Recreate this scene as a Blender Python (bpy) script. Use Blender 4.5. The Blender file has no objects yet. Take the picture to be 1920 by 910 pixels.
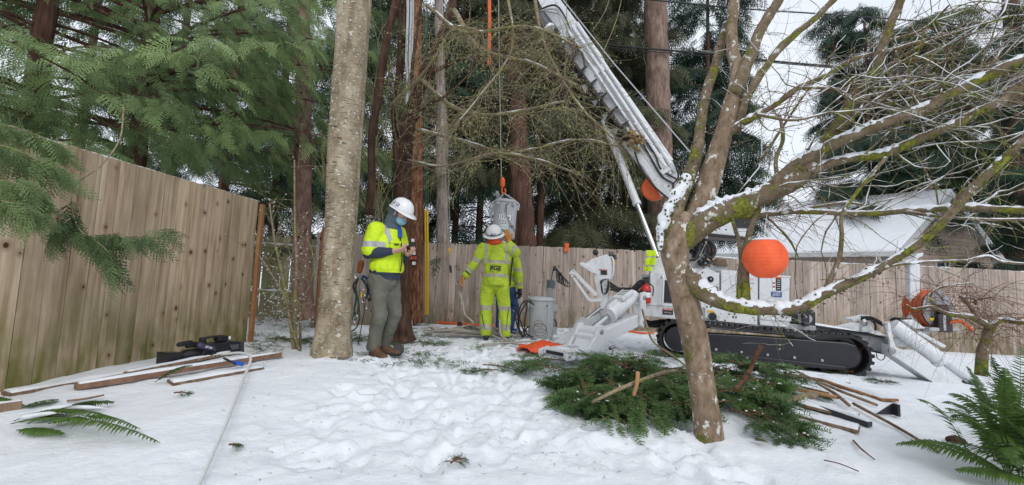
import bpy, bmesh, math, random
import numpy as np
from mathutils import Vector, Matrix, Euler
random.seed(7); RNG = np.random.default_rng(7)
SC = bpy.context.scene
COL = SC.collection
R = math.radians

# ------------------------------------------------------------ camera
F = 800.0; CX, CY = 960.0, 455.0
PITCH, ROLL = R(5.2), R(2.0)
CAM = np.array([0.0, 0.0, 0.95])
_F = np.array([0, math.cos(PITCH), math.sin(PITCH)])
_U0 = np.array([0, -math.sin(PITCH), math.cos(PITCH)])
_X = np.array([1.0, 0, 0])
_r = math.cos(ROLL)*_X + math.sin(ROLL)*_U0
_u = -math.sin(ROLL)*_X + math.cos(ROLL)*_U0
cam_d = bpy.data.cameras.new('camera'); cam = bpy.data.objects.new('camera', cam_d); COL.objects.link(cam)
cam_d.sensor_width = 36; cam_d.lens = 36*F/1920; cam_d.clip_start = 0.05; cam_d.clip_end = 3000
M = Matrix.Identity(4)
for i in range(3):
    M[i][0] = _r[i]; M[i][1] = _u[i]; M[i][2] = -_F[i]; M[i][3] = CAM[i]
cam.matrix_world = M
SC.camera = cam

# ------------------------------------------------------------ light
SUN_EL, SUN_AZ = R(38), R(200)
w = bpy.data.worlds.new('World'); SC.world = w; w.use_nodes = True
nt = w.node_tree; nt.nodes.clear()
out = nt.nodes.new('ShaderNodeOutputWorld'); bg = nt.nodes.new('ShaderNodeBackground')
sky = nt.nodes.new('ShaderNodeTexSky'); sky.sky_type = 'NISHITA'; sky.sun_disc = False
sky.sun_elevation = SUN_EL; sky.sun_rotation = SUN_AZ; sky.dust_density = 3
mixc = nt.nodes.new('ShaderNodeMix'); mixc.data_type = 'RGBA'; mixc.inputs[0].default_value = 0.9
nz = nt.nodes.new('ShaderNodeTexNoise'); nz.inputs['Scale'].default_value = 2.2; nz.inputs['Detail'].default_value = 5
cr = nt.nodes.new('ShaderNodeValToRGB')
cr.color_ramp.elements[0].position = 0.3; cr.color_ramp.elements[0].color = (9.0, 9.6, 10.6, 1)
cr.color_ramp.elements[1].position = 0.7; cr.color_ramp.elements[1].color = (10.4, 10.9, 11.7, 1)
nt.links.new(nz.outputs['Fac'], cr.inputs[0])
nt.links.new(sky.outputs[0], mixc.inputs[6]); nt.links.new(cr.outputs[0], mixc.inputs[7])
nt.links.new(mixc.outputs[2], bg.inputs[0]); nt.links.new(bg.outputs[0], out.inputs[0])
bg.inputs[1].default_value = 0.1
sd = bpy.data.lights.new('sun', 'SUN'); sun = bpy.data.objects.new('sun', sd); COL.objects.link(sun)
sd.energy = 1.0; sd.angle = R(25); sd.color = (1, 0.96, 0.9)
sun.rotation_euler = (R(52), 0, R(-160) + R(180))
SC.view_settings.view_transform = 'Standard'; SC.view_settings.look = 'None'
SC.view_settings.gamma = 1; SC.view_settings.exposure = 0.0
SC.cycles.max_bounces = 6; SC.cycles.diffuse_bounces = 3; SC.cycles.glossy_bounces = 2
SC.cycles.transparent_max_bounces = 8; SC.cycles.use_denoising = True

# ------------------------------------------------------------ pixel of the photograph -> point of the place
def W(px, py, Y):
    d = _F*F + _r*(px-CX) - _u*(py-CY)
    return Vector(CAM + d*(Y/d[1]))
def V(*a): return Vector(a)

# ------------------------------------------------------------ noise
def _h(ix, iy, iz, seed):
    n = (ix*374761393 + iy*668265263 + iz*2147483647 + seed*144269) & 0xffffffff
    n = ((n ^ (n >> 13))*1274126177) & 0xffffffff
    n = (n ^ (n >> 16))
    return (n & 0xffff)/65535.0
def noise3(x, y, z, seed=0):
    x = np.asarray(x, float); y = np.asarray(y, float)+0*x; z = np.asarray(z, float)+0*x
    ix = np.floor(x).astype(np.int64); iy = np.floor(y).astype(np.int64); iz = np.floor(z).astype(np.int64)
    fx = x-ix; fy = y-iy; fz = z-iz
    fx = fx*fx*(3-2*fx); fy = fy*fy*(3-2*fy); fz = fz*fz*(3-2*fz)
    r = 0
    for a in (0, 1):
        for b in (0, 1):
            for c in (0, 1):
                r = r + _h(ix+a, iy+b, iz+c, seed)*(fx if a else 1-fx)*(fy if b else 1-fy)*(fz if c else 1-fz)
    return r*2-1
def fbm(x, y, z=0, oct=3, seed=0):
    r = 0; a = 1.0; f = 1.0
    for o in range(oct):
        r = r + a*noise3(np.asarray(x)*f, np.asarray(y)*f, np.asarray(z)*f, seed+o); a *= .5; f *= 2.03
    return r
def sstep(a, b, x):
    t = np.clip((x-a)/(b-a), 0, 1); return t*t*(3-2*t)

# ------------------------------------------------------------ ground height (smooth) and its fine relief
def gz(x, y):
    x = np.asarray(x, float); y = np.asarray(y, float)
    g = 0.075 - 0.03*np.clip(y-5, 0, 7) - 0.05*sstep(4.2, 2.0, y)*1.2
    g = g - 0.035*np.clip(x-2, 0, 7)
    g = g + 0.06*np.exp(-((x+1.95)**2/.8+(y-4.25)**2/.35))
    g = g + 0.10*np.exp(-((x-9.5)**2/3+(y-8.3)**2/.8)) + 0.05*np.exp(-((x+3.2)**2/.1))*sstep(6, 5, y)
    g = g + 0.03*fbm(x*.6, y*.6, 0, 2, 5)
    g = g - 0.02*np.clip(y-12, 0, 60)*0
    return g
def gzf(x, y): return float(gz(x, y))
def G(px, py, up=0.0):
    """the ground point seen at a pixel of the photograph"""
    d = _F*F + _r*(px-CX) - _u*(py-CY); t = 0.9/ -d[2] if d[2] < 0 else 0.01
    for i in range(30):
        p = CAM + d*t
        zz = gzf(p[0], p[1])+up
        t = (zz-CAM[2])/d[2]
    return Vector(CAM+d*t)

# ------------------------------------------------------------ materials
MATS = {}
def new_mat(name):
    m = bpy.data.materials.new(name); m.use_nodes = True
    n = m.node_tree; b = n.nodes['Principled BSDF']; MATS[name] = m
    return m, n, b
def _coords(n, mode):
    if mode == 'world':
        g = n.nodes.new('ShaderNodeNewGeometry'); return g.outputs['Position']
    t = n.nodes.new('ShaderNodeTexCoord')
    if mode == 'object': return t.outputs['Object']
    oi = n.nodes.new('ShaderNodeObjectInfo'); mu = n.nodes.new('ShaderNodeMath'); mu.operation = 'MULTIPLY'; mu.inputs[1].default_value = 57.0
    n.links.new(oi.outputs['Random'], mu.inputs[0])
    va = n.nodes.new('ShaderNodeVectorMath'); va.operation = 'ADD'
    n.links.new(t.outputs['Object'], va.inputs[0]); n.links.new(mu.outputs[0], va.inputs[1])
    return va.outputs[0]
def noise_node(n, vec, scale, detail=4, stretch=(1, 1, 1), rough=.55):
    mp = n.nodes.new('ShaderNodeMapping'); mp.inputs['Scale'].default_value = stretch; n.links.new(vec, mp.inputs[0])
    t = n.nodes.new('ShaderNodeTexNoise'); t.inputs['Scale'].default_value = scale; t.inputs['Detail'].default_value = detail
    t.inputs['Roughness'].default_value = rough
    n.links.new(mp.outputs[0], t.inputs['Vector']); return t.outputs['Fac']
def ramp(n, fac, stops):
    r_ = n.nodes.new('ShaderNodeValToRGB'); e = r_.color_ramp.elements
    while len(e) < len(stops): e.new(0.5)
    for k, (p, c) in enumerate(stops):
        e[k].position = p; e[k].color = (*c, 1) if len(c) == 3 else c
    n.links.new(fac, r_.inputs[0]); return r_.outputs[0]
def mixrgb(n, fac, a, b):
    m = n.nodes.new('ShaderNodeMix'); m.data_type = 'RGBA'
    for s, val in ((0, fac), (6, a), (7, b)):
        if isinstance(val, (int, float)): m.inputs[s].default_value = val
        elif isinstance(val, tuple): m.inputs[s].default_value = (*val, 1)
        else: n.links.new(val, m.inputs[s])
    return m.outputs[2]
def math_n(n, op, a, b=0.0, clamp=False):
    m = n.nodes.new('ShaderNodeMath'); m.operation = op; m.use_clamp = clamp
    for s, val in ((0, a), (1, b)):
        if isinstance(val, (int, float)): m.inputs[s].default_value = val
        else: n.links.new(val, m.inputs[s])
    return m.outputs[0]
def bump(n, b, h, strength=.3, dist=.01):
    bp = n.nodes.new('ShaderNodeBump'); bp.inputs['Strength'].default_value = strength; bp.inputs['Distance'].default_value = dist
    n.links.new(h, bp.inputs['Height']); n.links.new(bp.outputs[0], b.inputs['Normal'])
def plain(name, c, rough=.5, metal=0, var=.25, scale=9, bumps=.1, mode='object', spec=.5):
    m, n, b = new_mat(name)
    vec = _coords(n, mode); f = noise_node(n, vec, scale, 5)
    c2 = tuple(x*(1-var) for x in c)
    n.links.new(ramp(n, f, [(.3, c2), (.65, c)]), b.inputs['Base Color'])
    b.inputs['Roughness'].default_value = rough; b.inputs['Metallic'].default_value = metal
    b.inputs['Specular IOR Level'].default_value = spec
    if bumps: bump(n, b, noise_node(n, vec, scale*4, 3), bumps, .01)
    return m
def painted(name, c, dirt=(.33, .30, .26), rough=.35):
    m, n, b = new_mat(name); vec = _coords(n, 'world')
    f = noise_node(n, vec, 7, 8, (1, 1, .5), .7); f2 = noise_node(n, vec, 45, 4)
    base = ramp(n, f2, [(.35, tuple(x*.9 for x in c)), (.6, c)])
    n.links.new(mixrgb(n, ramp(n, f, [(.52, (0, 0, 0)), (.76, (.6, .6, .6))]), base, dirt), b.inputs['Base Color'])
    n.links.new(ramp(n, f, [(.4, (rough,)*3), (.7, (rough+.3,)*3)]), b.inputs['Roughness'])
    bump(n, b, f2, .06, .004)
    return m
def up_factor(n, lo=.35, hi=.75):
    g = n.nodes.new('ShaderNodeNewGeometry'); s = n.nodes.new('ShaderNodeSeparateXYZ'); n.links.new(g.outputs['Normal'], s.inputs[0])
    mr = n.nodes.new('ShaderNodeMapRange'); mr.inputs['From Min'].default_value = lo; mr.inputs['From Max'].default_value = hi
    n.links.new(s.outputs['Z'], mr.inputs['Value']); return mr.outputs[0]
def bark(name, cols, scale=14, stretch=(1, 1, .25), lichen=None, lich_amt=.62, lich_scale=16, moss=None, moss_amt=.55, snow=0.0, bstr=.8, bdist=.02, horiz=False):
    m, n, b = new_mat(name); vec = _coords(n, 'world')
    f = noise_node(n, vec, scale, 8, stretch, .65); big = noise_node(n, vec, 2.5, 3)
    col = ramp(n, f, [(.32, cols[0]), (.5, cols[1]), (.68, cols[2])])
    col = mixrgb(n, ramp(n, big, [(.4, (0, 0, 0)), (.62, (.45, .45, .45))]), col, cols[0])
    h = f
    if horiz:
        l = noise_node(n, vec, 30, 4, (.35, .35, 2.2), .6)
        col = mixrgb(n, ramp(n, l, [(.59, (0, 0, 0)), (.64, (1, 1, 1))]), col, (.09, .065, .045))
    if lichen:
        l = noise_node(n, vec, lich_scale, 5, (1, 1, .8 if not horiz else 1.6), .6)
        fac = ramp(n, l, [(lich_amt, (0, 0, 0)), (lich_amt+.035, (1, 1, 1))])
        col = mixrgb(n, fac, col, lichen); h = math_n(n, 'ADD', h, math_n(n, 'MULTIPLY', fac, .3))
    if moss:
        l = noise_node(n, vec, 6, 6, (1, 1, 1), .7); u = up_factor(n, -1.2, 1.0)
        s_ = math_n(n, 'ADD', l, math_n(n, 'MULTIPLY', u, -.08))
        fac = ramp(n, s_, [(moss_amt-.04, (0, 0, 0)), (moss_amt+.03, (1, 1, 1))])
        mc = ramp(n, noise_node(n, vec, 60, 3), [(.35, moss), (.65, tuple(x*2.0 for x in moss))])
        col = mixrgb(n, fac, col, mc); h = math_n(n, 'ADD', h, math_n(n, 'MULTIPLY', fac, .5))
    if snow:
        l = noise_node(n, vec, 22, 5, (1, 1, 1), .7); u = up_factor(n, .2, .9)
        s_ = math_n(n, 'ADD', math_n(n, 'MULTIPLY', u, snow), l)
        fac = ramp(n, s_, [(.80, (0, 0, 0)), (.86, (1, 1, 1))])
        col = mixrgb(n, fac, col, (.85, .88, .92)); h = math_n(n, 'ADD', h, math_n(n, 'MULTIPLY', fac, .6))
    n.links.new(col, b.inputs['Base Color']); b.inputs['Roughness'].default_value = .88; b.inputs['Specular IOR Level'].default_value = .2
    bump(n, b, h, bstr, bdist)
    return m
def leafmat(name, dark, light, rough=.55, trans=.15):
    """foliage: each spray carries its own tone in the attribute 'tone'"""
    m, n, b = new_mat(name)
    a = n.nodes.new('ShaderNodeAttribute'); a.attribute_name = 'tone'
    n.links.new(ramp(n, a.outputs['Fac'], [(0, dark), (.6, tuple((x+y)/2 for x, y in zip(dark, light))), (1, light)]), b.inputs['Base Color'])
    b.inputs['Roughness'].default_value = rough; b.inputs['Specular IOR Level'].default_value = .3
    tl = n.nodes.new('ShaderNodeBsdfTranslucent'); n.links.new(b.inputs['Base Color'].links[0].from_socket, tl.inputs[0])
    mx = n.nodes.new('ShaderNodeMixShader'); mx.inputs[0].default_value = trans
    o = n.nodes['Material Output']; n.links.new(b.outputs[0], mx.inputs[1]); n.links.new(tl.outputs[0], mx.inputs[2]); n.links.new(mx.outputs[0], o.inputs[0])
    return m
def wood_board(name, cols, knot=(.10, .035, .02), green=None, gtop=.6, gamt=1.0, knots=True):
    """weathered fence board: grain along z, knots, algae near the foot"""
    m, n, b = new_mat(name); vec = _coords(n, 'rand')
    grain = noise_node(n, vec, 26, 6, (1, 1, .05), .6); big = noise_node(n, vec, 3.0, 4, (1, 1, .35), .6)
    col = ramp(n, grain, [(.3, cols[0]), (.5, cols[1]), (.72, cols[2])])
    oi = n.nodes.new('ShaderNodeObjectInfo')
    hs = n.nodes.new('ShaderNodeHueSaturation'); n.links.new(col, hs.inputs['Color'])
    n.links.new(ramp(n, oi.outputs['Random'], [(0, (.78,)*3), (1, (1.16,)*3)]), hs.inputs['Value'])
    col = hs.outputs[0]
    col = mixrgb(n, ramp(n, big, [(.5, (0, 0, 0)), (.75, (.55, .55, .55))]), col, tuple(x*.5 for x in cols[0]))
    h = grain
    if knots:
        sx = n.nodes.new('ShaderNodeSeparateXYZ'); n.links.new(vec, sx.inputs[0]); cx = n.nodes.new('ShaderNodeCombineXYZ'); n.links.new(math_n(n, 'MULTIPLY', sx.outputs['X'], 3.4), cx.inputs[0]); n.links.new(math_n(n, 'MULTIPLY', sx.outputs['Z'], 2.6), cx.inputs[1])
        vo = n.nodes.new('ShaderNodeTexVoronoi'); vo.voronoi_dimensions = '2D'; vo.inputs['Scale'].default_value = 1.0; vo.inputs['Randomness'].default_value = 1; n.links.new(cx.outputs[0], vo.inputs['Vector'])
        wob = math_n(n, 'ADD', vo.outputs['Distance'], math_n(n, 'MULTIPLY', math_n(n, 'SUBTRACT', vo.outputs['Color'], .35), .05))
        k = ramp(n, wob, [(.036, (1, 1, 1)), (.050, (0, 0, 0))])
        halo = ramp(n, wob, [(.045, (.6, .6, .6)), (.14, (0, 0, 0))])
        col = mixrgb(n, halo, col, (.20, .115, .065)); col = mixrgb(n, k, col, knot)
    if green:
        g = n.nodes.new('ShaderNodeNewGeometry'); s = n.nodes.new('ShaderNodeSeparateXYZ'); n.links.new(g.outputs['Position'], s.inputs[0])
        mr = n.nodes.new('ShaderNodeMapRange'); mr.inputs['From Min'].default_value = gtop; mr.inputs['From Max'].default_value = .05
        n.links.new(s.outputs['Z'], mr.inputs['Value'])
        ff = math_n(n, 'MULTIPLY', mr.outputs[0], ramp(n, noise_node(n, vec, 7, 5, (1, 1, .4)), [(.32, (0, 0, 0)), (.62, (gamt,)*3)]))
        col = mixrgb(n, ff, col, green)
    n.links.new(col, b.inputs['Base Color']); b.inputs['Roughness'].default_value = .85; b.inputs['Specular IOR Level'].default_value = .2
    bump(n, b, h, .35, .006)
    return m
def snowmat(name='snow'):
    m, n, b = new_mat(name); vec = _coords(n, 'world')
    f = noise_node(n, vec, 5, 4)
    n.links.new(ramp(n, f, [(.3, (.77, .805, .855)), (.7, (.83, .855, .885))]), b.inputs['Base Color'])
    b.inputs['Roughness'].default_value = .75; b.inputs['Specular IOR Level'].default_value = .15
    h = math_n(n, 'ADD', noise_node(n, vec, 30, 6), math_n(n, 'MULTIPLY', noise_node(n, vec, 160, 3), .35))
    bump(n, b, h, .55, .02)
    return m
SNOW = snowmat()

# ------------------------------------------------------------ mesh building
def tagit(o, label=None, cat=None, group=None, kind=None):
    if label: o['label'] = label
    if cat: o['category'] = cat
    if group: o['group'] = group
    if kind: o['kind'] = kind
    return o
def empty(name, loc, label=None, cat=None, group=None):
    o = bpy.data.objects.new(name, None); o.location = Vector(loc); o.empty_display_size = .1
    COL.objects.link(o); return tagit(o, label, cat, group)
def root_of(o):
    while o.parent: o = o.parent
    return o
class MB:
    def __init__(s): s.v = []; s.f = []; s.m = []; s.mi = 0
    def add(s, vs, fs):
        n = len(s.v); s.v.extend([tuple(p) for p in vs])
        for f in fs: s.f.append(tuple(i+n for i in f)); s.m.append(s.mi)
        return s
    def box(s, c, size, rot=None):
        hx, hy, hz = (a/2 for a in size); c = Vector(c)
        P = [Vector((x, y, z)) for x in (-hx, hx) for y in (-hy, hy) for z in (-hz, hz)]
        if rot is not None: P = [rot @ p for p in P]
        return s.add([p+c for p in P], [(0, 1, 3, 2), (4, 6, 7, 5), (0, 4, 5, 1), (2, 3, 7, 6), (0, 2, 6, 4), (1, 5, 7, 3)])
    def prism(s, poly, vec):
        n = len(poly); vec = Vector(vec); P = [Vector(p) for p in poly]
        return s.add(P+[p+vec for p in P], [tuple(range(n))[::-1], tuple(range(n, 2*n))]+[(i, (i+1) % n, n+(i+1) % n, n+i) for i in range(n)])
    def beam(s, a, b, wid, hei, up=(0, 0, 1)):
        a = Vector(a); b = Vector(b); d = (b-a).normalized(); side = d.cross(Vector(up)).normalized(); u = side.cross(d)
        P = []
        for c in (a, b):
            for i, j in ((-1, -1), (1, -1), (1, 1), (-1, 1)): P.append(c+side*wid/2*i+u*hei/2*j)
        return s.add(P, [(3, 2, 1, 0), (4, 5, 6, 7)]+[(i, (i+1) % 4, 4+(i+1) % 4, 4+i) for i in range(4)])
    def tube(s, pts, rad, n=8, cap=True, wob=0, seed=0, wf=8):
        P = np.array([list(p) for p in pts], float); k = len(P)
        rad = np.full(k, rad, float) if np.isscalar(rad) else np.asarray(rad, float)
        T = np.gradient(P, axis=0); T /= (np.linalg.norm(T, axis=1)[:, None]+1e-9)
        ref = np.array([0, 0, 1.]) if abs(T[0][2]) < .9 else np.array([1., 0, 0])
        a = np.cross(T[0], ref); a /= np.linalg.norm(a); vs = []
        for i in range(k):
            a = a-T[i]*np.dot(a, T[i]); a /= (np.linalg.norm(a)+1e-9); b = np.cross(T[i], a)
            th = np.arange(n)*2*math.pi/n
            ring = P[i]+rad[i]*(np.cos(th)[:, None]*a+np.sin(th)[:, None]*b)
            if wob:
                q = ring*wf; d = 1+wob*noise3(q[:, 0], q[:, 1], q[:, 2]*.5, seed); ring = P[i]+(ring-P[i])*d[:, None]
            vs.append(ring)
        vs = np.concatenate(vs)
        fs = [(i*n+j, i*n+(j+1) % n, (i+1)*n+(j+1) % n, (i+1)*n+j) for i in range(k-1) for j in range(n)]
        if cap: fs += [tuple(range(n))[::-1], tuple(range((k-1)*n, k*n))]
        return s.add(vs.tolist(), fs)
    def cyl(s, a, b, r, n=16, r2=None): return s.tube([a, b], [r, r if r2 is None else r2], n)
    def lathe(s, prof, base, axis=(0, 0, 1), n=24, sx=1.0):
        ax = Vector(axis).normalized(); q = ax.to_track_quat('Z', 'Y').to_matrix(); base = Vector(base); vs = []; k = len(prof)
        for r_, z in prof:
            for j in range(n):
                t = j*2*math.pi/n; vs.append(base+q @ Vector((r_*math.cos(t)*sx, r_*math.sin(t), z)))
        fs = [(i*n+j, i*n+(j+1) % n, (i+1)*n+(j+1) % n, (i+1)*n+j) for i in range(k-1) for j in range(n)]
        fs += [tuple(range(n))[::-1], tuple(range((k-1)*n, k*n))]
        return s.add(vs, fs)
    def ell(s, c, rr, rot=None, n=14, m=9):
        c = Vector(c); rr = (rr,)*3 if isinstance(rr, (int, float)) else rr; vs = []
        for i in range(1, m):
            ph = math.pi*i/m
            for j in range(n):
                t = 2*math.pi*j/n; p = Vector((rr[0]*math.sin(ph)*math.cos(t), rr[1]*math.sin(ph)*math.sin(t), rr[2]*math.cos(ph)))
                vs.append(c+(rot @ p if rot else p))
        a = Vector((0, 0, rr[2])); bq = Vector((0, 0, -rr[2]))
        vs += [c+(rot @ a if rot else a), c+(rot @ bq if rot else bq)]; N = n*(m-1)
        fs = [(i*n+j, (i+1)*n+j, (i+1)*n+(j+1) % n, i*n+(j+1) % n) for i in range(m-2) for j in range(n)]
        fs += [(N, j, (j+1) % n) for j in range(n)]+[(N+1, (m-2)*n+(j+1) % n, (m-2)*n+j) for j in range(n)]
        return s.add(vs, fs)
    def cap(s, p0, r0, p1, r1, n=12):
        p0 = Vector(p0); p1 = Vector(p1); d = (p1-p0); L = d.length; d = d.normalized(); pts = []; rr = []
        for t in (1.0, .92, .7, .38, 0): pts.append(p0-d*r0*t); rr.append(max(r0*math.sqrt(max(0, 1-t*t)), r0*.02))
        for t in (0, .38, .7, .92, 1.0): pts.append(p1+d*r1*t); rr.append(max(r1*math.sqrt(max(0, 1-t*t)), r1*.02))
        return s.tube(pts, rr, n)
    def build(s, name, mat, parent=None, smooth=False, bevel=0, origin=None, sub=0):
        me = bpy.data.meshes.new(name); V_ = s.v
        if parent is None and origin is None: origin = V(0, 0, 0)
        if origin is not None:
            ox, oy, oz = origin; V_ = [(x-ox, y-oy, z-oz) for x, y, z in s.v]
        me.from_pydata(V_, [], s.f); mats = mat if isinstance(mat, (list, tuple)) else [mat]
        for m in mats: me.materials.append(m)
        if len(mats) > 1: me.polygons.foreach_set('material_index', s.m)
        if smooth:
            me.polygons.foreach_set('use_smooth', [True]*len(me.polygons))
            if smooth != 'all': me.set_sharp_from_angle(angle=R(40))
        me.update()
        o = bpy.data.objects.new(name, me); COL.objects.link(o)
        if origin is not None: o.location = Vector(origin)
        if parent is not None: put(o, parent)
        if bevel:
            b = o.modifiers.new('bevel', 'BEVEL'); b.width = bevel; b.segments = 2; b.limit_method = 'ANGLE'; b.angle_limit = R(35)
        return o
def world_loc(p):
    l = p.matrix_parent_inverse @ p.matrix_basis if p.parent else p.matrix_basis.copy()
    return (world_loc(p.parent) @ l) if p.parent else l
def put(o, parent):
    o.parent = parent; o.matrix_parent_inverse = world_loc(parent).inverted()
def ins_mesh(name, v, f, mat, parent=None, tone=None, origin=None):
    """one mesh from arrays: v (n,3), f (m,3)"""
    me = bpy.data.meshes.new(name); v = np.asarray(v, np.float32)
    if origin is not None: v = v-np.array(list(origin), np.float32)
    me.vertices.add(len(v)); me.vertices.foreach_set('co', v.ravel())
    f = np.asarray(f, np.int32); k = f.shape[1]
    me.loops.add(f.size); me.loops.foreach_set('vertex_index', f.ravel())
    me.polygons.add(len(f)); me.polygons.foreach_set('loop_start', np.arange(len(f), dtype=np.int32)*k)
    me.update(calc_edges=True)
    if tone is not None:
        a = me.attributes.new('tone', 'FLOAT', 'POINT'); a.data.foreach_set('value', np.asarray(tone, np.float32))
    me.materials.append(mat)
    o = bpy.data.objects.new(name, me); COL.objects.link(o)
    if origin is not None: o.location = Vector(origin)
    if parent is not None: put(o, parent)
    return o
def scatter(tv, tf, Ms, tones, jit=0):
    """copies of a template (tv,tf) by N 3x4 matrices, merged"""
    Ms = np.asarray(Ms); N = len(Ms); n = len(tv)
    out_ = np.einsum('nij,kj->nki', Ms[:, :, :3], tv)+Ms[:, None, :, 3]
    f = (tf[None]+(np.arange(N)*n)[:, None, None]).reshape(-1, tf.shape[1])
    return out_.reshape(-1, 3), f, np.repeat(tones, n)
def smooth_path(pts, k=6):
    """Catmull-Rom through (x,y,z,r) rows"""
    P = np.array([list(p) for p in pts], float); P = np.vstack([2*P[0]-P[1], P, 2*P[-1]-P[-2]]); o = []
    for i in range(1, len(P)-2):
        for t in np.linspace(0, 1, k, endpoint=False):
            a, b, c, d = P[i-1], P[i], P[i+1], P[i+2]
            o.append(.5*((2*b)+(-a+c)*t+(2*a-5*b+4*c-d)*t*t+(-a+3*b-3*c+d)*t**3))
    o.append(P[-2]); return np.array(o)
def dupe(o, parent=None, loc=None):
    c = o.copy(); COL.objects.link(c)
    if parent is not None: c.parent = parent
    if loc is not None: c.location = loc
    return c
_dg = None
def to_mesh(o):
    dg = bpy.context.evaluated_depsgraph_get(); me = bpy.data.meshes.new_from_object(o.evaluated_get(dg)); return me
def text_mesh(body, size, depth=0.0008, bold=0):
    cu = bpy.data.curves.new('lettering', 'FONT'); cu.body = body; cu.size = size; cu.extrude = depth; cu.align_x = 'CENTER'; cu.align_y = 'CENTER'
    cu.resolution_u = 2; cu.offset = bold
    o = bpy.data.objects.new('lettering', cu); COL.objects.link(o)
    me = to_mesh(o); v = [tuple(x.co) for x in me.vertices]; f = [tuple(p.vertices) for p in me.polygons]
    bpy.data.objects.remove(o); bpy.data.meshes.remove(me); return v, f
def put_text(body, size, Mx, mat, parent, name='lettering', bold=0, wrap=None, depth=.0008, stretch=(1, 1)):
    """Mx: 4x4 with x right, y up, z out of the surface; wrap: radius of the cylinder it lies on"""
    v, f = text_mesh(body, size, depth, bold); b = MB(); vs = []
    for x, y, z in v:
        x *= stretch[0]; y *= stretch[1]
        if wrap: a = x/wrap; p = Vector(((wrap+z)*math.sin(a), y, (wrap+z)*math.cos(a)-wrap))
        else: p = Vector((x, y, z))
        vs.append(Mx @ p)
    b.add(vs, f); return b.build(name, mat, parent)
def remesh(mb, voxel=.008, it=3, disp=None, cut=None):
    """union of closed shapes as one continuous skin"""
    o = mb.build('tmp', SNOW); m = o.modifiers.new('r', 'REMESH'); m.mode = 'VOXEL'; m.voxel_size = voxel
    s = o.modifiers.new('s', 'SMOOTH'); s.iterations = it; s.factor = .5
    me = to_mesh(o); old = o.data; bpy.data.objects.remove(o); bpy.data.meshes.remove(old)
    me.materials.clear()
    if disp:
        n = len(me.vertices); co = np.empty(n*3, np.float32); me.vertices.foreach_get('co', co); co = co.reshape(-1, 3)
        no = np.empty(n*3, np.float32); me.vertex_normals.foreach_get('vector', no); no = no.reshape(-1, 3)
        co = co+no*disp(co)[:, None]; me.vertices.foreach_set('co', co.astype(np.float32).ravel())
    if cut:
        bm = bmesh.new(); bm.from_mesh(me)
        for co_, no_ in cut:
            r_ = bmesh.ops.bisect_plane(bm, geom=bm.verts[:]+bm.edges[:]+bm.faces[:], plane_co=co_, plane_no=no_, clear_outer=True)
            ed = [e for e in r_['geom_cut'] if isinstance(e, bmesh.types.BMEdge)]
            try: bmesh.ops.contextual_create(bm, geom=ed)
            except Exception: pass
        bm.to_mesh(me); bm.free()
    me.polygons.foreach_set('use_smooth', [True]*len(me.polygons)); me.update()
    return me
def add_mesh(name, me, mats, parent, where=None):
    """where: list of (slot, predicate on (n,3) face centres)"""
    for m in mats: me.materials.append(m)
    if where:
        n = len(me.polygons); c = np.empty(n*3, np.float32); me.polygons.foreach_get('center', c); c = c.reshape(-1, 3)
        nn = np.empty(n*3, np.float32); me.polygons.foreach_get('normal', nn); nn = nn.reshape(-1, 3)
        idx = np.zeros(n, np.int32)
        for s_, fn in where: idx[fn(c, nn)] = s_
        me.polygons.foreach_set('material_index', idx)
    o = bpy.data.objects.new(name, me); COL.objects.link(o)
    o.parent = parent  # local coordinates of the thing
    return o

# ============================================================ MATERIALS OF THE PLACE
FENCE = wood_board('weathered_fence', [(.29, .205, .125), (.47, .36, .245), (.60, .485, .355)], green=(.13, .13, .03), gtop=.95)
FENCE_BACK = wood_board('back_fence_wood', [(.26, .205, .17), (.41, .335, .285), (.52, .44, .385)], green=(.15, .125, .06), gtop=.75, gamt=.8)
FENCE_GREEN = wood_board('mossy_fence_wood', [(.19, .18, .10), (.33, .31, .18), (.44, .41, .26)], green=(.17, .19, .06), gtop=2.4, gamt=.6)
CUTWOOD = wood_board('fresh_cut_cedar', [(.24, .10, .04), (.42, .20, .09), (.52, .28, .14)], knots=False)
LUMBER = wood_board('lumber_wood', [(.13, .085, .055), (.26, .175, .115), (.37, .27, .19)], knots=False)
ALDER = bark('alder_bark', [(.17, .13, .085), (.33, .27, .185), (.47, .405, .30)], 9, (1, 1, .5), lichen=(.62, .61, .55), lich_amt=.60, lich_scale=24, moss=(.055, .06, .02), moss_amt=.66, bstr=.7, bdist=.012, horiz=True)
MAPLE = bark('maple_bark', [(.13, .088, .055), (.26, .19, .13), (.38, .295, .215)], 26, (1, 1, .5), lichen=(.60, .59, .53), lich_amt=.60, lich_scale=16, moss=(.08, .09, .015), moss_amt=.585, bstr=.8, bdist=.012)
MAPLE_UP = bark('maple_branch_bark', [(.11, .08, .05), (.21, .16, .105), (.33, .26, .185)], 24, (1, 1, 1), lichen=(.60, .60, .54), lich_amt=.60, lich_scale=18, moss=(.12, .125, .02), moss_amt=.495, snow=.54, bstr=1, bdist=.015)
REDBARK = bark('cedar_bark', [(.05, .026, .018), (.115, .06, .044), (.21, .125, .095)], 18, (1, 1, .08), bstr=1, bdist=.03)
FIRBARK = bark('fir_bark', [(.10, .065, .05), (.24, .165, .13), (.36, .27, .22)], 15, (1, 1, .22), lichen=(.34, .33, .28), lich_amt=.68, bstr=1, bdist=.03)
BROWNBARK = bark('conifer_bark', [(.10, .055, .04), (.24, .145, .115), (.34, .235, .20)], 18, (1, 1, .35), lichen=(.42, .36, .32), lich_amt=.66, bstr=.9, bdist=.02)
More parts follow.
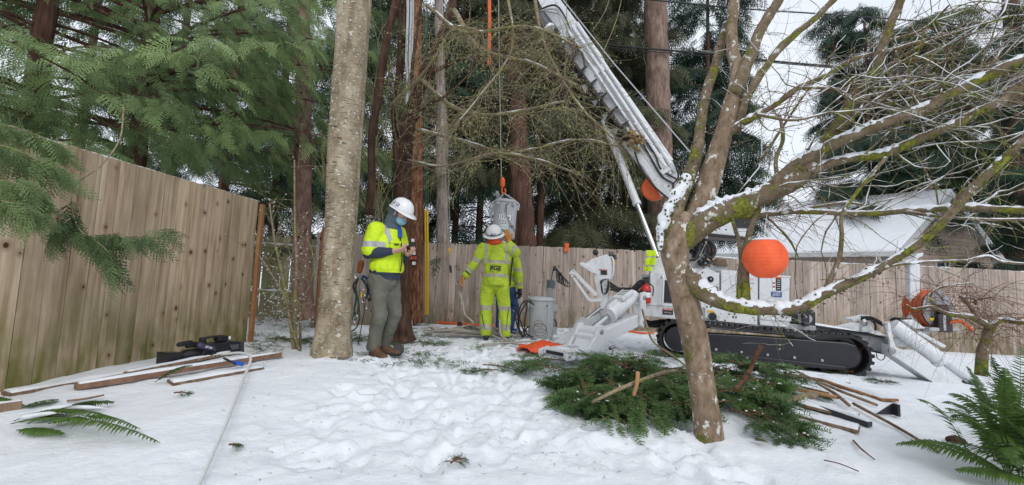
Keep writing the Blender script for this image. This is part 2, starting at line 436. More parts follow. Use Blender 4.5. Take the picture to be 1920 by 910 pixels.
DARKBARK = bark('dark_bark', [(.03, .017, .012), (.075, .04, .028), (.13, .078, .055)], 16, (1, 1, .3), lichen=(.42, .42, .40), lich_amt=.70, lich_scale=12, moss=(.05, .06, .015), moss_amt=.62, bstr=.8)
GREYBARK = bark('grey_peeling_bark', [(.13, .10, .085), (.30, .25, .225), (.46, .41, .385)], 20, (1, 1, .12), bstr=1, bdist=.02)
POLEWOOD = bark('pole_wood', [(.045, .02, .012), (.17, .075, .038), (.38, .21, .12)], 22, (1, 1, .22), lichen=(.6, .56, .5), lich_amt=.76, lich_scale=20, bstr=.7)
TWIG = bark('twig_bark', [(.13, .10, .06), (.27, .215, .145), (.40, .33, .24)], 30, (1, 1, 1), moss=(.17, .175, .06), moss_amt=.52, snow=.18, bstr=.4)
TWIG_RED = bark('red_twig_bark', [(.07, .03, .02), (.16, .08, .05), (.27, .15, .10)], 30, (1, 1, 1), bstr=.4)
LICHEN = plain('lichen_tuft', (.34, .36, .17), .9, var=.4, mode='world', scale=3)
CEDAR_L = leafmat('cedar_leaf', (.045, .085, .038), (.33, .45, .18), trans=.38)
CEDAR_M = leafmat('cedar_leaf_far', (.028, .055, .024), (.13, .20, .075), trans=.2)
DARKFIR = leafmat('dark_fir_needle', (.018, .042, .028), (.075, .14, .085))
OLIVE = leafmat('olive_cedar_leaf', (.045, .055, .028), (.17, .18, .095), trans=.2)
YEW = leafmat('cut_bough_needle', (.030, .075, .028), (.16, .27, .08), rough=.45, trans=.2)
FERN = leafmat('fern_leaf', (.03, .07, .015), (.14, .24, .05), rough=.45, trans=.25)
BLACK = plain('black_rubber', (.018, .018, .02), .55, var=.4)
BLACKP = plain('black_plastic', (.02, .02, .026), .35, var=.3)
STEEL = plain('worn_steel', (.42, .42, .42), .35, metal=1, var=.35)
CHROME = plain('chrome_rod', (.60, .62, .64), .12, metal=1, var=.1, bumps=0)
WHITE = painted('white_machine_paint', (.70, .72, .74), rough=.3)
LGREY = painted('light_grey_paint', (.42, .44, .45), rough=.4)
TANK = painted('transformer_grey_paint', (.46, .485, .50), dirt=(.30, .30, .29), rough=.3)
HVY = plain('hi_vis_yellow', (.66, .90, .02), .75, var=.14, scale=14)
HVG = plain('hi_vis_lime_soiled', (.47, .63, .035), .75, var=.3, scale=6)
REFL = plain('reflective_tape', (.46, .47, .46), .4, var=.25, scale=20)
REFLY = plain('soiled_reflective_tape', (.42, .41, .30), .5, var=.25, scale=20)
ORANGE = plain('orange_paint', (.80, .13, .02), .4, var=.2)
ORANGE_P = plain('orange_plastic_sheet', (.85, .11, .03), .35, var=.15)
RED = plain('red_paint', (.55, .02, .02), .3, var=.2)
NAVY = plain('navy_cloth', (.035, .05, .085), .85, var=.3)
HOODG = plain('slate_hood_cloth', (.10, .135, .165), .9, var=.3)
TROUSER = plain('olive_grey_trouser', (.155, .155, .125), .85, var=.3, scale=7)
JEANS = plain('blue_denim', (.03, .08, .22), .85, var=.4, scale=8)
SKIN = plain('skin', (.62, .34, .26), .5, var=.12)
MASKB = plain('face_mask_blue', (.28, .55, .70), .7, var=.1)
HATW = plain('white_hard_hat', (.80, .80, .80), .25, var=.05, bumps=0)
BOOT = plain('brown_boot_leather', (.13, .07, .04), .6, var=.4)
GLOVE = plain('tan_leather_glove', (.55, .22, .04), .7, var=.3)
ROPE = plain('worn_rope', (.45, .41, .36), .9, var=.3, scale=60)
ROPEW = plain('pale_cord', (.66, .66, .66), .8, var=.2, scale=80)
CONCRETE = plain('concrete_lump', (.45, .42, .37), .9, var=.3)
YELLOW = plain('yellow_plastic', (.75, .47, .02), .4, var=.1)
GLASS = plain('dark_window_glass', (.02, .025, .03), .08, bumps=0, var=.1)
INK = plain('black_print', (.02, .02, .02), .6, bumps=0, var=.05)
LABELW = plain('white_sticker', (.80, .81, .82), .5, bumps=0, var=.04)
BLUEL = plain('blue_sticker', (.03, .09, .28), .5, bumps=0, var=.05)
GREENL = plain('green_print', (.02, .25, .05), .5, bumps=0, var=.05)

# ============================================================ GROUND
def ground():
    def axis(lo, hi, step, far, g=1.16):
        a = list(np.arange(lo, hi, step)); s = step
        while a[-1] < far: s *= g; a.append(a[-1]+s)
        s = step; b = []; x = lo
        while x > -far: s *= g; x -= s; b.append(x)
        return np.array(b[::-1]+a)
    xs = axis(-4.2, 6.6, .024, 400); ys = axis(1.3, 8.2, .024, 400); ys = ys[ys > -60]
    X, Y = np.meshgrid(xs, ys); Z = gz(X, Y)
    near = sstep(9.8, 8.5, Y)*sstep(-7, -4, X)*sstep(11, 8, X)*sstep(.3, 1.2, Y)
    calm = 1-.0*X
    tr = sstep(-1.9, -1.0, X-.15*(Y-3))*sstep(1.4, .5, X-.25*(Y-3))*sstep(1.9, 2.5, Y)*sstep(6.6, 5.2, Y)
    tr2 = sstep(-3.2, -2.2, X)*sstep(8, 3, X)*sstep(4.6, 5.6, Y)
    tr = np.maximum(tr, .8*tr2)
    Z += near*(.010*fbm(X*3, Y*3, 0, 3, 11)+.004*fbm(X*14, Y*14, 0, 2, 12))
    Z += near*tr*(.011*fbm(X*4.5, Y*5.5, 3, 4, 21)-.03)
    Z += near*tr*(.013*np.abs(fbm(X*8, Y*11, 1, 2, 31))+.007*fbm(X*24, Y*24, 1, 2, 41))
    rg = np.random.default_rng(4)
    for k in range(620):
        if k < 400: fx = rg.uniform(-1.9, 1.3); fy = rg.uniform(2.2, 5.6)
        else: fx = rg.uniform(-2.3, 3.2); fy = rg.uniform(5.0, 9.2)
        if fx < 1.2 and fx < -1.25 and fy < 4.2: continue
        a = rg.uniform(-.6, .6)+math.pi/2*(rg.random() < .75); L = rg.uniform(.12, .17); Wd = rg.uniform(.05, .075); dep = rg.uniform(.006, .026)
        ix = np.searchsorted(xs, [fx-.4, fx+.4]); iy = np.searchsorted(ys, [fy-.4, fy+.4])
        sl = (slice(iy[0], iy[1]), slice(ix[0], ix[1]))
        dx = X[sl]-fx; dy = Y[sl]-fy; u = (dx*math.cos(a)+dy*math.sin(a))/L; v = (-dx*math.sin(a)+dy*math.cos(a))/Wd
        q = u*u+v*v+.35*noise3(X[sl]*14, Y[sl]*14, k*.0, 9)
        Z[sl] += -dep*sstep(1.25, .8, q)+dep*.30*np.exp(-(np.sqrt(np.maximum(q, 0))-1.45)**2/.10)
    # long smooth drifts in the foreground
    Z += sstep(2.2, .9, np.abs(X-1.7))*.02*fbm(X*1.3, Y*2.2, 0, 2, 77)*sstep(1.3, 2, Y)
    ny, nx = X.shape; v = np.stack([X, Y, Z], -1).reshape(-1, 3)
    i = np.arange((ny-1)*nx).reshape(ny-1, nx)[:, :-1].ravel()
    f = np.stack([i, i+1, i+nx+1, i+nx], -1)
    o = ins_mesh('snow_ground', v, f, SNOW); o.data.polygons.foreach_set('use_smooth', [True]*len(f)); tagit(o, kind='structure')
ground()

# ============================================================ FENCES
def board_mesh(wd, th, hh, name='board', chip=0.0, seed=0):
    """one fence board standing at its foot, a little cupped and uneven at the top"""
    rg = random.Random(seed); b = MB(); n = 4; vs = []
    zs = [0, hh*.35, hh*.7, hh]
    for zi, z in enumerate(zs):
        for y in (0, th):
            for i in range(n+1):
                x = -wd/2+wd*i/n; cup = -.0035*(1-(2*i/n-1)**2)*(1 if y == 0 else -1)*.6
                ee = rg.uniform(-.0018, .0018) if i in (0, n) else 0
                zz = z+(rg.uniform(-.008, .008) if zi == 3 else 0)
                vs.append((x+ee, y+cup, zz))
    fs = []; s = 2*(n+1)
    for zi in range(3):
        for i in range(n):
            fs.append((zi*s+i, zi*s+i+1, (zi+1)*s+i+1, (zi+1)*s+i))
            fs.append((zi*s+n+1+i+1, zi*s+n+1+i, (zi+1)*s+n+1+i, (zi+1)*s+n+1+i+1))
        fs.append((zi*s, (zi+1)*s, (zi+1)*s+n+1, zi*s+n+1)); fs.append((zi*s+n, zi*s+2*n+1, (zi+1)*s+2*n+1, (zi+1)*s+n))
    for i in range(n): fs.append((3*s+i, 3*s+i+1, 3*s+n+2+i, 3*s+n+1+i)); fs.append((i+1, i, n+1+i, n+2+i))
    me = bpy.data.meshes.new(name); me.from_pydata(vs, [], fs); return me
def make_fence(name, label, A, B, topA, topB, mat, wd=.14, gap=.004, th=.018, rails='back', side=1, cat='fence', seed=0, tops=None, post_end=None, railz=(.35, .95, 1.55), snowrail=False, lean=.004, bottom=None, poststep=2.4, th_post=.09):
    """boards from A to B (ground line, seen from 'side'); tops: function of distance giving board top z"""
    rg = random.Random(seed); A = Vector((A[0], A[1], 0)); B = Vector((B[0], B[1], 0)); d = (B-A); L = d.length; d.normalize()
    nrm = Vector((d.y, -d.x, 0))*side   # towards the viewer
    root = empty(name, (A.x, A.y, gzf(A.x, A.y)), label, cat)
    variants = {}
    n = int(L/(wd+gap)); ang = math.atan2(d.y, d.x)
    for k in range(n):
        t = (k+.5)*(wd+gap); p = A+d*t; top = tops(t) if tops else topA+(topB-topA)*t/L
        z0 = gzf(p.x, p.y)-.08 if bottom is None else bottom
        hh = round(top-z0, 1); key = (k % 5, hh)
        if key not in variants: me = board_mesh(wd, th, hh, 'board', seed=k % 5); me.materials.append(mat); variants[key] = me
        o = bpy.data.objects.new('board', variants[key]); COL.objects.link(o); o.parent = root
        o.location = p-root.location+nrm*rg.uniform(0, .004); o.location.z = z0-root.location.z
        o.scale = (1, 1, (top-z0+rg.uniform(-.006, .006))/hh)
        o.rotation_euler = (0, rg.uniform(-lean, lean), ang+(math.pi if side < 0 else 0)+rg.uniform(-.012, .012))
    off = -nrm*(th+.03) if rails == 'back' else nrm*.028
    for rz in railz:
        pa = A+off; pb = B+off
        pa.z = (topA if not tops else tops(0))-1.8+rz; pb.z = (topB if not tops else tops(L))-1.8+rz
        b = MB(); segs = max(1, int(L/2.4))
        for s_ in range(segs):
            q0 = pa.lerp(pb, s_/segs); q1 = pa.lerp(pb, (s_+1)/segs)
            b = MB(); b.beam(q0, q1, .04, .088); b.build('rail', mat, root)
            if snowrail:
                c = MB(); m_ = []
                for q in range(18):
                    pp = q0.lerp(q1, q/17); pp.z += .045+.0; m_.append((*pp, max(.002, .03*(1+noise3(pp.x*6, pp.y*6, 3.3)*.9)-.008)))
                m_ = np.array(m_); c.tube(m_[:, :3], m_[:, 3], 6); c.build('snow_on_rail', SNOW, root, smooth='all')
    np_ = max(1, int(L/poststep)); offp = -nrm*(th+.05+th_post/2)
    for k in range(np_+1):
        q = A.lerp(B, k/np_)+offp; z0 = gzf(q.x, q.y)-.1; top = (tops(L*k/np_) if tops else topA+(topB-topA)*k/np_)-.06
        MB().beam(V(q.x, q.y, z0), V(q.x, q.y, top), th_post, th_post, up=(d.x, d.y, 0)).build('post', mat, root)
    return root, d, nrm
LA = W(0, 500, 2.97); LB = W(477, 500, 5.56)
ld = (LB-LA); ld.z = 0; L0 = LA-ld*(1.55/ld.y)   # runs on past the frame towards the camera
ztopB = W(480, 378, 5.56).z
_Y = 3.0
for _i in range(20): _q = W(120, 271, _Y); _Y += ((LB.x+(LA.x-LB.x)*(5.56-_Y)/(5.56-2.97))-_q.x)*-.9
ztopA = W(120, 271, _Y).z
zt0 = ztopB+(ztopA-ztopB)*((5.56-L0.y)/(5.56-_Y))
lf, d_, n_ = make_fence('board_fence', 'near weathered board fence with dark knots at left, ending in an orange sawn edge', L0, LB, zt0, ztopB, FENCE, side=1, seed=1, wd=.148, gap=.0045, post_end=True)
b = MB(); e = LB+Vector((0.004, .03, 0))
b.beam(V(e.x, e.y+.02, gzf(e.x, e.y)-.02), V(e.x+.0, e.y+.02, ztopB-.03), .05, .045, up=(0, 1, 0)); b.build('end_batten', CUTWOOD, lf)
# thin line of snow along the top edge
def snowline(A, B, n, r, name, parent, seed=0, gapamt=.25):
    P = []
    for i in range(n):
        p = Vector(A).lerp(Vector(B), i/(n-1)); P.append((*p, max(.0015, r*(1+.8*float(noise3(p.x*5, p.y*5, seed*3.1))-gapamt))))
    P = np.array(P); MB().tube(P[:, :3], P[:, 3], 6).build(name, SNOW, parent, smooth='all')
snowline(V(L0.x-.01, L0.y, zt0+.002), V(LB.x-.01, LB.y, ztopB+.002), 60, .008, 'snow_on_fence_top', lf, 3)
# panel beyond the gap, leading to the corner by the pole
pA = W(605, 500, 7.7); pB = W(792, 500, 10.0)
pf, _, _ = make_fence('fence_panel', 'weathered fence panel between the pale tree trunk and the utility pole', pA, pB, W(605, 430, 7.7).z, W(792, 456, 10).z, FENCE_BACK, seed=2, wd=.14)
MB().beam(V(pA.x-.03, pA.y-.01, gzf(pA.x, pA.y)-.05), V(pA.x-.03, pA.y-.01, W(605, 426, 7.7).z), .035, .05, up=(0, 1, 0)).build('end_batten', CUTWOOD, pf)
bA = W(793, 500, 10.0); bB = W(2150, 500, 10.0)
knots_ = [(790, 455), (1050, 465), (1210, 471), (1390, 486), (1600, 495), (1712, 499), (1920, 510), (2150, 522)]
kx = [W(a, c, 10).x-bA.x for a, c in knots_]; kz = [W(a, c, 10).z for a, c in knots_]
bf, _, _ = make_fence('back_fence', 'long weathered board fence running across the back of the yard', bA, bB, kz[0], kz[-1], FENCE_BACK, seed=3, wd=.15, gap=.006, tops=lambda t: float(np.interp(t, kx, kz))+(.012 if int(t/2.4) % 2 else 0))
for k in range(len(kx)-1):
    if k >= 2: snowline(V(bA.x+kx[k], 10.01, kz[k]+.006), V(bA.x+kx[k+1], 10.01, kz[k+1]+.006), 50, .014, 'snow_on_fence_top', bf, k)
gA = W(455, 500, 9.9); gB = W(640, 500, 10.2)
gf, _, _ = make_fence('mossy_fence', 'old green mossy fence seen through the gap left of the pale trunk', gA, gB, W(470, 440, 9.9).z, W(620, 452, 10.2).z, FENCE_GREEN, seed=5, wd=.19, gap=.016, rails='front', snowrail=True, lean=.010, railz=(.5, 1.58))
tag_ = W(1062, 466, 9.97)
r_ = MB(); r_.box((0, 0, 0), (.10, .04, .20)).box((0, -.022, .03), (.06, .012, .07)); t_ = r_.build('orange_level', ORANGE, None, bevel=.006, origin=(0, 0, 0)); t_.location = tag_+V(0, -.02, .02); t_.rotation_euler = (0, .08, 0)
tagit(t_, 'small orange plastic box perched on top of the back fence', 'tool')

# ============================================================ HOUSE BEHIND THE FENCE
def house():
    sid = wood_board('taupe_siding', [(.34, .265, .215), (.43, .34, .28), (.50, .40, .33)], knots=False)
    trimm = plain('white_trim_paint', (.55, .56, .56), .5, var=.1)
    Le = W(1686, 474, 17.0); Ap = W(1783, 366, 18.2); Re = W(1882, 486, 19.4)
    Re.z = Le.z; Ex = W(1240, 470, 23.5); Ex.z = Le.z
    gd = (Re-Le).normalized(); rd = (Ex-Le).normalized(); mid = (Le+Re)/2; Ap = V(mid.x, mid.y, Ap.z)
    zg = gzf(Le.x, Le.y)-1.0
    root = empty('gabled_house', (mid.x, mid.y, zg), 'taupe clapboard house with a snow covered roof behind the right end of the fence', 'house')
    nb = gd.cross(Vector((0, 0, 1))); nb = nb if nb.y < 0 else -nb   # gable outward
    # clapboards of the gable, one by one where they show
    z = zg; H = Ap.z-Le.z; i = 0
    inL = Le+gd*.25+rd*.25; inR = Re-gd*.25+rd*.25; wl = (inR-inL).length
    while z < Ap.z-.1:
        z1 = z+.17; f = 0 if z < Le.z-.15 else (z-(Le.z-.15))/H
        a = inL.lerp(inR, min(.49, f*.5)); c = inL.lerp(inR, 1-min(.49, f*.5))
        p = [V(a.x, a.y, z)+nb*.022, V(c.x, c.y, z)+nb*.022, V(c.x, c.y, z1), V(a.x, a.y, z1)]
        if z > Le.z-2.6: b = MB(); b.prism(p, -nb*.03); b.build('siding_board', sid, root)
        z = z1
    b = MB(); b.prism([V(inL.x, inL.y, zg), V(inR.x, inR.y, zg), V(inR.x, inR.y, Le.z-.1), V(Ap.x, Ap.y, Ap.z-.25)+rd*.25, V(inL.x, inL.y, Le.z-.1)], rd*6.5); b.build('wall', sid, root)
    for (e0, nm) in ((Le, 'l'), (Re, 'r')):
        out_ = (e0-mid).normalized(); e1 = e0+out_*.15+V(0, 0, -.12)
        poly = [e1, Ap, Ap+V(0, 0, .12), e1+V(0, 0, .12)]
        ext = rd*(Ex-Le).length
        MB().prism(poly, ext).build('roof', trimm, root)
        # snow blanket on the slope
        sp = [e1+V(0, 0, .125)-rd*.03, Ap+V(0, 0, .125)-rd*.03, Ap+V(0, 0, .30)-rd*.02, e1+V(0, 0, .25)-rd*.02-out_*.02]
        MB().prism(sp, ext).build('roof_snow', SNOW, root, bevel=.05)
        MB().beam(e1-rd*.02+V(0, 0, -.03), Ap-rd*.02+V(0, 0, -.02), .04, .20, up=(0, 0, 1)).build('barge_board', trimm, root)
    g0 = Le+(Le-mid).normalized()*.22+V(0, 0, -.10)
    MB().beam(g0, g0+rd*(Ex-Le).length, .12, .12).build('gutter', trimm, root, bevel=.01)
    MB().tube([g0+rd*.5, g0+rd*.5+V(0, 0, -.15), g0+rd*.5+gd*.35+V(0, 0, -.45), g0+rd*.5+gd*.35+V(0, 0, -1.6)], .04, 8).build('downspout', trimm, root, smooth=True)
    wc = inL.lerp(inR, .44); wc.z = W(1790, 503, 17.8).z
    q = Matrix((gd, -nb*-1, Vector((0, 0, 1)))).transposed()
    fr = MB()
    for dx, dz, sx, sz in ((0, .32, 1.0, .07), (0, -.32, 1.0, .07), (-.47, 0, .07, .7), (.47, 0, .07, .7), (.16, 0, .05, .62)):
        fr.box(wc+gd*dx+V(0, 0, dz)+nb*.05, (sx, .06, sz), q)
    wf = fr.build('window', trimm, root, bevel=.004)
    for dx, sx in ((-.15, .56), (.315, .24)): MB().box(wc+gd*dx+nb*.035, (sx, .02, .58), q).build('pane', GLASS, wf)
    MB().box(W(1797, 366, 18.6)+rd*1.2, (.6, .6, 1.2)).build('chimney', sid, root, bevel=.02)
house()

# ============================================================ FOLIAGE TEMPLATES
def spray(nb=9, teeth=2, droop=.35, wid=.5, seed=0):
    """a flat drooping cedar spray, unit length along x"""
    rg = np.random.default_rng(seed); v = []; f = []
    def tri(a, b, c): k = len(v); v.extend([a, b, c]); f.append((k, k+1, k+2))
    def P(x, y): return (x, y, -droop*x*x-.35*droop*abs(y))
    for i in range(nb*2):
        s = 1 if i % 2 else -1; t = .04+.9*(i/(nb*2)); l = wid*(1-.75*t)*rg.uniform(.8, 1.15); an = R(58-22*t)*rg.uniform(.85, 1.1)
        dx, dy = math.cos(an), s*math.sin(an); b = .055*(1-.4*t); px, py = -dy, dx
        tri(P(t-b*.5, 0), P(t+b*.6, 0), P(t+dx*l, dy*l))
        for j in range(teeth):
            u = (j+.7)/(teeth+.6)*l; w_ = .30*l*(1-.5*u/l)
            for q in (1, -1):
                tx = t+dx*u; ty = dy*u; an2 = an-q*R(34)
                ex = tx+w_*math.cos(an2); ey = ty+w_*s*math.sin(an2)
                tri(P(tx-dx*.03, ty-dy*.03), P(tx+dx*.035, ty+dy*.035), P(ex, ey))
    return np.array(v, float), np.array(f)
SP_NEAR = [spray(9, 2, .35, .42, s) for s in range(3)]
SP_MID = [spray(6, 1, .45, .45, s) for s in range(3)]
SP_FAR = [spray(5, 0, .5, .45, s) for s in range(3)]
def needle_sprig(n=16, L=.16, seed=0, flat=.4, w=.028):
    rg = np.random.default_rng(seed); v = []; f = []
    for i in range(n):
        for s in (1, -1):
            t = i/n; a = R(62)*rg.uniform(.8, 1.15); l = L*rg.uniform(.75, 1.1)*(1-.35*t)
            z = rg.uniform(-flat, flat)*l; k = len(v)
            v += [(t-w/2, 0, 0), (t+w/2, 0, 0), (t+math.cos(a)*l+w*.4, s*math.sin(a)*l, z+.02*l), (t+math.cos(a)*l-w*.3, s*math.sin(a)*l, z)]
            f += [(k, k+1, k+2), (k, k+2, k+3)]
    return np.array(v, float), np.array(f)
SPRIG = [needle_sprig(14, .16, s) for s in range(3)]
SPRIG_FIR = [needle_sprig(7, .30, s, .6, .09) for s in range(3)]
def frames(p, d, up, s, roll=None):
    """(n,3,4) matrices: x axis along d, z near up"""
    d = d/np.linalg.norm(d, axis=1)[:, None]; y = np.cross(up, d); y /= np.linalg.norm(y, axis=1)[:, None]+1e-9; z = np.cross(d, y)
    if roll is not None:
        c, s_ = np.cos(roll)[:, None], np.sin(roll)[:, None]; y, z = y*c+z*s_, z*c-y*s_
    s = np.asarray(s)[:, None]
    return np.stack([d*s, y*s, z*s, p], -1)
def inview(p, mx=260, my=200):
    q = p-CAM; dep = q@_F; X = CX+F*(q@_r)/np.maximum(dep, .01); Y = CY-F*(q@_u)/np.maximum(dep, .01)
    return (dep > .6) & (X > -mx) & (X < 1920+mx) & (Y > -my) & (Y < 910+my)
def crown(name, parent, mat, tmpl, pos, dirs, up, size, tone, roll=None, cull=True, mx=260, my=200, origin=None):
    if cull: k = inview(pos, mx, my); pos, dirs, up, size, tone = pos[k], dirs[k], up[k], size[k], tone[k]; roll = roll[k] if roll is not None else None
    if len(pos) == 0: return None
    V_ = []; F_ = []; T_ = []; off = 0; grp = RNG.integers(0, len(tmpl), len(pos)); Ms = frames(pos, dirs, up, size, roll)
    for g, (tv, tf) in enumerate(tmpl):
        k = grp == g
        if not k.any(): continue
        v, f, t = scatter(tv, tf, Ms[k], tone[k]); V_.append(v); F_.append(f+off); T_.append(t); off += len(v)
    return ins_mesh(name, np.vstack(V_), np.vstack(F_), mat, parent, np.concatenate(T_), origin)
NSPR = [0]
def conifer(name, label, base, height, r0, barkm, leafm, tmpl, nbr, Lfun, zlo, size=.4, per=40, droop=.35, rise=.1, sag=.5, az=(0, 2*math.pi), group=None, seed=0, lean=(0, 0), cat='tree', trunk_n=12, tone0=.45, tonev=.3, width=.32, hang=.6, limb=True, my=200, ztop=None, fork=None):
    rg = np.random.default_rng(seed); base = Vector(base); root = empty(name, base, label, cat, group)
    n = 26; P = []
    for i in range(n):
        t = i/(n-1); z = base.z-.15+height*t
        P.append((base.x+lean[0]*height*t+.05*r0*math.sin(t*9), base.y+lean[1]*height*t, z, r0*(1-.62*t)*(1+.45*math.exp(-t*height/.35))))
    P = np.array(P); m = MB(); m.tube(P[:, :3], P[:, 3], trunk_n, wob=.10, seed=seed); m.build('trunk', barkm, root, smooth='all')
    pos = []; dr = []; up = []; sz = []; tn = []; lb = MB(); zt = ztop or height
    for k in range(nbr):
        z = zlo+(zt-zlo)*((k+rg.random())/nbr); a = rg.uniform(*az); L = Lfun(z/height)*rg.uniform(.7, 1.12)
        o = np.array([np.interp(base.z+z, P[:, 2], P[:, 0]), np.interp(base.z+z, P[:, 2], P[:, 1]), base.z+z]); h = np.array([math.cos(a), math.sin(a), 0]); sd_ = np.array([-h[1], h[0], 0])
        cu = rg.uniform(-.3, .3)
        def pt(t, u=0.0):
            t = np.asarray(t)[..., None]; u = np.asarray(u)[..., None]
            return o+h*L*t+sd_*(u+cu*L*t*t)+np.array([0, 0, 1.])*(L*(rise*t-sag*t*t+ .12*sag*t**4)-.45*np.abs(u))
        if limb:
            q = pt(np.linspace(0, .92, 9)); lb.tube(q, np.linspace(.03, .004, 9)*max(.5, L/3), 5, cap=False)
        m_ = int(per*L/2.5*rg.uniform(.7, 1.2))+3
        t = rg.uniform(.12, 1.0, m_)**.75; wmx = width*L*np.sin(np.clip(t*1.05, 0, 1)*math.pi)**.7*(1-.35*t)+.04; u = rg.uniform(-1, 1, m_)*wmx
        p = pt(t, u)+rg.normal(0, .03, (m_, 3)); dd = h[None]*rg.uniform(.25, 1.0, m_)[:, None]+sd_[None]*(np.sign(u)*rg.uniform(.2, .8, m_))[:, None]
        dd = dd+np.array([0, 0, -1.])*(hang*rg.uniform(.4, 1.5, m_))[:, None]
        pos.append(p); dr.append(dd); up.append(np.array([0, 0, 1.])+rg.normal(0, .25, (m_, 3))); sz.append(size*rg.uniform(.6, 1.25, m_))
        bt = rg.uniform(-.18, .18); tn.append(np.clip(tone0+bt+tonev*(rg.random(m_)-.5)+.15*(t-.5), 0, 1))
    if limb and lb.v: lb.build('branches', barkm, root)
    pos = np.vstack(pos); c = crown('crown', root, leafm, tmpl, pos, np.vstack(dr), np.vstack(up), np.concatenate(sz), np.concatenate(tn), rg.normal(0, .5, len(pos)), my=my)
    if c: NSPR[0] += len(c.data.polygons)
    return root
g_ = lambda px, Y: V(W(px, 500, Y).x, Y, gzf(W(px, 500, Y).x, Y))

# the near cedar whose sprays hang over the left fence
conifer('cedar_tree', 'cedar behind the left fence with bright green fronds drooping over it', g_(232, 6.1), 9, .14, REDBARK, CEDAR_L, SP_NEAR, 50, lambda t: 3.9-1.2*t, 2.5, size=.34, per=52, rise=.26, sag=.30, seed=3, width=.3, hang=.5, tone0=.6, tonev=.5, az=(-2.9, 1.3), ztop=5.6)
conifer('cedar_tree', 'cedar standing just beyond the far end of the left fence, left of the brown trunk', g_(405, 9.2), 10, .13, REDBARK, CEDAR_L, SP_NEAR, 46, lambda t: 2.7-1.0*t, 2.3, size=.34, per=46, rise=.12, sag=.32, seed=4, width=.3, tone0=.42, tonev=.4, ztop=7)
conifer('cedar_tree', 'leftmost cedar in the row behind the left fence', g_(20, 5.2), 9, .15, REDBARK, CEDAR_L, SP_NEAR, 36, lambda t: 2.9-1.0*t, 2.2, size=.34, per=52, rise=.15, sag=.3, seed=5, width=.3, tone0=.5, ztop=5.5)

# boughs of the leftmost cedar that hang down over the fence
def hanging_boughs():
    rg = np.random.default_rng(77); root = empty('hanging_cedar_bough', W(130, 260, 3.2), 'dark green cedar bough hanging in front of the left fence boards', 'branch')
    root2 = empty('hanging_cedar_bough', W(-20, 240, 2.9), 'cedar boughs drooping over the top corner of the left fence at the photo edge', 'branch')
    for rt, lines, tone in ((root, [[(232, 200, 3.5), (225, 260, 3.35), (190, 310, 3.2), (140, 350, 3.1), (137, 400, 3.05), (160, 440, 3.0), (215, 438, 3.0), (255, 445, 3.0), (312, 428, 3.0)], [(165, 440, 3.0), (200, 470, 2.98), (215, 500, 2.96)], [(140, 405, 3.05), (118, 420, 3.0), (105, 440, 3.0)]], .28),
                            (root2, [[(-60, 225, 2.8), (0, 232, 2.8), (60, 250, 2.85), (120, 275, 2.9)], [(-60, 270, 2.7), (10, 275, 2.7), (70, 300, 2.75), (115, 318, 2.8)], [(-60, 330, 2.6), (0, 338, 2.6), (50, 350, 2.65), (82, 372, 2.7)], [(-40, 370, 2.6), (20, 380, 2.6), (75, 400, 2.65)]], .55)):
        pos = []; dr = []; sz = []
        for k, ln in enumerate(lines):
            Q = smooth_path([(*W(a, c, Y), .004) for a, c, Y in ln], 6); MB().tube(Q[:, :3], np.linspace(.006, .002, len(Q)), 6).build('stem', TWIG, rt, smooth='all')
            i0 = int(len(Q)*.45) if (rt is root and k == 0) else 0
            for i in range(i0, len(Q)):
                for s in range(3 if rt is root2 else 2):
                    pos.append(Q[i, :3]+rg.normal(0, .012, 3)); t = Q[min(i+1, len(Q)-1), :3]-Q[max(i-1, 0), :3]; t /= np.linalg.norm(t)+1e-9; dr.append(t*rg.uniform(-.1, .8)+np.array([rg.normal(0, .3), rg.normal(0, .2), -rg.uniform(.35, 1.1)])); sz.append(rg.uniform(.13, .26))
        n = len(pos); crown('sprays', rt, CEDAR_L, SP_NEAR, np.array(pos), np.array(dr), np.array([[0, -1., .25]]*n)+rg.normal(0, .35, (n, 3)), np.array(sz), np.clip(tone+rg.normal(0, .12, n), 0, 1), None)
hanging_boughs()
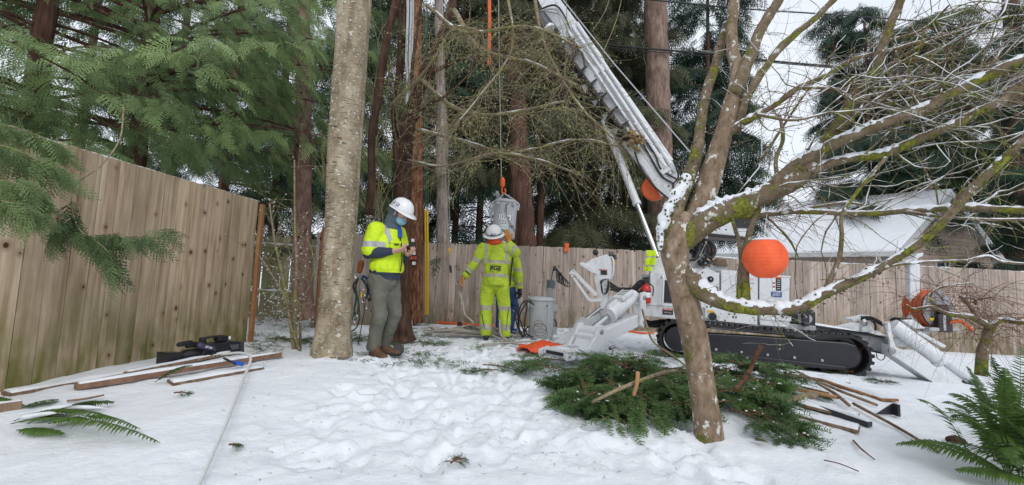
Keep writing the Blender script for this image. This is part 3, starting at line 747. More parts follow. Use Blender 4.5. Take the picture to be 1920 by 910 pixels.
# ---- darker conifers behind
far = [  # px, Y, height, r, nbr, L, zlo, material, label
    (300, 11.5, 14, .14, 40, 2.4, 1.2, DARKFIR, 'dark conifer deep behind the left fence, between the two near cedars'),
    (505, 11.8, 14, .14, 60, 2.3, 1.6, DARKFIR, 'dark conifer over the mossy fence, left of the brown branch-scarred trunk'),
    (650, 13.0, 15, .14, 64, 2.6, 1.2, DARKFIR, 'dark conifer hidden behind the pale lichen-spotted trunk'),
    (730, 12.0, 14, .12, 44, 1.9, 1.4, CEDAR_M, 'green conifer showing between the pale trunk and the utility pole'),
    (895, 12.8, 15, .12, 80, 2.5, 1.1, DARKFIR, 'dark conifer behind the fence between the grey trunk and the hanging transformer'),
    (1110, 14.0, 15, .13, 90, 2.9, 1.0, OLIVE, 'olive green cedar behind the fence under the white boom'),
    (1330, 14.5, 14, .11, 70, 1.9, 3.2, DARKFIR, 'blue-green spruce standing against the sky right of the big straight fir trunk'),
    (1170, 17.5, 16, .25, 70, 2.8, 1.5, DARKFIR, 'dark spruce farther back, behind the top of the white boom'),
    (1640, 21.0, 16, .14, 70, 3.2, 3.2, DARKFIR, 'dark conifer rising behind the left side of the house roof'),
    (1745, 23.0, 17, .14, 80, 3.6, 3.5, CEDAR_M, 'drooping green cedar directly behind the house gable'),
    (1935, 26.0, 17, .2, 90, 4.0, 1.0, CEDAR_M, 'tall green cedar at the right edge behind the fence'),
    (2060, 15.0, 14, .25, 60, 3.2, .8, DARKFIR, 'dark conifer beyond the right edge, reaching into view'),
    (1010, 11.9, 14, .12, 62, 2.3, 4.3, OLIVE, 'drooping olive cedar leaning over the back fence behind the hanging can'),
    (850, 12.1, 14, .10, 50, 2.0, 4.0, OLIVE, 'drooping cedar over the back fence beside the grey peeling trunk'),
    (120, 10.5, 13, .13, 20, 2.4, 1.9, DARKFIR, 'dark conifer deep behind the leftmost cedar')]
for i, (px, Y, H, r0, nb, L, zlo, mt, lab) in enumerate(far):
    conifer('conifer_tree', lab, g_(px, Y), H, r0, REDBARK if mt is not DARKFIR else BROWNBARK, mt, SP_MID, int(nb*1.3), lambda t, L=L: L*(1.1-.45*t), zlo, size=.62 if Y < 20 else .85, per=120 if (mt is OLIVE or Y > 20 or px > 1250) else 84,
            rise=.05, sag=.38 if mt is not DARKFIR else .25, seed=20+i, group='conifers behind the fences', hang=.75 if mt is not DARKFIR else .45, tone0=.42, tonev=.5, width=.36, my=120)

# ============================================================ TRUNKS
def trunk_tree(name, label, path, mat, cat='tree', n=20, wob=.08, seed=0, k=6, group=None, knots=(), flare=.35, wf=8, smooth='all', extra=None):
    """path rows: px, py, depth, width in pixels"""
    P = []
    for px, py, Y, wpx in path:
        p = W(px, py, Y); rr = wpx/2*np.linalg.norm(np.array(p)-CAM)/F/math.sqrt(1+((px-CX)/F)**2+((py-CY)/F)**2)*1.0; P.append((*p, rr))
    P = smooth_path(P, k); b0 = P[0] if P[0][2] < P[-1][2] else P[-1]
    root = empty(name, (b0[0], b0[1], b0[2]), label, cat, group)
    MB().tube(P[:, :3], P[:, 3], n, wob=wob, seed=seed, wf=wf).build('trunk', mat, root, smooth=smooth)
    return root, P
al, _ = trunk_tree('alder_tree', 'big pale lichen-spotted trunk rising out of the snow left of the bowed worker', [(622, 672, 4.45, 76), (621, 655, 4.45, 70), (625, 620, 4.45, 62), (630, 560, 4.45, 57), (633, 480, 4.45, 54), (639, 400, 4.45, 53), (643, 300, 4.4, 54), (649, 200, 4.35, 54), (656, 100, 4.3, 54), (662, 0, 4.25, 55), (668, -130, 4.15, 56)], ALDER, n=40, wob=.035, k=8, wf=3.5)
P = []
for px, py, Y, wp in [(642, 664, 4.6, 36), (644, 600, 4.6, 26), (650, 500, 4.6, 24), (656, 400, 4.6, 28), (662, 300, 4.55, 28), (669, 200, 4.5, 28), (676, 100, 4.45, 28), (683, 0, 4.4, 28), (690, -130, 4.3, 30)]:
    p = W(px, py, Y); P.append((*p, wp/2*Y/F))
P = smooth_path(P, 8); MB().tube(P[:, :3], P[:, 3], 26, wob=.04, seed=4, wf=3).build('fused_stem', ALDER, al, smooth='all')
br, P = trunk_tree('conifer_trunk_tree', 'slim reddish brown conifer trunk with branch scars in front of the mossy fence', [(568, 600, 7.2, 46), (568, 570, 7.2, 38), (566, 500, 7.2, 34), (567, 420, 7.2, 32), (568, 300, 7.2, 30), (569, 200, 7.2, 27), (569, 100, 7.2, 25), (568, 0, 7.2, 24), (567, -90, 7.2, 22)], BROWNBARK, n=20, wob=.06)
b = MB()
for k in range(16):
    i = int(len(P)*(.25+.7*k/16)); p = Vector(P[i][:3]); a = random.uniform(-2.6, -.5); d = Vector((math.cos(a), math.sin(a), .25)); b.cyl(p+d*P[i][3]*.8, p+d*(P[i][3]+random.uniform(.01, .06)), .018, 7, .011)
b.build('branch_stubs', DARKBARK, br)
trunk_tree('leaning_red_stem', 'thin dark red stem with pale lichen spots curving up behind the pale trunk', [(690, 402, 5.8, 17), (697, 350, 5.8, 15), (697, 260, 5.8, 14), (706, 200, 5.8, 14), (716, 130, 5.75, 14), (728, 60, 5.7, 14), (742, 0, 5.65, 14), (752, -90, 5.6, 13)], DARKBARK, n=12, seed=2, cat='tree')
# its foot goes on down behind the worker
dk, P = trunk_tree('dark_leaning_tree', 'dark mossy trunk behind the bowed worker, leaning right across the utility pole', [(752, 642, 6.4, 58), (750, 620, 6.4, 44), (751, 560, 6.4, 32), (752, 480, 6.4, 32), (754, 400, 6.4, 32), (757, 320, 6.4, 30), (763, 240, 6.35, 28), (781, 180, 6.3, 24), (799, 135, 6.25, 22), (818, 90, 6.2, 18), (842, 30, 6.1, 16), (860, -60, 6.0, 14)], DARKBARK, n=18, wob=.1, seed=9)
for pts in ([(752, 330, 6.35, 22), (742, 270, 6.3, 12), (738, 200, 6.2, 9), (748, 120, 6.0, 8), (750, 0, 5.9, 7), (755, -70, 5.8, 6)], [(760, 300, 6.3, 12), (775, 230, 6.1, 8), (772, 140, 6, 7), (785, 40, 5.9, 6), (800, -60, 5.8, 6)], [(800, 140, 6.2, 10), (850, 118, 6.0, 7), (905, 98, 5.8, 5), (960, 100, 5.6, 3)], [(765, 245, 6.3, 10), (800, 200, 6.0, 6), (835, 180, 5.8, 5), (885, 130, 5.6, 4), (905, 60, 5.5, 3)]):
    Q = smooth_path([(*W(a, c, Y), wp/2*Y/F) for a, c, Y, wp in pts], 6); MB().tube(Q[:, :3], Q[:, 3], 8, wob=.1).build('limb', DARKBARK, dk, smooth='all')
trunk_tree('grey_peeling_tree', 'grey trunk with long peeling strips standing just behind the back fence beside the hanging rope', [(831, 470, 10.3, 24), (830, 400, 10.3, 23), (829, 300, 10.3, 22), (828, 220, 10.3, 20), (826, 150, 10.3, 18), (824, 60, 10.3, 17), (822, -60, 10.3, 16)], GREYBARK, n=14, seed=5, wob=.14)
trunk_tree('red_cedar_trunk', 'thick fluted red cedar trunk behind the fence, right of the hanging transformer', [(984, 480, 10.5, 46), (981, 440, 10.5, 43), (978, 370, 10.5, 40), (974, 300, 10.5, 37), (970, 200, 10.7, 34), (962, 60, 11.2, 30), (958, -60, 11.4, 28)], REDBARK, n=26, seed=6, wob=.16)
trunk_tree('tall_fir_trunk', 'tall straight fir trunk behind the machine, crossed by the overhead cables', [(1243, 520, 12.5, 50), (1240, 400, 12.5, 48), (1237, 300, 12.5, 46), (1234, 200, 12.5, 44), (1231, 100, 12.5, 42), (1229, 0, 12.5, 41), (1227, -90, 12.5, 40)], FIRBARK, n=30, seed=7, wob=.1)
rt, P = trunk_tree('shaggy_red_trunk', 'broad red-brown trunk behind the bare branches at the upper right edge', [(1905, 500, 19.5, 30), (1903, 400, 19.5, 28), (1900, 250, 19.5, 26), (1898, 100, 19.5, 24), (1895, -90, 19.5, 22)], REDBARK, n=20, seed=8, wob=.15)

# ---- the utility pole with what is fixed to it
pl, P = trunk_tree('utility_pole', 'orange-brown wooden utility pole with peeling surface, right of the bowed worker', [(778, 606, 9.4, 29), (779, 500, 9.4, 28), (780, 400, 9.4, 28), (780, 300, 9.4, 27), (780, 200, 9.4, 26), (779, 100, 9.4, 25), (778, -100, 9.4, 24)], POLEWOOD, cat='pole', n=22, wob=.03)
def on(px, py, Y): return W(px, py, Y)
MB().tube([on(763, 600, 9.3), on(763, 500, 9.3), on(763, 425, 9.3)], .035, 10).build('conduit', LGREY, pl, smooth=True)
MB().box(on(764, 425, 9.3), (.05, .05, .12)).box(on(766, 470, 9.28), (.07, .05, .2)).build('conduit_clamp', STEEL, pl, bevel=.004)
MB().box(on(774, 484, 9.2), (.2, .03, .1)).build('meter_plate', BLACKP, pl, bevel=.003)
put_text('8215', .085, Matrix.Translation(on(774, 484, 9.18))@Matrix.Rotation(R(90), 4, 'X'), ORANGE, pl, 'pole_number', bold=.004)
for a, c in ((776, 475), (776, 494), (774, 451)): MB().box(on(a, c, 9.2), (.07, .03, .07)).build('tag_plate', LABELW, pl, bevel=.004)
for k, (px, wd) in enumerate(((763, .05), (769, .04), (773, .03))):
    MB().tube([on(px, 205, 9.2), on(px+1, 160, 9.18), on(px-1, 112, 9.2), on(px+2, 20, 9.2), on(px, -60, 9.2)], wd/2+.006, 6).build('metal_flashing', LGREY, pl)
pg = empty('guy_wires', on(800, 600, 9.7), 'thin green guy wires ending in bright yellow guards right of the utility pole', 'guy wires')
for k, px in enumerate((797, 800, 803)):
    MB().tube([on(px-4, -40, 9.6), on(px-1, 200, 9.65), on(px, 395, 9.7), on(px+1, 596, 9.7)], .006, 5).build('wire', plain('guy_wire_green', (.10, .16, .12), .5, var=.2), pg)
for px in (798, 802): MB().tube([on(px-1, 393, 9.68), on(px, 460, 9.7), on(px, 590, 9.7)], .022, 8).build('guard', YELLOW, pg, smooth=True)

# ---- overhead cables
for n_, (pts, rr) in enumerate([([(1060, 74, 12), (1200, 90, 12), (1330, 101, 12), (1440, 114, 12), (1600, 128, 12), (1760, 140, 12), (1960, 156, 12)], .028), ([(1060, 82, 12.1), (1200, 95, 12.1), (1330, 106, 12.1), (1440, 117, 12.1), (1600, 131, 12.1), (1960, 160, 12.1)], .012),
                              ([(1060, -18, 12), (1250, 3, 12), (1400, 17, 12), (1520, 25, 12), (1700, 38, 12), (1960, 62, 12)], .02)]):
    Q = smooth_path([(*W(a, c, Y), rr) for a, c, Y in pts], 6); m = MB(); m.tube(Q[:, :3], Q[:, 3], 6)
    o = m.build('overhead_cable', BLACK, origin=tuple(Q[0][:3])); tagit(o, ['thick lower overhead cable crossing in front of the tall fir trunk', 'thin cable strung just beneath the thick overhead cable', 'upper overhead cable near the top edge of the sky gap'][n_], 'cable', 'overhead cables')

# ============================================================ BARE TWIGS
def twigs(origins, n, rg, L=(.6, 1.6), dirs=((-1, 1), (-.6, .6), (-.6, .3)), r=.004, seg=9, curl=.5, droop=.0):
    m = MB(); pts = []
    for i in range(n):
        o = np.array(origins[rg.integers(len(origins))], float)+rg.normal(0, .03, 3); d = np.array([rg.uniform(*q) for q in dirs]); d /= np.linalg.norm(d)+1e-9; l = rg.uniform(*L)
        P = [o]; kink = rg.normal(0, curl, 3)
        for s in range(seg): d = d+kink*.12+rg.normal(0, .12, 3)+np.array([0, 0, -droop*.1]); d /= np.linalg.norm(d); P.append(P[-1]+d*l/seg)
        A_ = np.array(P)-CAM; dp = np.maximum(A_@_F, .1); qx = CX+F*(A_@_r)/dp; qy = CY-F*(A_@_u)/dp
        if dp[0] < 7 and ((qx > 893) & (qx < 985) & (qy > 325) & (qy < 470)).any(): continue   # nothing grows in front of the hoisted can
        rr = np.linspace(r*rg.uniform(.7, 1.6), r*.3, seg+1); m.tube(P, rr, 4, cap=False); pts += [(p, d) for p in P[2:]]
    return m, pts
def tufts(pts, n, rg, size=.012, name='lichen_tufts', mat=None, parent=None):
    t = MB().ell((0, 0, 0), (1, .8, .6), n=5, m=3); tv = np.array(t.v); tf = np.array([(f[0], f[1], f[2]) for f in t.f]+[(f[0], f[2], f[3]) for f in t.f if len(f) == 4])
    idx = rg.integers(0, len(pts), n); pos = np.array([pts[i][0] for i in idx])+rg.normal(0, size*.3, (n, 3)); d = rg.normal(0, 1, (n, 3)); up = rg.normal(0, 1, (n, 3))
    v, f, _ = scatter(tv, tf, frames(pos, d, up, size*rg.uniform(.5, 1.5, n)), np.zeros(n)); return ins_mesh(name, v, f, mat or LICHEN, parent)
rg = np.random.default_rng(11)
tb = empty('bare_lichen_tree', g_(905, 7.9), 'tangle of bare budding branches with lichen filling the space above the rear worker', 'tree')
main = [[(852, 20, 6.0, 12), (900, 90, 5.6, 9), (1000, 120, 5.4, 7), (1080, 160, 5.2, 5)], [(790, 150, 6.2, 9), (850, 200, 5.8, 7), (930, 215, 5.5, 6), (1060, 190, 5.3, 4)], [(800, 10, 6, 8), (870, 60, 5.7, 7), (990, 50, 5.4, 5), (1090, 90, 5.2, 4)],
        [(770, 240, 6.2, 7), (860, 262, 5.8, 5), (960, 285, 5.6, 5), (1080, 262, 5.5, 4), (1160, 275, 5.4, 3)], [(730, 200, 6, 6), (800, 130, 5.6, 5), (850, 55, 5.2, 5), (905, 60, 5.0, 4)], [(765, 300, 6.2, 5), (830, 312, 5.8, 4), (925, 288, 5.5, 5), (1010, 300, 5.4, 4), (1090, 330, 5.3, 3)],
        [(1000, -20, 5.6, 8), (1020, 80, 5.4, 6), (1080, 190, 5.2, 5), (1150, 260, 5.1, 4)], [(950, -20, 5.8, 6), (960, 90, 5.5, 5), (900, 180, 5.3, 4), (850, 240, 5.2, 3)]]
org = []
for i, pts in enumerate(main):
    Q = smooth_path([(*W(a, c, Y), wp/2*Y/F) for a, c, Y, wp in pts], 7); MB().tube(Q[:, :3], Q[:, 3], 7, wob=.15, seed=i).build('limb', TWIG, tb, smooth='all'); org += [q[:3] for q in Q[3:]]
    S = Q.copy(); S[:, 2] += S[:, 3]*.6; S[:, 3] *= np.clip(.35+1.2*noise3(S[:, 0]*9, S[:, 1]*9, i), .05, .8); MB().tube(S[:, :3], S[:, 3], 5).build('snow_on_limb', SNOW, tb, smooth='all')
for j, (cx, cy, Yv, nn, dz) in enumerate([(960, 150, 5.6, 90, (-.8, .3)), (1080, 230, 5.4, 70, (-.7, .1)), (880, 60, 5.8, 70, (-.8, .6)), (820, 150, 6, 50, (-.9, .6)), (1020, 40, 5.6, 70, (-.8, .4))]):
    pass
m, tp = twigs(org, 760, rg, (.35, 1.15), ((-1, 1), (-.5, .6), (-1.0, .35)), .0032, 8, .6, .5); m.build('twigs', TWIG, tb)
m2, tp2 = twigs([p for p, d in tp], 900, rg, (.12, .4), ((-1, 1), (-.5, .5), (-1, .5)), .0018, 4, .6); m2.build('fine_twigs', TWIG, tb)
tufts(tp+tp2, 2600, rg, .010, parent=tb)['kind'] = 'stuff'
# hanging vertical whips from above
whips = [[(1060, -40, 6), (1063, 60, 6), (1058, 160, 6)], [(1110, 60, 6.2), (1135, 20, 6.2), (1150, -30, 6.2)], [(1130, 100, 6.2), (1155, 40, 6.2), (1172, -30, 6.2)]]
for pts in whips: Q = smooth_path([(*W(a, c, Y), .006) for a, c, Y in pts], 5); MB().tube(Q[:, :3], Q[:, 3], 5).build('whip', TWIG, tb)
# thin bare stems behind the workers, left of the pole
ts = empty('bare_sapling', g_(700, 6.6), 'clump of thin bare upright stems between the pale trunk and the dark leaning tree', 'sapling'); m, tp = twigs([W(a, c, 6.4) for a, c in ((690, 430), (700, 390), (710, 420), (735, 380), (728, 300), (760, 300), (690, 300), (700, 200), (745, 200))], 70, rg, (.8, 2.4), ((-.35, .4), (-.3, .3), (.5, 1.2)), .006, 10, .35); m.build('stems', TWIG, ts); tufts(tp, 200, rg, .012, parent=ts)['kind'] = 'stuff'
tl = empty('bare_sapling', g_(590, 6.6), 'thin grey whips leaning against the slim brown trunk', 'sapling'); m, tp = twigs([W(a, c, 7) for a, c in ((600, 300), (612, 340), (545, 300), (605, 200), (590, 150), (520, 150))], 26, rg, (.8, 2.2), ((-.5, .2), (-.3, .3), (.5, 1.2)), .007, 10, .3); m.build('stems', TWIG, tl)
# understorey shrub by the end of the left fence
sh = empty('bare_shrub', G(545, 655), 'leafless shrub with upright green-brown stems and snow flecks by the end of the left fence', 'shrub')
og = []
for pts in ([(553, 668, 5.1, 9), (545, 600, 5.1, 8), (530, 520, 5.1, 6), (515, 450, 5.1, 4), (505, 380, 5.1, 3)], [(560, 662, 5.1, 7), (552, 600, 5.1, 6), (556, 500, 5.1, 5), (553, 420, 5.1, 4), (552, 300, 5.1, 3)], [(563, 660, 5.0, 5), (545, 610, 5, 4), (535, 560, 5, 3), (500, 500, 5, 3), (478, 470, 5, 2)], [(563, 655, 5.2, 5), (563, 560, 5.2, 3)], [(545, 640, 5.3, 5), (570, 560, 5.3, 4), (590, 500, 5.3, 3), (575, 440, 5.3, 2)]):
    Q = smooth_path([(*W(a, c, Y), wp/2*Y/F) for a, c, Y, wp in pts], 6); MB().tube(Q[:, :3], Q[:, 3], 7, wob=.1).build('stem', TWIG, sh, smooth='all'); og += [q[:3] for q in Q[4:]]
m, tp = twigs(og, 120, rg, (.15, .55), ((-1, 1), (-.6, .6), (-.1, 1)), .0035, 6, .5); m.build('twigs', TWIG, sh); tufts(tp, 260, rg, .008, 'snow_flecks', SNOW, sh)['kind'] = 'stuff'
sh2 = empty('low_shrub', G(505, 600), 'low snow-flecked shrub at the foot of the mossy fence', 'shrub'); m, tp = twigs([W(a, c, 7.6) for a, c in ((490, 600), (520, 600), (545, 590), (500, 570), (535, 560))], 70, rg, (.3, .9), ((-1, 1), (-.6, .6), (-.1, 1)), .0045, 6, .6); m.build('twigs', TWIG, sh2); tufts(tp, 240, rg, .014, 'snow_flecks', SNOW, sh2)['kind'] = 'stuff'

# ============================================================ THE MAPLE IN FRONT
mp_root = empty('mossy_maple_tree', G(1330, 805), 'mossy snow-dusted maple in the foreground with its limbs spreading out to the right', 'tree')
def mlimb(pts, name='limb', mat=None, n=12, k=8, wob=.16, snow=0.0, seed=0, wf=22, smr=None, parent=None, gap=0.0, moss=0.0):
    parent = parent or mp_root
    Q = []
    for q in pts:
        px, py, Y, wp = q[:4]; p = W(px, py, Y); Q.append((*p, wp*.82/2*Y/F))
    Q = smooth_path(Q, k)
    MB().tube(Q[:, :3], Q[:, 3], n, wob=wob, seed=seed, wf=wf).build(name, mat or MAPLE_UP, parent, smooth='all')
    if snow:
        n_ = max(8, int(sum(np.linalg.norm(np.diff(Q[:, :3], axis=0), axis=1))/.012)); s_ = np.linspace(0, len(Q)-1, n_); S = np.stack([np.interp(s_, np.arange(len(Q)), Q[:, j]) for j in range(4)], 1)
        T = np.gradient(S[:, :3], axis=0); T /= np.linalg.norm(T, axis=1)[:, None]; flat = 1-np.abs(T[:, 2])**2
        msk = .72+1.1*fbm(S[:, 0]*9, S[:, 1]*9, S[:, 2]*9+seed, 3, 3)-gap
        lump = 1+.35*noise3(S[:, 0]*45, S[:, 1]*45, S[:, 2]*45, 4)
        rr = S[:, 3]*.78*snow*np.clip(msk, 0, 1)**.5*lump*np.clip(flat*1.5, .25, 1)+.0005
        S[:, 2] += S[:, 3]*.52+.0*rr; MB().tube(S[:, :3], rr, 8, wob=.25, seed=seed+1, wf=40).build('snow_cap', SNOW, parent, smooth='all')
    return Q
# trunk: one swelling stem
trk = mlimb([(1330, 835, 2.78, 64), (1326, 790, 2.78, 60), (1318, 740, 2.78, 56), (1311, 690, 2.8, 56), (1303, 640, 2.8, 60), (1291, 590, 2.8, 58), (1280, 545, 2.8, 56), (1270, 505, 2.8, 56), (1264, 472, 2.8, 62), (1272, 440, 2.82, 70), (1286, 412, 2.85, 64)], 'trunk', MAPLE, n=36, wob=.05, wf=7, seed=2)
L_ = []
L_.append(mlimb([(1262, 480, 2.8, 50), (1254, 430, 2.82, 46), (1264, 390, 2.85, 46), (1284, 345, 2.9, 36), (1303, 300, 2.95, 28), (1313, 240, 3.0, 23), (1324, 175, 3.05, 22), (1339, 130, 3.1, 21), (1354, 75, 3.15, 19), (1363, 45, 3.2, 18)], snow=1.0, seed=3, n=20, wob=.10))
L_.append(mlimb([(1296, 425, 2.85, 54), (1318, 375, 2.86, 52), (1333, 330, 2.88, 50), (1345, 290, 2.9, 46), (1357, 250, 2.9, 40), (1369, 200, 2.92, 36), (1380, 160, 2.95, 34), (1382, 130, 2.98, 30), (1374, 95, 3.0, 27), (1372, 50, 3.05, 25), (1377, 0, 3.1, 24), (1380, -80, 3.2, 22)], mat=MAPLE, snow=0, seed=4, n=24, wob=.08, wf=10))
L_.append(mlimb([(1378, 180, 2.9, 30), (1395, 130, 2.92, 29), (1410, 98, 2.95, 27), (1424, 60, 2.98, 25), (1444, 26, 3.0, 23), (1460, 0, 3.02, 22), (1490, -70, 3.1, 20)], snow=.45, seed=5, gap=.35, n=16))
L_.append(mlimb([(1380, 250, 2.9, 22), (1395, 195, 2.88, 20), (1414, 158, 2.86, 19), (1437, 125, 2.85, 18), (1461, 92, 2.83, 17), (1497, 59, 2.8, 16), (1530, 33, 2.8, 15), (1563, 0, 2.78, 14), (1610, -50, 2.75, 13)], snow=.75, seed=6, gap=.1))
L_.append(mlimb([(1345, 275, 2.9, 16), (1375, 244, 2.85, 17), (1398, 228, 2.8, 17), (1451, 198, 2.72, 15), (1497, 165, 2.65, 13), (1550, 142, 2.6, 12), (1600, 112, 2.5, 10), (1680, 92, 2.45, 8), (1780, 62, 2.4, 6), (1900, 30, 2.35, 5)], snow=1.0, seed=7))
big = mlimb([(1268, 458, 2.8, 58), (1308, 425, 2.78, 58), (1350, 400, 2.75, 58), (1400, 380, 2.7, 50), (1440, 362, 2.67, 46), (1480, 345, 2.63, 44), (1510, 322, 2.6, 42)], snow=.85, seed=8, n=24, wob=.10); L_.append(big)
L_.append(mlimb([(1500, 325, 2.6, 34), (1535, 290, 2.58, 34), (1566, 247, 2.55, 34), (1600, 191, 2.5, 31), (1620, 160, 2.48, 25), (1639, 132, 2.45, 22), (1662, 66, 2.4, 20), (1689, 0, 2.36, 18), (1715, -70, 2.3, 17)], snow=.75, seed=9, n=16, gap=.05))
L_.append(mlimb([(1440, 355, 2.66, 28), (1490, 312, 2.6, 28), (1550, 277, 2.5, 27), (1600, 254, 2.44, 26), (1659, 231, 2.37, 25), (1731, 205, 2.3, 25), (1781, 178, 2.24, 24), (1847, 145, 2.18, 24), (1920, 112, 2.1, 26), (2030, 60, 2.0, 26)], snow=1.05, seed=10, n=16))
L_.append(mlimb([(1500, 335, 2.6, 30), (1535, 315, 2.57, 24), (1583, 300, 2.53, 19), (1640, 292, 2.48, 19), (1672, 284, 2.44, 20), (1731, 257, 2.37, 20), (1781, 238, 2.3, 20), (1830, 211, 2.24, 21), (1880, 188, 2.2, 22), (1920, 158, 2.15, 24), (2020, 100, 2.05, 25)], snow=1.1, seed=11, n=16))
L_.append(mlimb([(1375, 405, 2.74, 16), (1420, 404, 2.7, 15), (1480, 397, 2.65, 14), (1540, 398, 2.6, 13), (1600, 401, 2.55, 14), (1650, 400, 2.5, 14), (1700, 395, 2.45, 15), (1760, 392, 2.4, 16), (1800, 390, 2.36, 17), (1860, 392, 2.3, 17), (1940, 396, 2.25, 18), (2060, 400, 2.2, 18)], snow=1.2, seed=12, gap=-.1))
L_.append(mlimb([(1440, 400, 2.69, 8), (1500, 393, 2.64, 7), (1550, 385, 2.6, 7), (1590, 380, 2.55, 6), (1620, 385, 2.5, 4)], snow=1.0, seed=13))
low = mlimb([(1275, 500, 2.8, 44), (1292, 520, 2.76, 42), (1310, 542, 2.72, 40), (1340, 562, 2.67, 34), (1375, 574, 2.62, 31), (1420, 580, 2.57, 28), (1470, 580, 2.52, 25), (1510, 571, 2.48, 25), (1550, 549, 2.44, 23), (1621, 517, 2.36, 20), (1668, 492, 2.3, 18), (1729, 452, 2.24, 18), (1775, 409, 2.18, 19), (1806, 372, 2.14, 21), (1843, 335, 2.1, 21), (1883, 298, 2.06, 19), (1920, 262, 2.02, 17), (2010, 190, 1.95, 15)], snow=1.2, seed=14, n=18, gap=-.15, wob=.12); L_.append(low)
L_.append(mlimb([(1545, 552, 2.44, 14), (1562, 512, 2.44, 11), (1575, 477, 2.43, 10), (1578, 440, 2.42, 9), (1578, 405, 2.42, 8), (1594, 378, 2.42, 8), (1618, 345, 2.42, 8), (1640, 320, 2.42, 9), (1661, 296, 2.42, 9)], snow=.9, seed=15, gap=-.1))
L_.append(mlimb([(1388, 570, 2.62, 14), (1386, 530, 2.64, 12), (1390, 490, 2.66, 11), (1386, 455, 2.67, 10), (1379, 432, 2.68, 9), (1373, 412, 2.7, 8)], snow=1.1, seed=16, gap=-.3))
L_.append(mlimb([(1400, 575, 2.6, 22), (1398, 530, 2.62, 19), (1397, 490, 2.64, 17), (1402, 450, 2.66, 15), (1412, 415, 2.68, 14), (1424, 390, 2.7, 13)], snow=1.15, seed=17, gap=-.3))
L_.append(mlimb([(1600, 525, 2.36, 8), (1661, 501, 2.3, 6), (1732, 492, 2.24, 6), (1806, 489, 2.18, 6), (1852, 481, 2.14, 6), (1883, 492, 2.1, 6), (1960, 497, 2.05, 5)], snow=1.2, seed=18))
L_.append(mlimb([(1700, 397, 2.44, 8), (1750, 405, 2.38, 7), (1840, 412, 2.3, 7), (1940, 412, 2.2, 7)], snow=.9, seed=19, gap=.1))
L_.append(mlimb([(1795, 385, 2.3, 16), (1760, 420, 2.27, 12), (1735, 445, 2.25, 10)], snow=1.0, seed=20))
L_.append(mlimb([(1462, 215, 2.7, 7), (1468, 260, 2.68, 8), (1455, 300, 2.66, 9), (1458, 340, 2.65, 10)], snow=1.1, seed=21, gap=-.1))
L_.append(mlimb([(1425, 300, 2.8, 8), (1440, 280, 2.8, 7), (1500, 190, 2.8, 5), (1545, 130, 2.8, 4)], snow=.6, seed=22))
for i, (a, c) in enumerate([((1600, 195), (1720, 100)), ((1640, 140), (1860, 40)), ((1590, 210), (1760, 170)), ((1610, 165), (1740, 150)), ((1570, 245), (1700, 150)), ((1655, 80), (1780, 10)), ((1740, 150), (1910, 130)), ((1640, 180), (1800, 210)), ((1700, 120), (1830, 60)), ((1500, 165), (1600, 190)), ((1420, 215), (1560, 210))]):
    mx = ((a[0]+c[0])/2+random.uniform(-20, 20), (a[1]+c[1])/2+random.uniform(-14, 22)); L_.append(mlimb([(a[0], a[1], 2.5, 8), (mx[0], mx[1], 2.42, 6), (c[0], c[1], 2.3, 4)], snow=1.1, seed=30+i, n=8))
rg = np.random.default_rng(21)
org = [q[:3] for Q in L_[3:] for q in Q[::2]]
m, tp = twigs(org, 120, rg, (.08, .35), ((-.3, 1), (-.6, .4), (-.4, .9)), .0022, 7, .5); m.build('twigs', TWIG, mp_root)
m, tp2 = twigs([q[:3] for Q in L_[-11:] for q in Q], 90, rg, (.15, .5), ((-.2, 1), (-.5, .5), (-.5, .8)), .0019, 8, .5); m.build('twigs', TWIG_RED, mp_root)
m, tp3 = twigs([p for p, d in tp2], 110, rg, (.08, .3), ((-.6, 1), (-.5, .5), (-.5, .8)), .0012, 5, .5); m.build('twigs', TWIG_RED, mp_root)
MOSS = plain('moss_tuft', (.11, .12, .03), .95, var=.5, mode='world', scale=30)
mt = [(q[:3]+np.array([rg.normal(0, .5)*q[3], rg.normal(0, .5)*q[3]-q[3]*.2, rg.normal(-.25, .8)*q[3]]), 0) for Q in (L_[0], big, L_[6], L_[7], L_[8], low) for q in np.repeat(Q, 3, 0)]
tufts(mt, 2400, rg, .0060, 'moss_tufts', MOSS, mp_root)['kind'] = 'stuff'

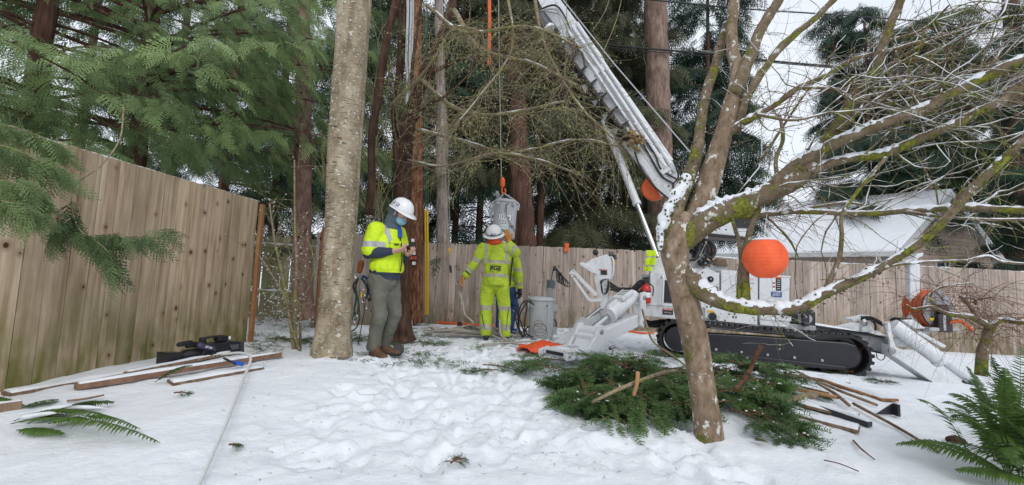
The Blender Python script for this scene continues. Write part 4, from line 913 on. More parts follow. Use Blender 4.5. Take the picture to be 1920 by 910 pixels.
def fine_branches(parent, starts, n, rg, L, kink=.28, sub=5, name='branches', mat=None, r=.0045, lean=(.9, .0, .25)):
    m = MB(); tw = MB(); sn = MB(); P2 = []
    def grow(o, d, l, r_, seg):
        P = [o]
        for s in range(seg): d = d+rg.normal(0, kink, 3)*np.array([1, .6, 1])+np.array(lean)*.06; d /= np.linalg.norm(d); P.append(P[-1]+d*l/seg)
        return np.array(P), np.linspace(r_, r_*.35, seg+1), d
    for i in range(n):
        o = np.array(starts[rg.integers(len(starts))], float); d = np.array(lean)+rg.normal(0, .55, 3)*np.array([1, .5, 1]); d /= np.linalg.norm(d); P, rr, d1 = grow(o, d, rg.uniform(*L), r*rg.uniform(.7, 1.3), 12)
        m.tube(P, rr, 6, cap=False, wob=.3, seed=i, wf=60); S = P.copy(); S[:, 2] += rr*.8; k_ = np.clip(.55+1.5*noise3(P[:, 0]*16, P[:, 1]*16, P[:, 2]*16+i), .02, 1.3); sn.tube(S, rr*k_+.0002, 5, cap=False)
        for j in range(sub):
            q = P[rg.integers(2, 12)]; d = d1*.5+rg.normal(0, .7, 3)*np.array([1, .5, 1]); d /= np.linalg.norm(d); T, tr, _ = grow(q, d, rg.uniform(.08, .38), r*.35, 7); tw.tube(T, tr, 4, cap=False); P2.append((T[3], 0)); S = T.copy(); S[:, 2] += tr*.9
            if rg.random() < .6: sn.tube(S, tr*np.clip(.4+1.6*noise3(S[:, 0]*22, S[:, 1]*22, S[:, 2]*22), .02, 1.4)+.0002, 4, cap=False)
    for q, nm, mt_ in ((m, name, mat or MAPLE_UP), (tw, 'twigs', TWIG), (sn, 'snow_on_branches', SNOW)):
        o = q.build(nm, mt_, parent, smooth='all'); o['kind'] = 'stuff'
    return P2
up_ = [q[:3] for Q in (L_[5], L_[7], L_[8], L_[9]) for q in Q[len(Q)//4:]]
tq = fine_branches(mp_root, up_, 84, rg, (.35, .95), kink=.2)
tq += fine_branches(mp_root, [q[:3] for Q in L_[-11:] for q in Q], 70, rg, (.3, .8), r=.0035, kink=.2)
tq += fine_branches(mp_root, [q[:3] for Q in (L_[10], L_[11]) for q in Q[3:]], 16, rg, (.15, .4), r=.0028, kink=.2)
tq += fine_branches(mp_root, [q[:3] for q in L_[2][len(L_[2])//3:]]+[q[:3] for q in L_[4][6:]], 34, rg, (.2, .6), r=.003, lean=(.1, 0, .5))
tufts(tq, 400, rg, .0055, 'lichen_tufts', LICHEN, mp_root)['kind'] = 'stuff'
# fine drooping twigs against the sky right of the lantern
m, tp = twigs([W(a, c, 2.62) for a, c in ((1500, 340), (1490, 380), (1480, 385), (1470, 395), (1460, 400), (1440, 415))], 60, rg, (.12, .42), ((-.1, 1), (-.3, .3), (-.7, .5)), .0014, 6, .5); m.build('twigs', TWIG_RED, mp_root)
b2 = mlimb([(1430, 400, 2.7, 6), (1452, 420, 2.68, 5), (1480, 450, 2.66, 5), (1497, 482, 2.64, 3)], snow=.9, seed=51, n=7)

sb = []
for px, py, Y, wp in ((1238, 470, 2.76, 5), (1238, 446, 2.77, 13), (1243, 420, 2.78, 21), (1251, 395, 2.79, 26), (1265, 370, 2.82, 26), (1280, 348, 2.86, 20), (1292, 325, 2.90, 13), (1300, 300, 2.93, 5)): p = W(px, py, Y); sb.append((*p, wp/2*Y/F))
Q = smooth_path(sb, 10); Q[:, 3] *= 1+.35*fbm(Q[:, 0]*20, Q[:, 1]*20, Q[:, 2]*20, 3, 9); MB().tube(Q[:, :3], Q[:, 3], 14, wob=.35, seed=5, wf=38).build('snow_bank', SNOW, mp_root, smooth='all')
mb_ = [(np.array(q[:3])+RNG.normal(0, 1, 3)*q[3]*.75+np.array([0, -q[3]*.4, 0]), 0) for q in np.repeat(Q, 4, 0)]; tufts(mb_, 500, RNG, .007, 'moss_tufts', MOSS, mp_root)['kind'] = 'stuff'
# ---- paper lantern
def lantern():
    c = W(1434, 484, 2.52); r = 43.5*2.52/F*.98; root = empty('paper_lantern', c-V(0, 0, r*.85), 'round bright orange paper lantern hanging in the maple in front of the machine', 'lantern')
    prof = []; N = 60
    for i in range(N+1):
        ph = math.pi*(.10+.80*i/N); rib = 1-.014*abs(math.sin(i*math.pi*14/N)); prof.append((r*.90*math.sin(ph)*rib, -r*.92*math.cos(ph)))
    shade_m, n, b_ = new_mat('orange_lantern_paper'); b_.inputs['Base Color'].default_value = (.86, .115, .03, 1); b_.inputs['Roughness'].default_value = .7
    f = noise_node(n, _coords(n, 'object'), 14, 5); n.links.new(ramp(n, f, [(.3, (.72, .085, .022)), (.7, (.90, .14, .04))]), b_.inputs['Base Color']); bump(n, b_, noise_node(n, _coords(n, 'object'), 30, 5, (1, 1, 2.5)), .35, .01)
    MB().lathe(prof, c, n=56).build('shade', shade_m, root, smooth='all')
    MB().tube([c+V(math.cos(a)*r*.2, math.sin(a)*r*.2, r*.86) for a in np.linspace(0, 6.28, 16)], .003, 5).build('wire_ring', STEEL, root)
    s = MB(); s.ell(c+V(0, 0, r*.80), (r*.52, r*.52, r*.10), n=20, m=8); s.build('snow_on_shade', SNOW, root, smooth='all')
    MB().tube([c+V(0, 0, r*.80), c+V(.003, .0, r*1.2), W(1438, 402, 2.66)], .0022, 4).build('hanging_string', ROPEW, root)
lantern()

# ============================================================ FERNS
def frond(root, base, tip, mid_up, npin=34, plen=.075, name='frond', tone=.55, seed=0, twist=0.0, side_up=None):
    rg = random.Random(seed); base = Vector(base); tip = Vector(tip); L = (tip-base).length; mid = (base+tip)/2+V(0, 0, mid_up)
    Q = np.array([list(base*(1-t)**2+mid*2*t*(1-t)+tip*t*t) for t in np.linspace(0, 1, 24)])
    d0 = (tip-base).normalized(); side = d0.cross(V(0, 0, 1)).normalized(); side = (side*math.cos(twist)+V(0, 0, 1)*math.sin(twist)).normalized()
    v = []; f = []; tn = []
    def quadstrip(p, d, l, wd, dz):
        k = len(v); nrm = d.cross(side).normalized() if abs(d.dot(side)) < .99 else V(0, 0, 1); x = (nrm.cross(d)).normalized()*wd
        for u, ww, dr in ((0, .5, 0), (.25, 1, 0), (.6, .7, -.05), (1, .02, -.22)):
            q = p+d*l*u+V(0, 0, dr*l*dz); v.append(q-x*ww); v.append(q+x*ww); tn.extend([tone+rg.uniform(-.25, .3)*.6+.2*u]*2)
        for i in range(3): f.append((k+2*i, k+2*i+1, k+2*i+3)); f.append((k+2*i, k+2*i+3, k+2*i+2))
    for i in range(npin):
        t = .10+.89*i/npin; j = t*23; a = int(j); p = Vector(Q[a])*(1-(j-a))+Vector(Q[min(a+1, 23)])*(j-a); tg = Vector(Q[min(a+1, 23)]-Q[max(a-1, 0)]).normalized()
        l = plen*math.sin(min(1, (t+.08)*1.6)*math.pi/2)*(1-max(0, t-.45)**1.5*2.0)*rg.uniform(.88, 1.1); l = max(l, .008)
        for s in (1, -1):
            d = (side*s+tg*(.28+.5*t)+V(0, 0, rg.uniform(-.30, .05))).normalized(); quadstrip(p, d, l, .0088*(1-.35*t), 1)
    k = len(v); st = MB().tube(Q, np.linspace(.0028, .0008, 24), 5, cap=False)
    for fc in st.f: f.append((fc[0]+k, fc[1]+k, fc[2]+k)); f.append((fc[0]+k, fc[2]+k, fc[3]+k))
    v += [Vector(q) for q in st.v]; tn += [.35]*len(st.v)
    return ins_mesh(name, [list(q) for q in v], f, FERN, root, np.clip(tn, 0, 1))
def snow_strip(root, P, r, seed=0, name='snow_on_frond'):
    Q = smooth_path([(*p, r) for p in P], 8); Q[:, 3] *= np.clip(.6+1.2*noise3(Q[:, 0]*14, Q[:, 1]*14, seed), .08, 1.3); MB().tube(Q[:, :3], Q[:, 3], 7, wob=.3).build(name, SNOW, root, smooth='all')
fl = empty('sword_fern', G(70, 800), 'sword fern pressed flat by snow in the left foreground', 'fern')
for i, (a, b_, mu, Ya, Yb, npn, pl_, tw) in enumerate([((20, 800), (300, 838), .15, 2.45, 2.3, 40, .115, .35), ((60, 778), (262, 812), .11, 2.6, 2.45, 38, .10, .3), ((50, 800), (215, 760), .09, 2.6, 2.45, 34, .09, .5), ((80, 795), (150, 770), .06, 2.6, 2.45, 26, .08, .2), ((25, 795), (180, 765), .06, 2.5, 2.75, 34, .09, .3), ((40, 770), (110, 755), .03, 2.7, 2.9, 26, .06, .1), ((90, 800), (215, 790), .05, 2.45, 2.5, 26, .06, 0), ((-40, 750), (45, 768), .04, 2.8, 2.8, 22, .05, 0), ((30, 812), (120, 822), .03, 2.4, 2.35, 22, .05, -.2)]):
    pa = G(*a); pb = G(*b_); pa.z += .015; pb.z += .02; frond(fl, pa, pb, mu, npn, pl_, seed=i, twist=tw, tone=.55)
a = G(30, 792); b_ = G(200, 775); snow_strip(fl, [a+V(0, 0, .04), (a+b_)/2+V(0, 0, .06), b_+V(0, 0, .03)], .012, 1)
a = G(40, 800); b_ = G(165, 800); snow_strip(fl, [a+V(0, 0, .05), (a+b_)/2+V(0, 0, .075), b_+V(0, 0, .05)], .014, 2)
fs_ = empty('small_fern', G(310, 715), 'single small fern frond leaning on the snowy lumber by the left fence', 'fern'); frond(fs_, G(290, 722)+V(0, 0, .02), W(362, 685, 3.4), .06, 26, .045, seed=12, tone=.45, twist=.5)
fr_ = empty('sword_fern', G(1870, 815), 'large dark green sword fern filling the right edge beside the outrigger', 'fern')
cen = W(1885, 745, 2.35); cen.z = gzf(cen.x, cen.y)+.05
rg_ = random.Random(5)
tips = [(1765, 690), (1760, 720), (1800, 640), (1845, 620), (1900, 600), (1790, 660), (1815, 625), (1870, 640), (1940, 610), (1960, 650), (1775, 735), (1770, 740), (1820, 800), (1780, 700), (1870, 660), (1910, 660), (1990, 700), (1810, 680), (1790, 690)]
for i, (tx, ty) in enumerate(tips):
    Y = 2.5+rg_.uniform(-.35, .45); tp_ = W(tx+14, ty+48, Y); tp_.z = max(tp_.z, gzf(tp_.x, tp_.y)+.03); s_ = cen+V(rg_.uniform(-.06, .16), rg_.uniform(-.08, .08), 0); frond(fr_, s_, tp_, rg_.uniform(.10, .20), 30, .075, seed=40+i, twist=rg_.uniform(-.5, .5), tone=rg_.uniform(.15, .5))
for i in range(18):
    a_ = rg_.uniform(0, 6.28); L__ = rg_.uniform(.2, .42); s_ = cen+V(rg_.uniform(-.12, .3), rg_.uniform(-.15, .2), 0); frond(fr_, s_, s_+V(math.cos(a_)*L__, math.sin(a_)*L__*.8, rg_.uniform(.05, .35)), rg_.uniform(.1, .25), 26, .07, seed=80+i, twist=rg_.uniform(-.6, .6), tone=rg_.uniform(.1, .4))
f2_ = empty('sword_fern', G(1900, 900), 'pale green fern fronds arching over the snow in the bottom right corner', 'fern')
for i, (a, b_, mu, npn, pl_, tw) in enumerate([((1905, 915), (1678, 850), .16, 40, .07, .5), ((1930, 905), (1770, 845), .10, 30, .06, .4), ((1960, 930), (1830, 790), .2, 34, .07, .2), ((1980, 890), (1850, 770), .22, 34, .07, .0), ((1990, 940), (1790, 900), .08, 30, .07, .3), ((2000, 880), (1900, 800), .2, 30, .07, -.2), ((1980, 950), (1860, 880), .1, 30, .07, .1)]):
    pa = G(*a)+V(0, 0, .03); pb = G(*b_)+V(0, 0, .05); frond(f2_, pa, pb, mu, npn, pl_, seed=130+i, twist=tw, tone=.62)
f3_ = empty('low_fern', G(1790, 790), 'low fern frond lying on the snow in front of the big right-hand fern', 'fern'); frond(f3_, G(1835, 800)+V(0, 0, .03), G(1745, 775)+V(0, 0, .03), .03, 22, .05, seed=151, tone=.25); frond(f3_, G(1870, 860)+V(0, 0, .04), G(1815, 805)+V(0, 0, .05), .06, 22, .05, seed=152, tone=.5)

# ============================================================ CUT BOUGHS
SPRIG_Y = [needle_sprig(9, .22, s, .5, .055) for s in range(3)]
def bough(base, d, L, rg, up=(0, 0, 1), size=.14, droop=.25, tone=.45, nsub=7):
    """returns sprig matrices' inputs and the stem path of one cut bough"""
    d = np.array(d, float); d /= np.linalg.norm(d); base = np.array(base, float); sd_ = np.cross(d, [0, 0, 1.]); sd_ /= np.linalg.norm(sd_)+1e-9
    stems = []; pos = []; dr = []
    def line(b0, dd, l, r):
        n = max(3, int(l/(size*.42))); P = [b0+dd*l*t+np.array([0, 0, -droop*l*t*t]) for t in np.linspace(0, 1, n+1)]
        stems.append((np.array(P), np.linspace(r, r*.3, n+1)))
        for i in range(1, n): pos.append(P[i]); dr.append(P[i+1]-P[i])
        pos.append(P[-1]-dd*size*.4); dr.append(dd); return P
    P = line(base, d, L, .006)
    for i in range(nsub):
        t = .15+.75*i/nsub; j = P[int(t*(len(P)-1))]; s = 1 if i % 2 else -1; a = rg.uniform(.5, .95); dd = d*(1-a*.5)+sd_*s*a+np.array([0, 0, rg.uniform(-.25, .25)]); dd /= np.linalg.norm(dd)
        Q = line(j, dd, L*rg.uniform(.28, .5)*(1-.4*t), .003)
        if len(Q) > 3:
            for s2 in (1, -1): e = dd+np.cross(dd, [0, 0, 1.])*s2*.8; line(Q[len(Q)//2], e/np.linalg.norm(e), L*rg.uniform(.1, .2), .002)
    return stems, pos, dr
def bough_pile(name, label, items, rg, cat='branches', size=.13, mat=None, tone=.45):
    b0 = items[0][0]; root = empty(name, b0, label, cat); S = MB(); pos = []; dr = []; tn = []
    for base, d, L, tn0 in items:
        st, p, q = bough(base, d, L, rg, size=size); 
        for P, r in st: S.tube(P, r, 4, cap=False)
        pos += p; dr += q; tn += list(np.clip(tn0+rg.normal(0, .12, len(p)), 0, 1))
    pos = np.array(pos); dr = np.array(dr); n = len(pos); up = np.array([0, 0, 1.])+rg.normal(0, .35, (n, 3))
    for a_ in range(n): pos[a_][2] = max(pos[a_][2], gzf(pos[a_][0], pos[a_][1])+.01)
    crown('foliage', root, mat or YEW, SPRIG_Y, pos, dr, up, size*rg.uniform(.8, 1.3, n), np.array(tn), cull=False)
    S.build('stems', TWIG_RED if mat is None else TWIG, root)
    if len(items) > 20:
        sn = MB(); P_ = pos[rg.integers(0, n, 240)]
        for p in P_: sn.ell(p+np.array([0, 0, .008]), (rg.uniform(.004, .016), rg.uniform(.004, .010), rg.uniform(.003, .006)), Matrix.Rotation(rg.uniform(0, 3), 3, 'Z'), n=6, m=4)
        sn.build('snow_on_boughs', SNOW, root, smooth='all')['kind'] = 'stuff'
    return root
rg = np.random.default_rng(33)
def pile_items(cx0, cx1, cy0, cy1, n, H, rg, pull=(0, -1), L=(.35, .8)):
    it = []
    for i in range(n):
        px = rg.uniform(cx0, cx1); py = rg.uniform(cy0, cy1); g = G(px, py); z = rg.uniform(.02, H)*(1-abs(px-(cx0+cx1)/2)/(cx1-cx0)*1.1); a = rg.uniform(0, 6.28)
        d = (math.cos(a)*1.1+pull[0]*.5, math.sin(a)*.7+pull[1]*.4, rg.uniform(-.25, .25)); it.append(((g.x, g.y, g.z+max(.02, z)), d, rg.uniform(*L), rg.uniform(.2, .85)))
    return it
it = pile_items(1085, 1290, 705, 760, 62, .26, rg, (-.1, -.9), L=(.2, .44))
for px, py, tx, ty, L in ((1130, 760, 1190, 850, .42), (1090, 740, 1130, 815, .40), (1200, 765, 1212, 830, .35), (1250, 760, 1290, 810, .35), (1050, 720, 1000, 700, .5), (1060, 700, 985, 690, .5), (1150, 700, 1085, 620, .55), (1210, 690, 1190, 640, .5), (1250, 680, 1245, 640, .45)):
    a = G(px, py); b_ = G(tx, ty); it.append(((a.x, a.y, a.z+.12), tuple(b_-a+V(0, 0, .02)), L*1.2, .6))
bough_pile('cut_bough_pile', 'heap of cut dark green boughs on the snow at the left of the maple trunk', it, rg, 'branches')
it = pile_items(1335, 1435, 705, 780, 36, .26, rg, (.1, -.7), L=(.2, .42)); 
for px, py, tx, ty, L in ((1430, 770, 1500, 835, .35), (1400, 790, 1480, 815, .35), (1440, 740, 1495, 780, .35), (1370, 790, 1450, 812, .35)):
    a = G(px, py); b_ = G(tx, ty); it.append(((a.x, a.y, a.z+.08), tuple(b_-a), L*1.2, .3))
bough_pile('cut_bough_pile', 'heap of cut green boughs at the right of the maple trunk beside the broken boards', it, rg, 'branches', size=.12)
# bare cut stems sticking out of the heaps
def stick(name, label, pts, mat, w_=None, cat='stick', n=8, parent=None, wob=.12, seed=0):
    Q = smooth_path(pts, 6); Q2 = Q
    o = MB().tube(Q[:, :3], Q[:, 3], n, wob=wob, seed=seed, wf=30).build(name, mat, None, smooth='all', origin=tuple(Q[0][:3])); return tagit(o, label, cat)
def WP(px, py, Y, wp): p = W(px, py, Y); return (*p, wp/2*Y/F)
def GP(px, py, wp, up=.02): p = G(px, py, up); return (*p, wp/2*p.y/F)
FRESH = plain('fresh_split_wood', (.50, .26, .12), .8, var=.4, scale=20)
stick('broken_branch', 'peeled brown broken branch standing up out of the right heap of boughs', [WP(1378, 732, 3.2, 7), WP(1395, 712, 3.2, 8), WP(1408, 690, 3.2, 8), WP(1417, 668, 3.2, 8), WP(1427, 648, 3.2, 9)], TWIG_RED)
stick('bare_branch', 'long grey cut branch lying along the top of the left bough heap', [GP(1110, 755, 6, .12), GP(1150, 735, 7, .2), GP(1190, 718, 7, .24), GP(1240, 700, 7, .24), GP(1270, 695, 5, .22)], TWIG)
stick('branch_stub', 'short peeled orange stub poking out of the left bough heap', [WP(1188, 742, 2.95, 6), WP(1194, 720, 2.95, 8), WP(1196, 697, 2.95, 8)], FRESH)
stick('curved_twig', 'long curved bare twig springing up in front of the left track end', [WP(1290, 690, 4.0, 3), WP(1262, 668, 4.1, 4), WP(1226, 642, 4.2, 4), WP(1214, 615, 4.3, 4), WP(1204, 580, 4.4, 4)], TWIG)
bough_pile('cut_branch', 'cut leafy branch slanting up from the snow in front of the left outrigger', [(W(1160, 720, 3.9), tuple(W(1100, 645, 4.1)-W(1160, 720, 3.9)), .55, .6)], rg, 'branch', size=.08)
# sprigs lying about on the trodden snow
def sprig_at(px, py, ang, L, lab, tone=.4, name='cut_sprig', size=.07):
    g = G(px, py); return bough_pile(name, lab, [((g.x, g.y, g.z+.03), (math.cos(ang), math.sin(ang), .02), L, tone)], rg, 'sprig', size=size)
sprig_at(905, 690, .1, .5, 'cut sprig lying flat on the snow in front of the lime-suited worker'); sprig_at(935, 700, 3.0, .35, 'shorter sprig crossing the one in front of the lime-suited worker')
sprig_at(1030, 668, 3.3, .45, 'cut sprig on the snow left of the outrigger foot'); sprig_at(770, 645, .3, .55, 'cut sprig on the snow right of the bowed worker\'s boots', size=.09)
sprig_at(1520, 745, .4, .2, 'tiny dead sprig beside the snow covered plank'); sprig_at(1655, 722, .9, .35, 'dark dead sprig standing in the snow below the rear beam', .05); sprig_at(1600, 702, 2.6, .3, 'small dark dead twig in the snow near the rear end of the track', .05)
sprig_at(325, 745, .8, .10, 'tiny green sprig in the snow below the lumber', size=.025); sprig_at(1420, 835, .5, .06, 'tiny sprig alone on the smooth snow right of the maple', size=.025); sprig_at(428, 845, .5, .06, 'tiny sprig beside the pale cord on smooth snow', size=.025); sprig_at(845, 880, 1.2, .14, 'tiny dark sprig in the trodden snow at bottom centre', .1, size=.03)
sprig_at(535, 640, .2, .6, 'evergreen bough on the snow behind the bare shrub', .5, size=.1); sprig_at(500, 640, .6, .5, 'evergreen bough on the snow by the fence end', .5, size=.1)
# small litter nobody could count
def litter():
    n = 8500; px = rg.uniform(470, 1500, n*3); py = rg.uniform(596, 690, n*3); X = []; 
    for a, c in zip(px, py):
        if len(X) >= n: break
        w_ = 1-(c-600)/110; dens = w_*(1 if a < 1250 else .3)*(.5+.9*float(noise3(a*.02, c*.06, 3)))
        if rg.random() < dens: g = G(a, c); X.append((g.x, g.y, g.z+rg.uniform(-.01, .01)))
    for a, c in zip(rg.uniform(420, 1330, 420), rg.uniform(680, 900, 420)**1): g = G(a, c); X.append((g.x, g.y, g.z+.004))
    X = np.array(X); n = len(X); a = rg.uniform(0, 6.28, n); d = np.stack([np.cos(a), np.sin(a), rg.normal(0, .15, n)], 1)
    crown('needle_litter', None, YEW, SPRIG_Y, X, d, np.array([[0, 0, 1.]]*n)+rg.normal(0, .4, (n, 3)), rg.uniform(.03, .10, n)*np.where(X[:, 1] < 4.2, .28, np.where(rg.random(n) < .12, 2.0, 1)), rg.uniform(0, .6, n), cull=False)['kind'] = 'stuff'
    m, _ = twigs(X[X[:, 1] > 4.7], 420, rg, (.05, .45), ((-1, 1), (-1, 1), (-.02, .05)), .0022, 4, .2); o = m.build('twig_litter', TWIG_RED); o['kind'] = 'stuff'
litter()

# ============================================================ LUMBER, ROPE, BOARDS, STICKS
def plank(name, label, a, b, wd, th, mat, snow=True, up=.03, cat='plank', roll=0, snow_w=.9, upa=None, upb=None):
    pa = G(*a)+V(0, 0, upa if upa is not None else up); pb = G(*b)+V(0, 0, upb if upb is not None else up); root = empty(name, pa, label, cat); d = (pb-pa).normalized(); u = Matrix.Rotation(roll, 3, d) @ V(0, 0, 1)
    MB().beam(pa, pb, wd, th, up=u).build('board', mat, root, bevel=.002)
    if snow:
        n = 22; m = MB(); k = MB(); top = []; side = d.cross(u).normalized()
        for i in range(n):
            t = i/(n-1); p = pa.lerp(pb, .01+.98*t)+u*(th/2+.001); h = max(.004, .013*(1+.8*float(noise3(p.x*6, p.y*6, 1)))); e = wd/2*snow_w*(1-.12*abs(float(noise3(p.x*11, p.y*11, 2))))
            top.append((p-side*e, p-side*e*.7+u*h, p+side*e*.7+u*h, p+side*e))
        vs = [q for r4 in top for q in r4]; fs = [(i*4+j, i*4+j+1, (i+1)*4+j+1, (i+1)*4+j) for i in range(n-1) for j in range(3)]
        m.add(vs, fs+[(0, 3, 2, 1), (4*n-4, 4*n-3, 4*n-2, 4*n-1)]).build('snow_on_board', SNOW, root, smooth='all')
    return root
plank('long_timber', 'longest brown timber, lying below the video camera beside the left fence', (140, 734), (525, 670), .06, .038, plain('damp_cedar_timber', (.27, .15, .095), .8, var=.4, scale=20), up=.03, snow_w=.95)
plank('timber', 'thin pale board with snow on it just in front of the long brown timber', (190, 727), (500, 674), .05, .022, LUMBER, up=.03)
plank('timber', 'brown board with a splintered edge, frontmost in the stack by the left fence', (318, 722), (488, 692), .17, .02, LUMBER, up=.015)
plank('timber', 'narrow weathered board between the longest timber and the fence foot', (235, 708), (430, 668), .05, .025, LUMBER, up=.03)
plank('timber', 'dark snow-covered board running along the foot of the left fence', (10, 742), (300, 690), .14, .025, LUMBER, up=.008)
plank('timber', 'short brown timber end at the far left edge beyond the flattened fern', (-30, 778), (38, 768), .05, .05, LUMBER, up=.03)
stick('thin_stick', 'thin tan stick lying between the fern and the timbers', [GP(125, 752, 3), GP(160, 748, 4), GP(195, 741, 3)], LUMBER)
plank('orange_timber', 'long orange-painted timber lying along the foot of the back fence', (806, 606), (927, 614), .12, .04, ORANGE, up=.03, snow=False)
# pale cord from the timbers to below the camera
Q = smooth_path([GP(415, 665, 5, .10), GP(452, 662, 5, .13), GP(470, 672, 5.5, .10), GP(455, 715, 6, .06), GP(430, 780, 6.5, .05), GP(400, 850, 7, .05), GP(366, 925, 7.5, .04)], 10)
co = empty('pale_cord', Q[-1][:3], 'pale twisted cord running from the timbers down to the bottom edge', 'cord')
for s in range(3):
    th = np.arange(len(Q)*8)*.55+s*2.09; i_ = np.linspace(0, len(Q)-1, len(Q)*8); C_ = np.stack([np.interp(i_, np.arange(len(Q)), Q[:, j]) for j in range(4)], 1); C_[:, 0] += np.cos(th)*C_[:, 3]*.35; C_[:, 2] += np.sin(th)*C_[:, 3]*.35
    MB().tube(C_[:, :3], C_[:, 3]*.62, 6).build('strand', ROPEW, co, smooth='all')
for nm, lab, pts, mt in [('pruning_saw', 'brown hand tool with blue grip lying across the timbers', [GP(420, 672, 5, .09), GP(440, 682, 5, .09)], BLACKP)]:
    root = empty(nm, pts[0][:3], lab, 'tool'); MB().tube([p[:3] for p in pts], .01, 8).build('blade', mt, root); MB().tube([GP(438, 680, 5, .09)[:3], GP(455, 683, 5, .08)[:3]], .018, 8).build('grip', plain('blue_plastic', (.02, .10, .5), .4), root, smooth=True)
# right hand debris
stick('orange_split_wood', 'long split orange-brown stick half under the right bough heap', [GP(1392, 712, 6, .05), GP(1450, 722, 7, .05), GP(1520, 735, 7, .05), GP(1572, 746, 6, .04)], FRESH)
stick('long_batten', 'long brown batten pointing down toward the fern at bottom right', [GP(1600, 757, 6, .03), GP(1680, 800, 6, .02), GP(1760, 848, 5, .02)], LUMBER, n=4)
stick('long_batten', 'long brown batten crossing the snowy sheets below the track', [GP(1490, 695, 4, .04), GP(1560, 727, 5, .05), GP(1645, 760, 6, .02)], LUMBER, n=4)
stick('split_batten', 'grey splintered batten crossed under the long one', [GP(1530, 718, 4, .06), GP(1565, 738, 7, .05), GP(1592, 760, 8, .05)], LUMBER, n=4)
stick('thin_batten', 'thin tan lath left of the crossed battens', [GP(1488, 722, 3, .04), GP(1555, 738, 4, .04)], LUMBER, n=4)
plank('dark_beam', 'black rimmed flat beam dusted with snow lying in front of the crossed battens', (1492, 756), (1632, 805), .05, .035, BLACKP, snow_w=.7)
plank('snowy_sheet', 'wide snow-covered plywood sheet between the right bough heap and the track', (1470, 700), (1590, 718), .35, .02, LUMBER, snow_w=.98, up=.02)
plank('snowy_board', 'snow-covered board ending in a pale cut edge in front of the dark beam', (1450, 770), (1612, 812), .14, .02, LUMBER, snow_w=.97, up=.02)
plank('snowy_board', 'snow-covered board under the crossed battens', (1400, 735), (1610, 790), .16, .02, LUMBER, snow_w=.97, up=.025)
plank('snowy_board', 'snow-covered board beyond the crossed battens with an orange end', (1540, 712), (1670, 755), .15, .02, CUTWOOD, snow_w=.97, up=.02)
br_ = empty('black_bracket', G(1665, 778), 'small black triangular bracket on the snow right of the crossed battens', 'bracket'); c = G(1665, 778); MB().prism([c+V(-.09, -.0, .0), c+V(.05, 0, .0), c+V(.04, 0, .085)], V(0, .012, 0)).build('plate', BLACKP, br_, bevel=.002); MB().box(c+V(.05, -.02, .045), (.02, .05, .09)).build('flange', BLACKP, br_)
stick('grey_log', 'short mossy grey log end poking out of the right bough heap', [GP(1460, 752, 14, .05), GP(1490, 748, 14, .06), GP(1528, 741, 13, .06)], TWIG, cat='log', n=12)
stick('twig', 'forked black twig on smooth snow below the boards', [GP(1600, 826, 3, .01), GP(1615, 842, 3, .03), GP(1640, 862, 2, .01)], TWIG_RED); stick('twig', 'thin curved black twig lowest on the smooth snow at right', [GP(1545, 863, 2, .01), GP(1575, 870, 2, .03), GP(1610, 884, 2, .01)], TWIG_RED)
o = MB().ell((0, 0, 0), (.13, .11, .15), n=12, m=8).build('stone', CONCRETE, None, smooth='all', origin=(0, 0, 0)); o.location = W(762, 592, 8.2); o.location.z = gzf(o.location.x, o.location.y)+.08; tagit(o, 'pale stone between the dark leaning trunk and the utility pole', 'stone')
o = MB().ell((0, 0, 0), (.06, .045, .03), n=10, m=6).build('stone', DARKBARK, None, smooth='all', origin=(0, 0, 0)); o.location = G(1792, 826); tagit(o, 'small dark stone sitting on the snow near the right-hand ferns', 'stone')
# orange sheet crumpled on the snow
def sheet():
    c = G(1020, 656); n = 26; X, Y = np.meshgrid(np.linspace(-.36, .40, n+8), np.linspace(-.36, .36, n+8)); 
    Z = .05+.035*fbm(X*6, Y*6, 0, 3, 8)-.3*X*X+.07*np.exp(-((X+.05)**2/.02+Y*Y/.05))-.05*sstep(.2, .36, np.abs(Y)); m_ = (X*X/.13+Y*Y/.11+.3*noise3(X*8, Y*8, 0)) < .95
    v = np.stack([X+c.x, Y+c.y, np.maximum(Z, .01)+c.z-.0], -1); k = MB(); ny, nx = X.shape; fs = [(i*nx+j, i*nx+j+1, (i+1)*nx+j+1, (i+1)*nx+j) for i in range(ny-1) for j in range(nx-1) if m_[i, j] and m_[i+1, j+1]]
    k.add(v.reshape(-1, 3).tolist(), fs); o = k.build('orange_sheet', ORANGE_P, None, smooth='all', origin=tuple(c)); s = o.modifiers.new('s', 'SOLIDIFY'); s.thickness = .006; tagit(o, 'crumpled bright orange plastic sheet beside the left outrigger foot', 'sheet')
sheet()
# small weeping maple in front of the hose reel
wm = empty('weeping_maple', G(1845, 690), 'small weeping maple with snow on its bare twigs in front of the orange hose reel', 'tree'); o3 = []
for pts in ([(1840, 705, 3.2, 22), (1842, 660, 3.2, 19), (1850, 630, 3.2, 18), (1858, 612, 3.2, 17)], [(1858, 615, 3.2, 14), (1820, 595, 3.1, 12), (1780, 590, 3.0, 9), (1745, 575, 3.0, 7), (1715, 580, 2.95, 5), (1700, 572, 2.95, 3)], [(1858, 612, 3.2, 13), (1880, 600, 3.2, 11), (1920, 605, 3.1, 10), (1990, 590, 3.0, 9)], [(1835, 600, 3.1, 10), (1815, 570, 3.1, 8), (1800, 555, 3.1, 7)], [(1800, 558, 3.1, 6), (1825, 560, 3.1, 5), (1830, 572, 3.1, 4)], [(1760, 582, 3, 6), (1745, 560, 3, 5), (1760, 540, 3, 3), (1820, 530, 3.1, 2)]):
    q = mlimb(pts, parent=wm, snow=1.0, seed=int(pts[0][0]), n=10); o3 += [p[:3] for p in q[4:]]
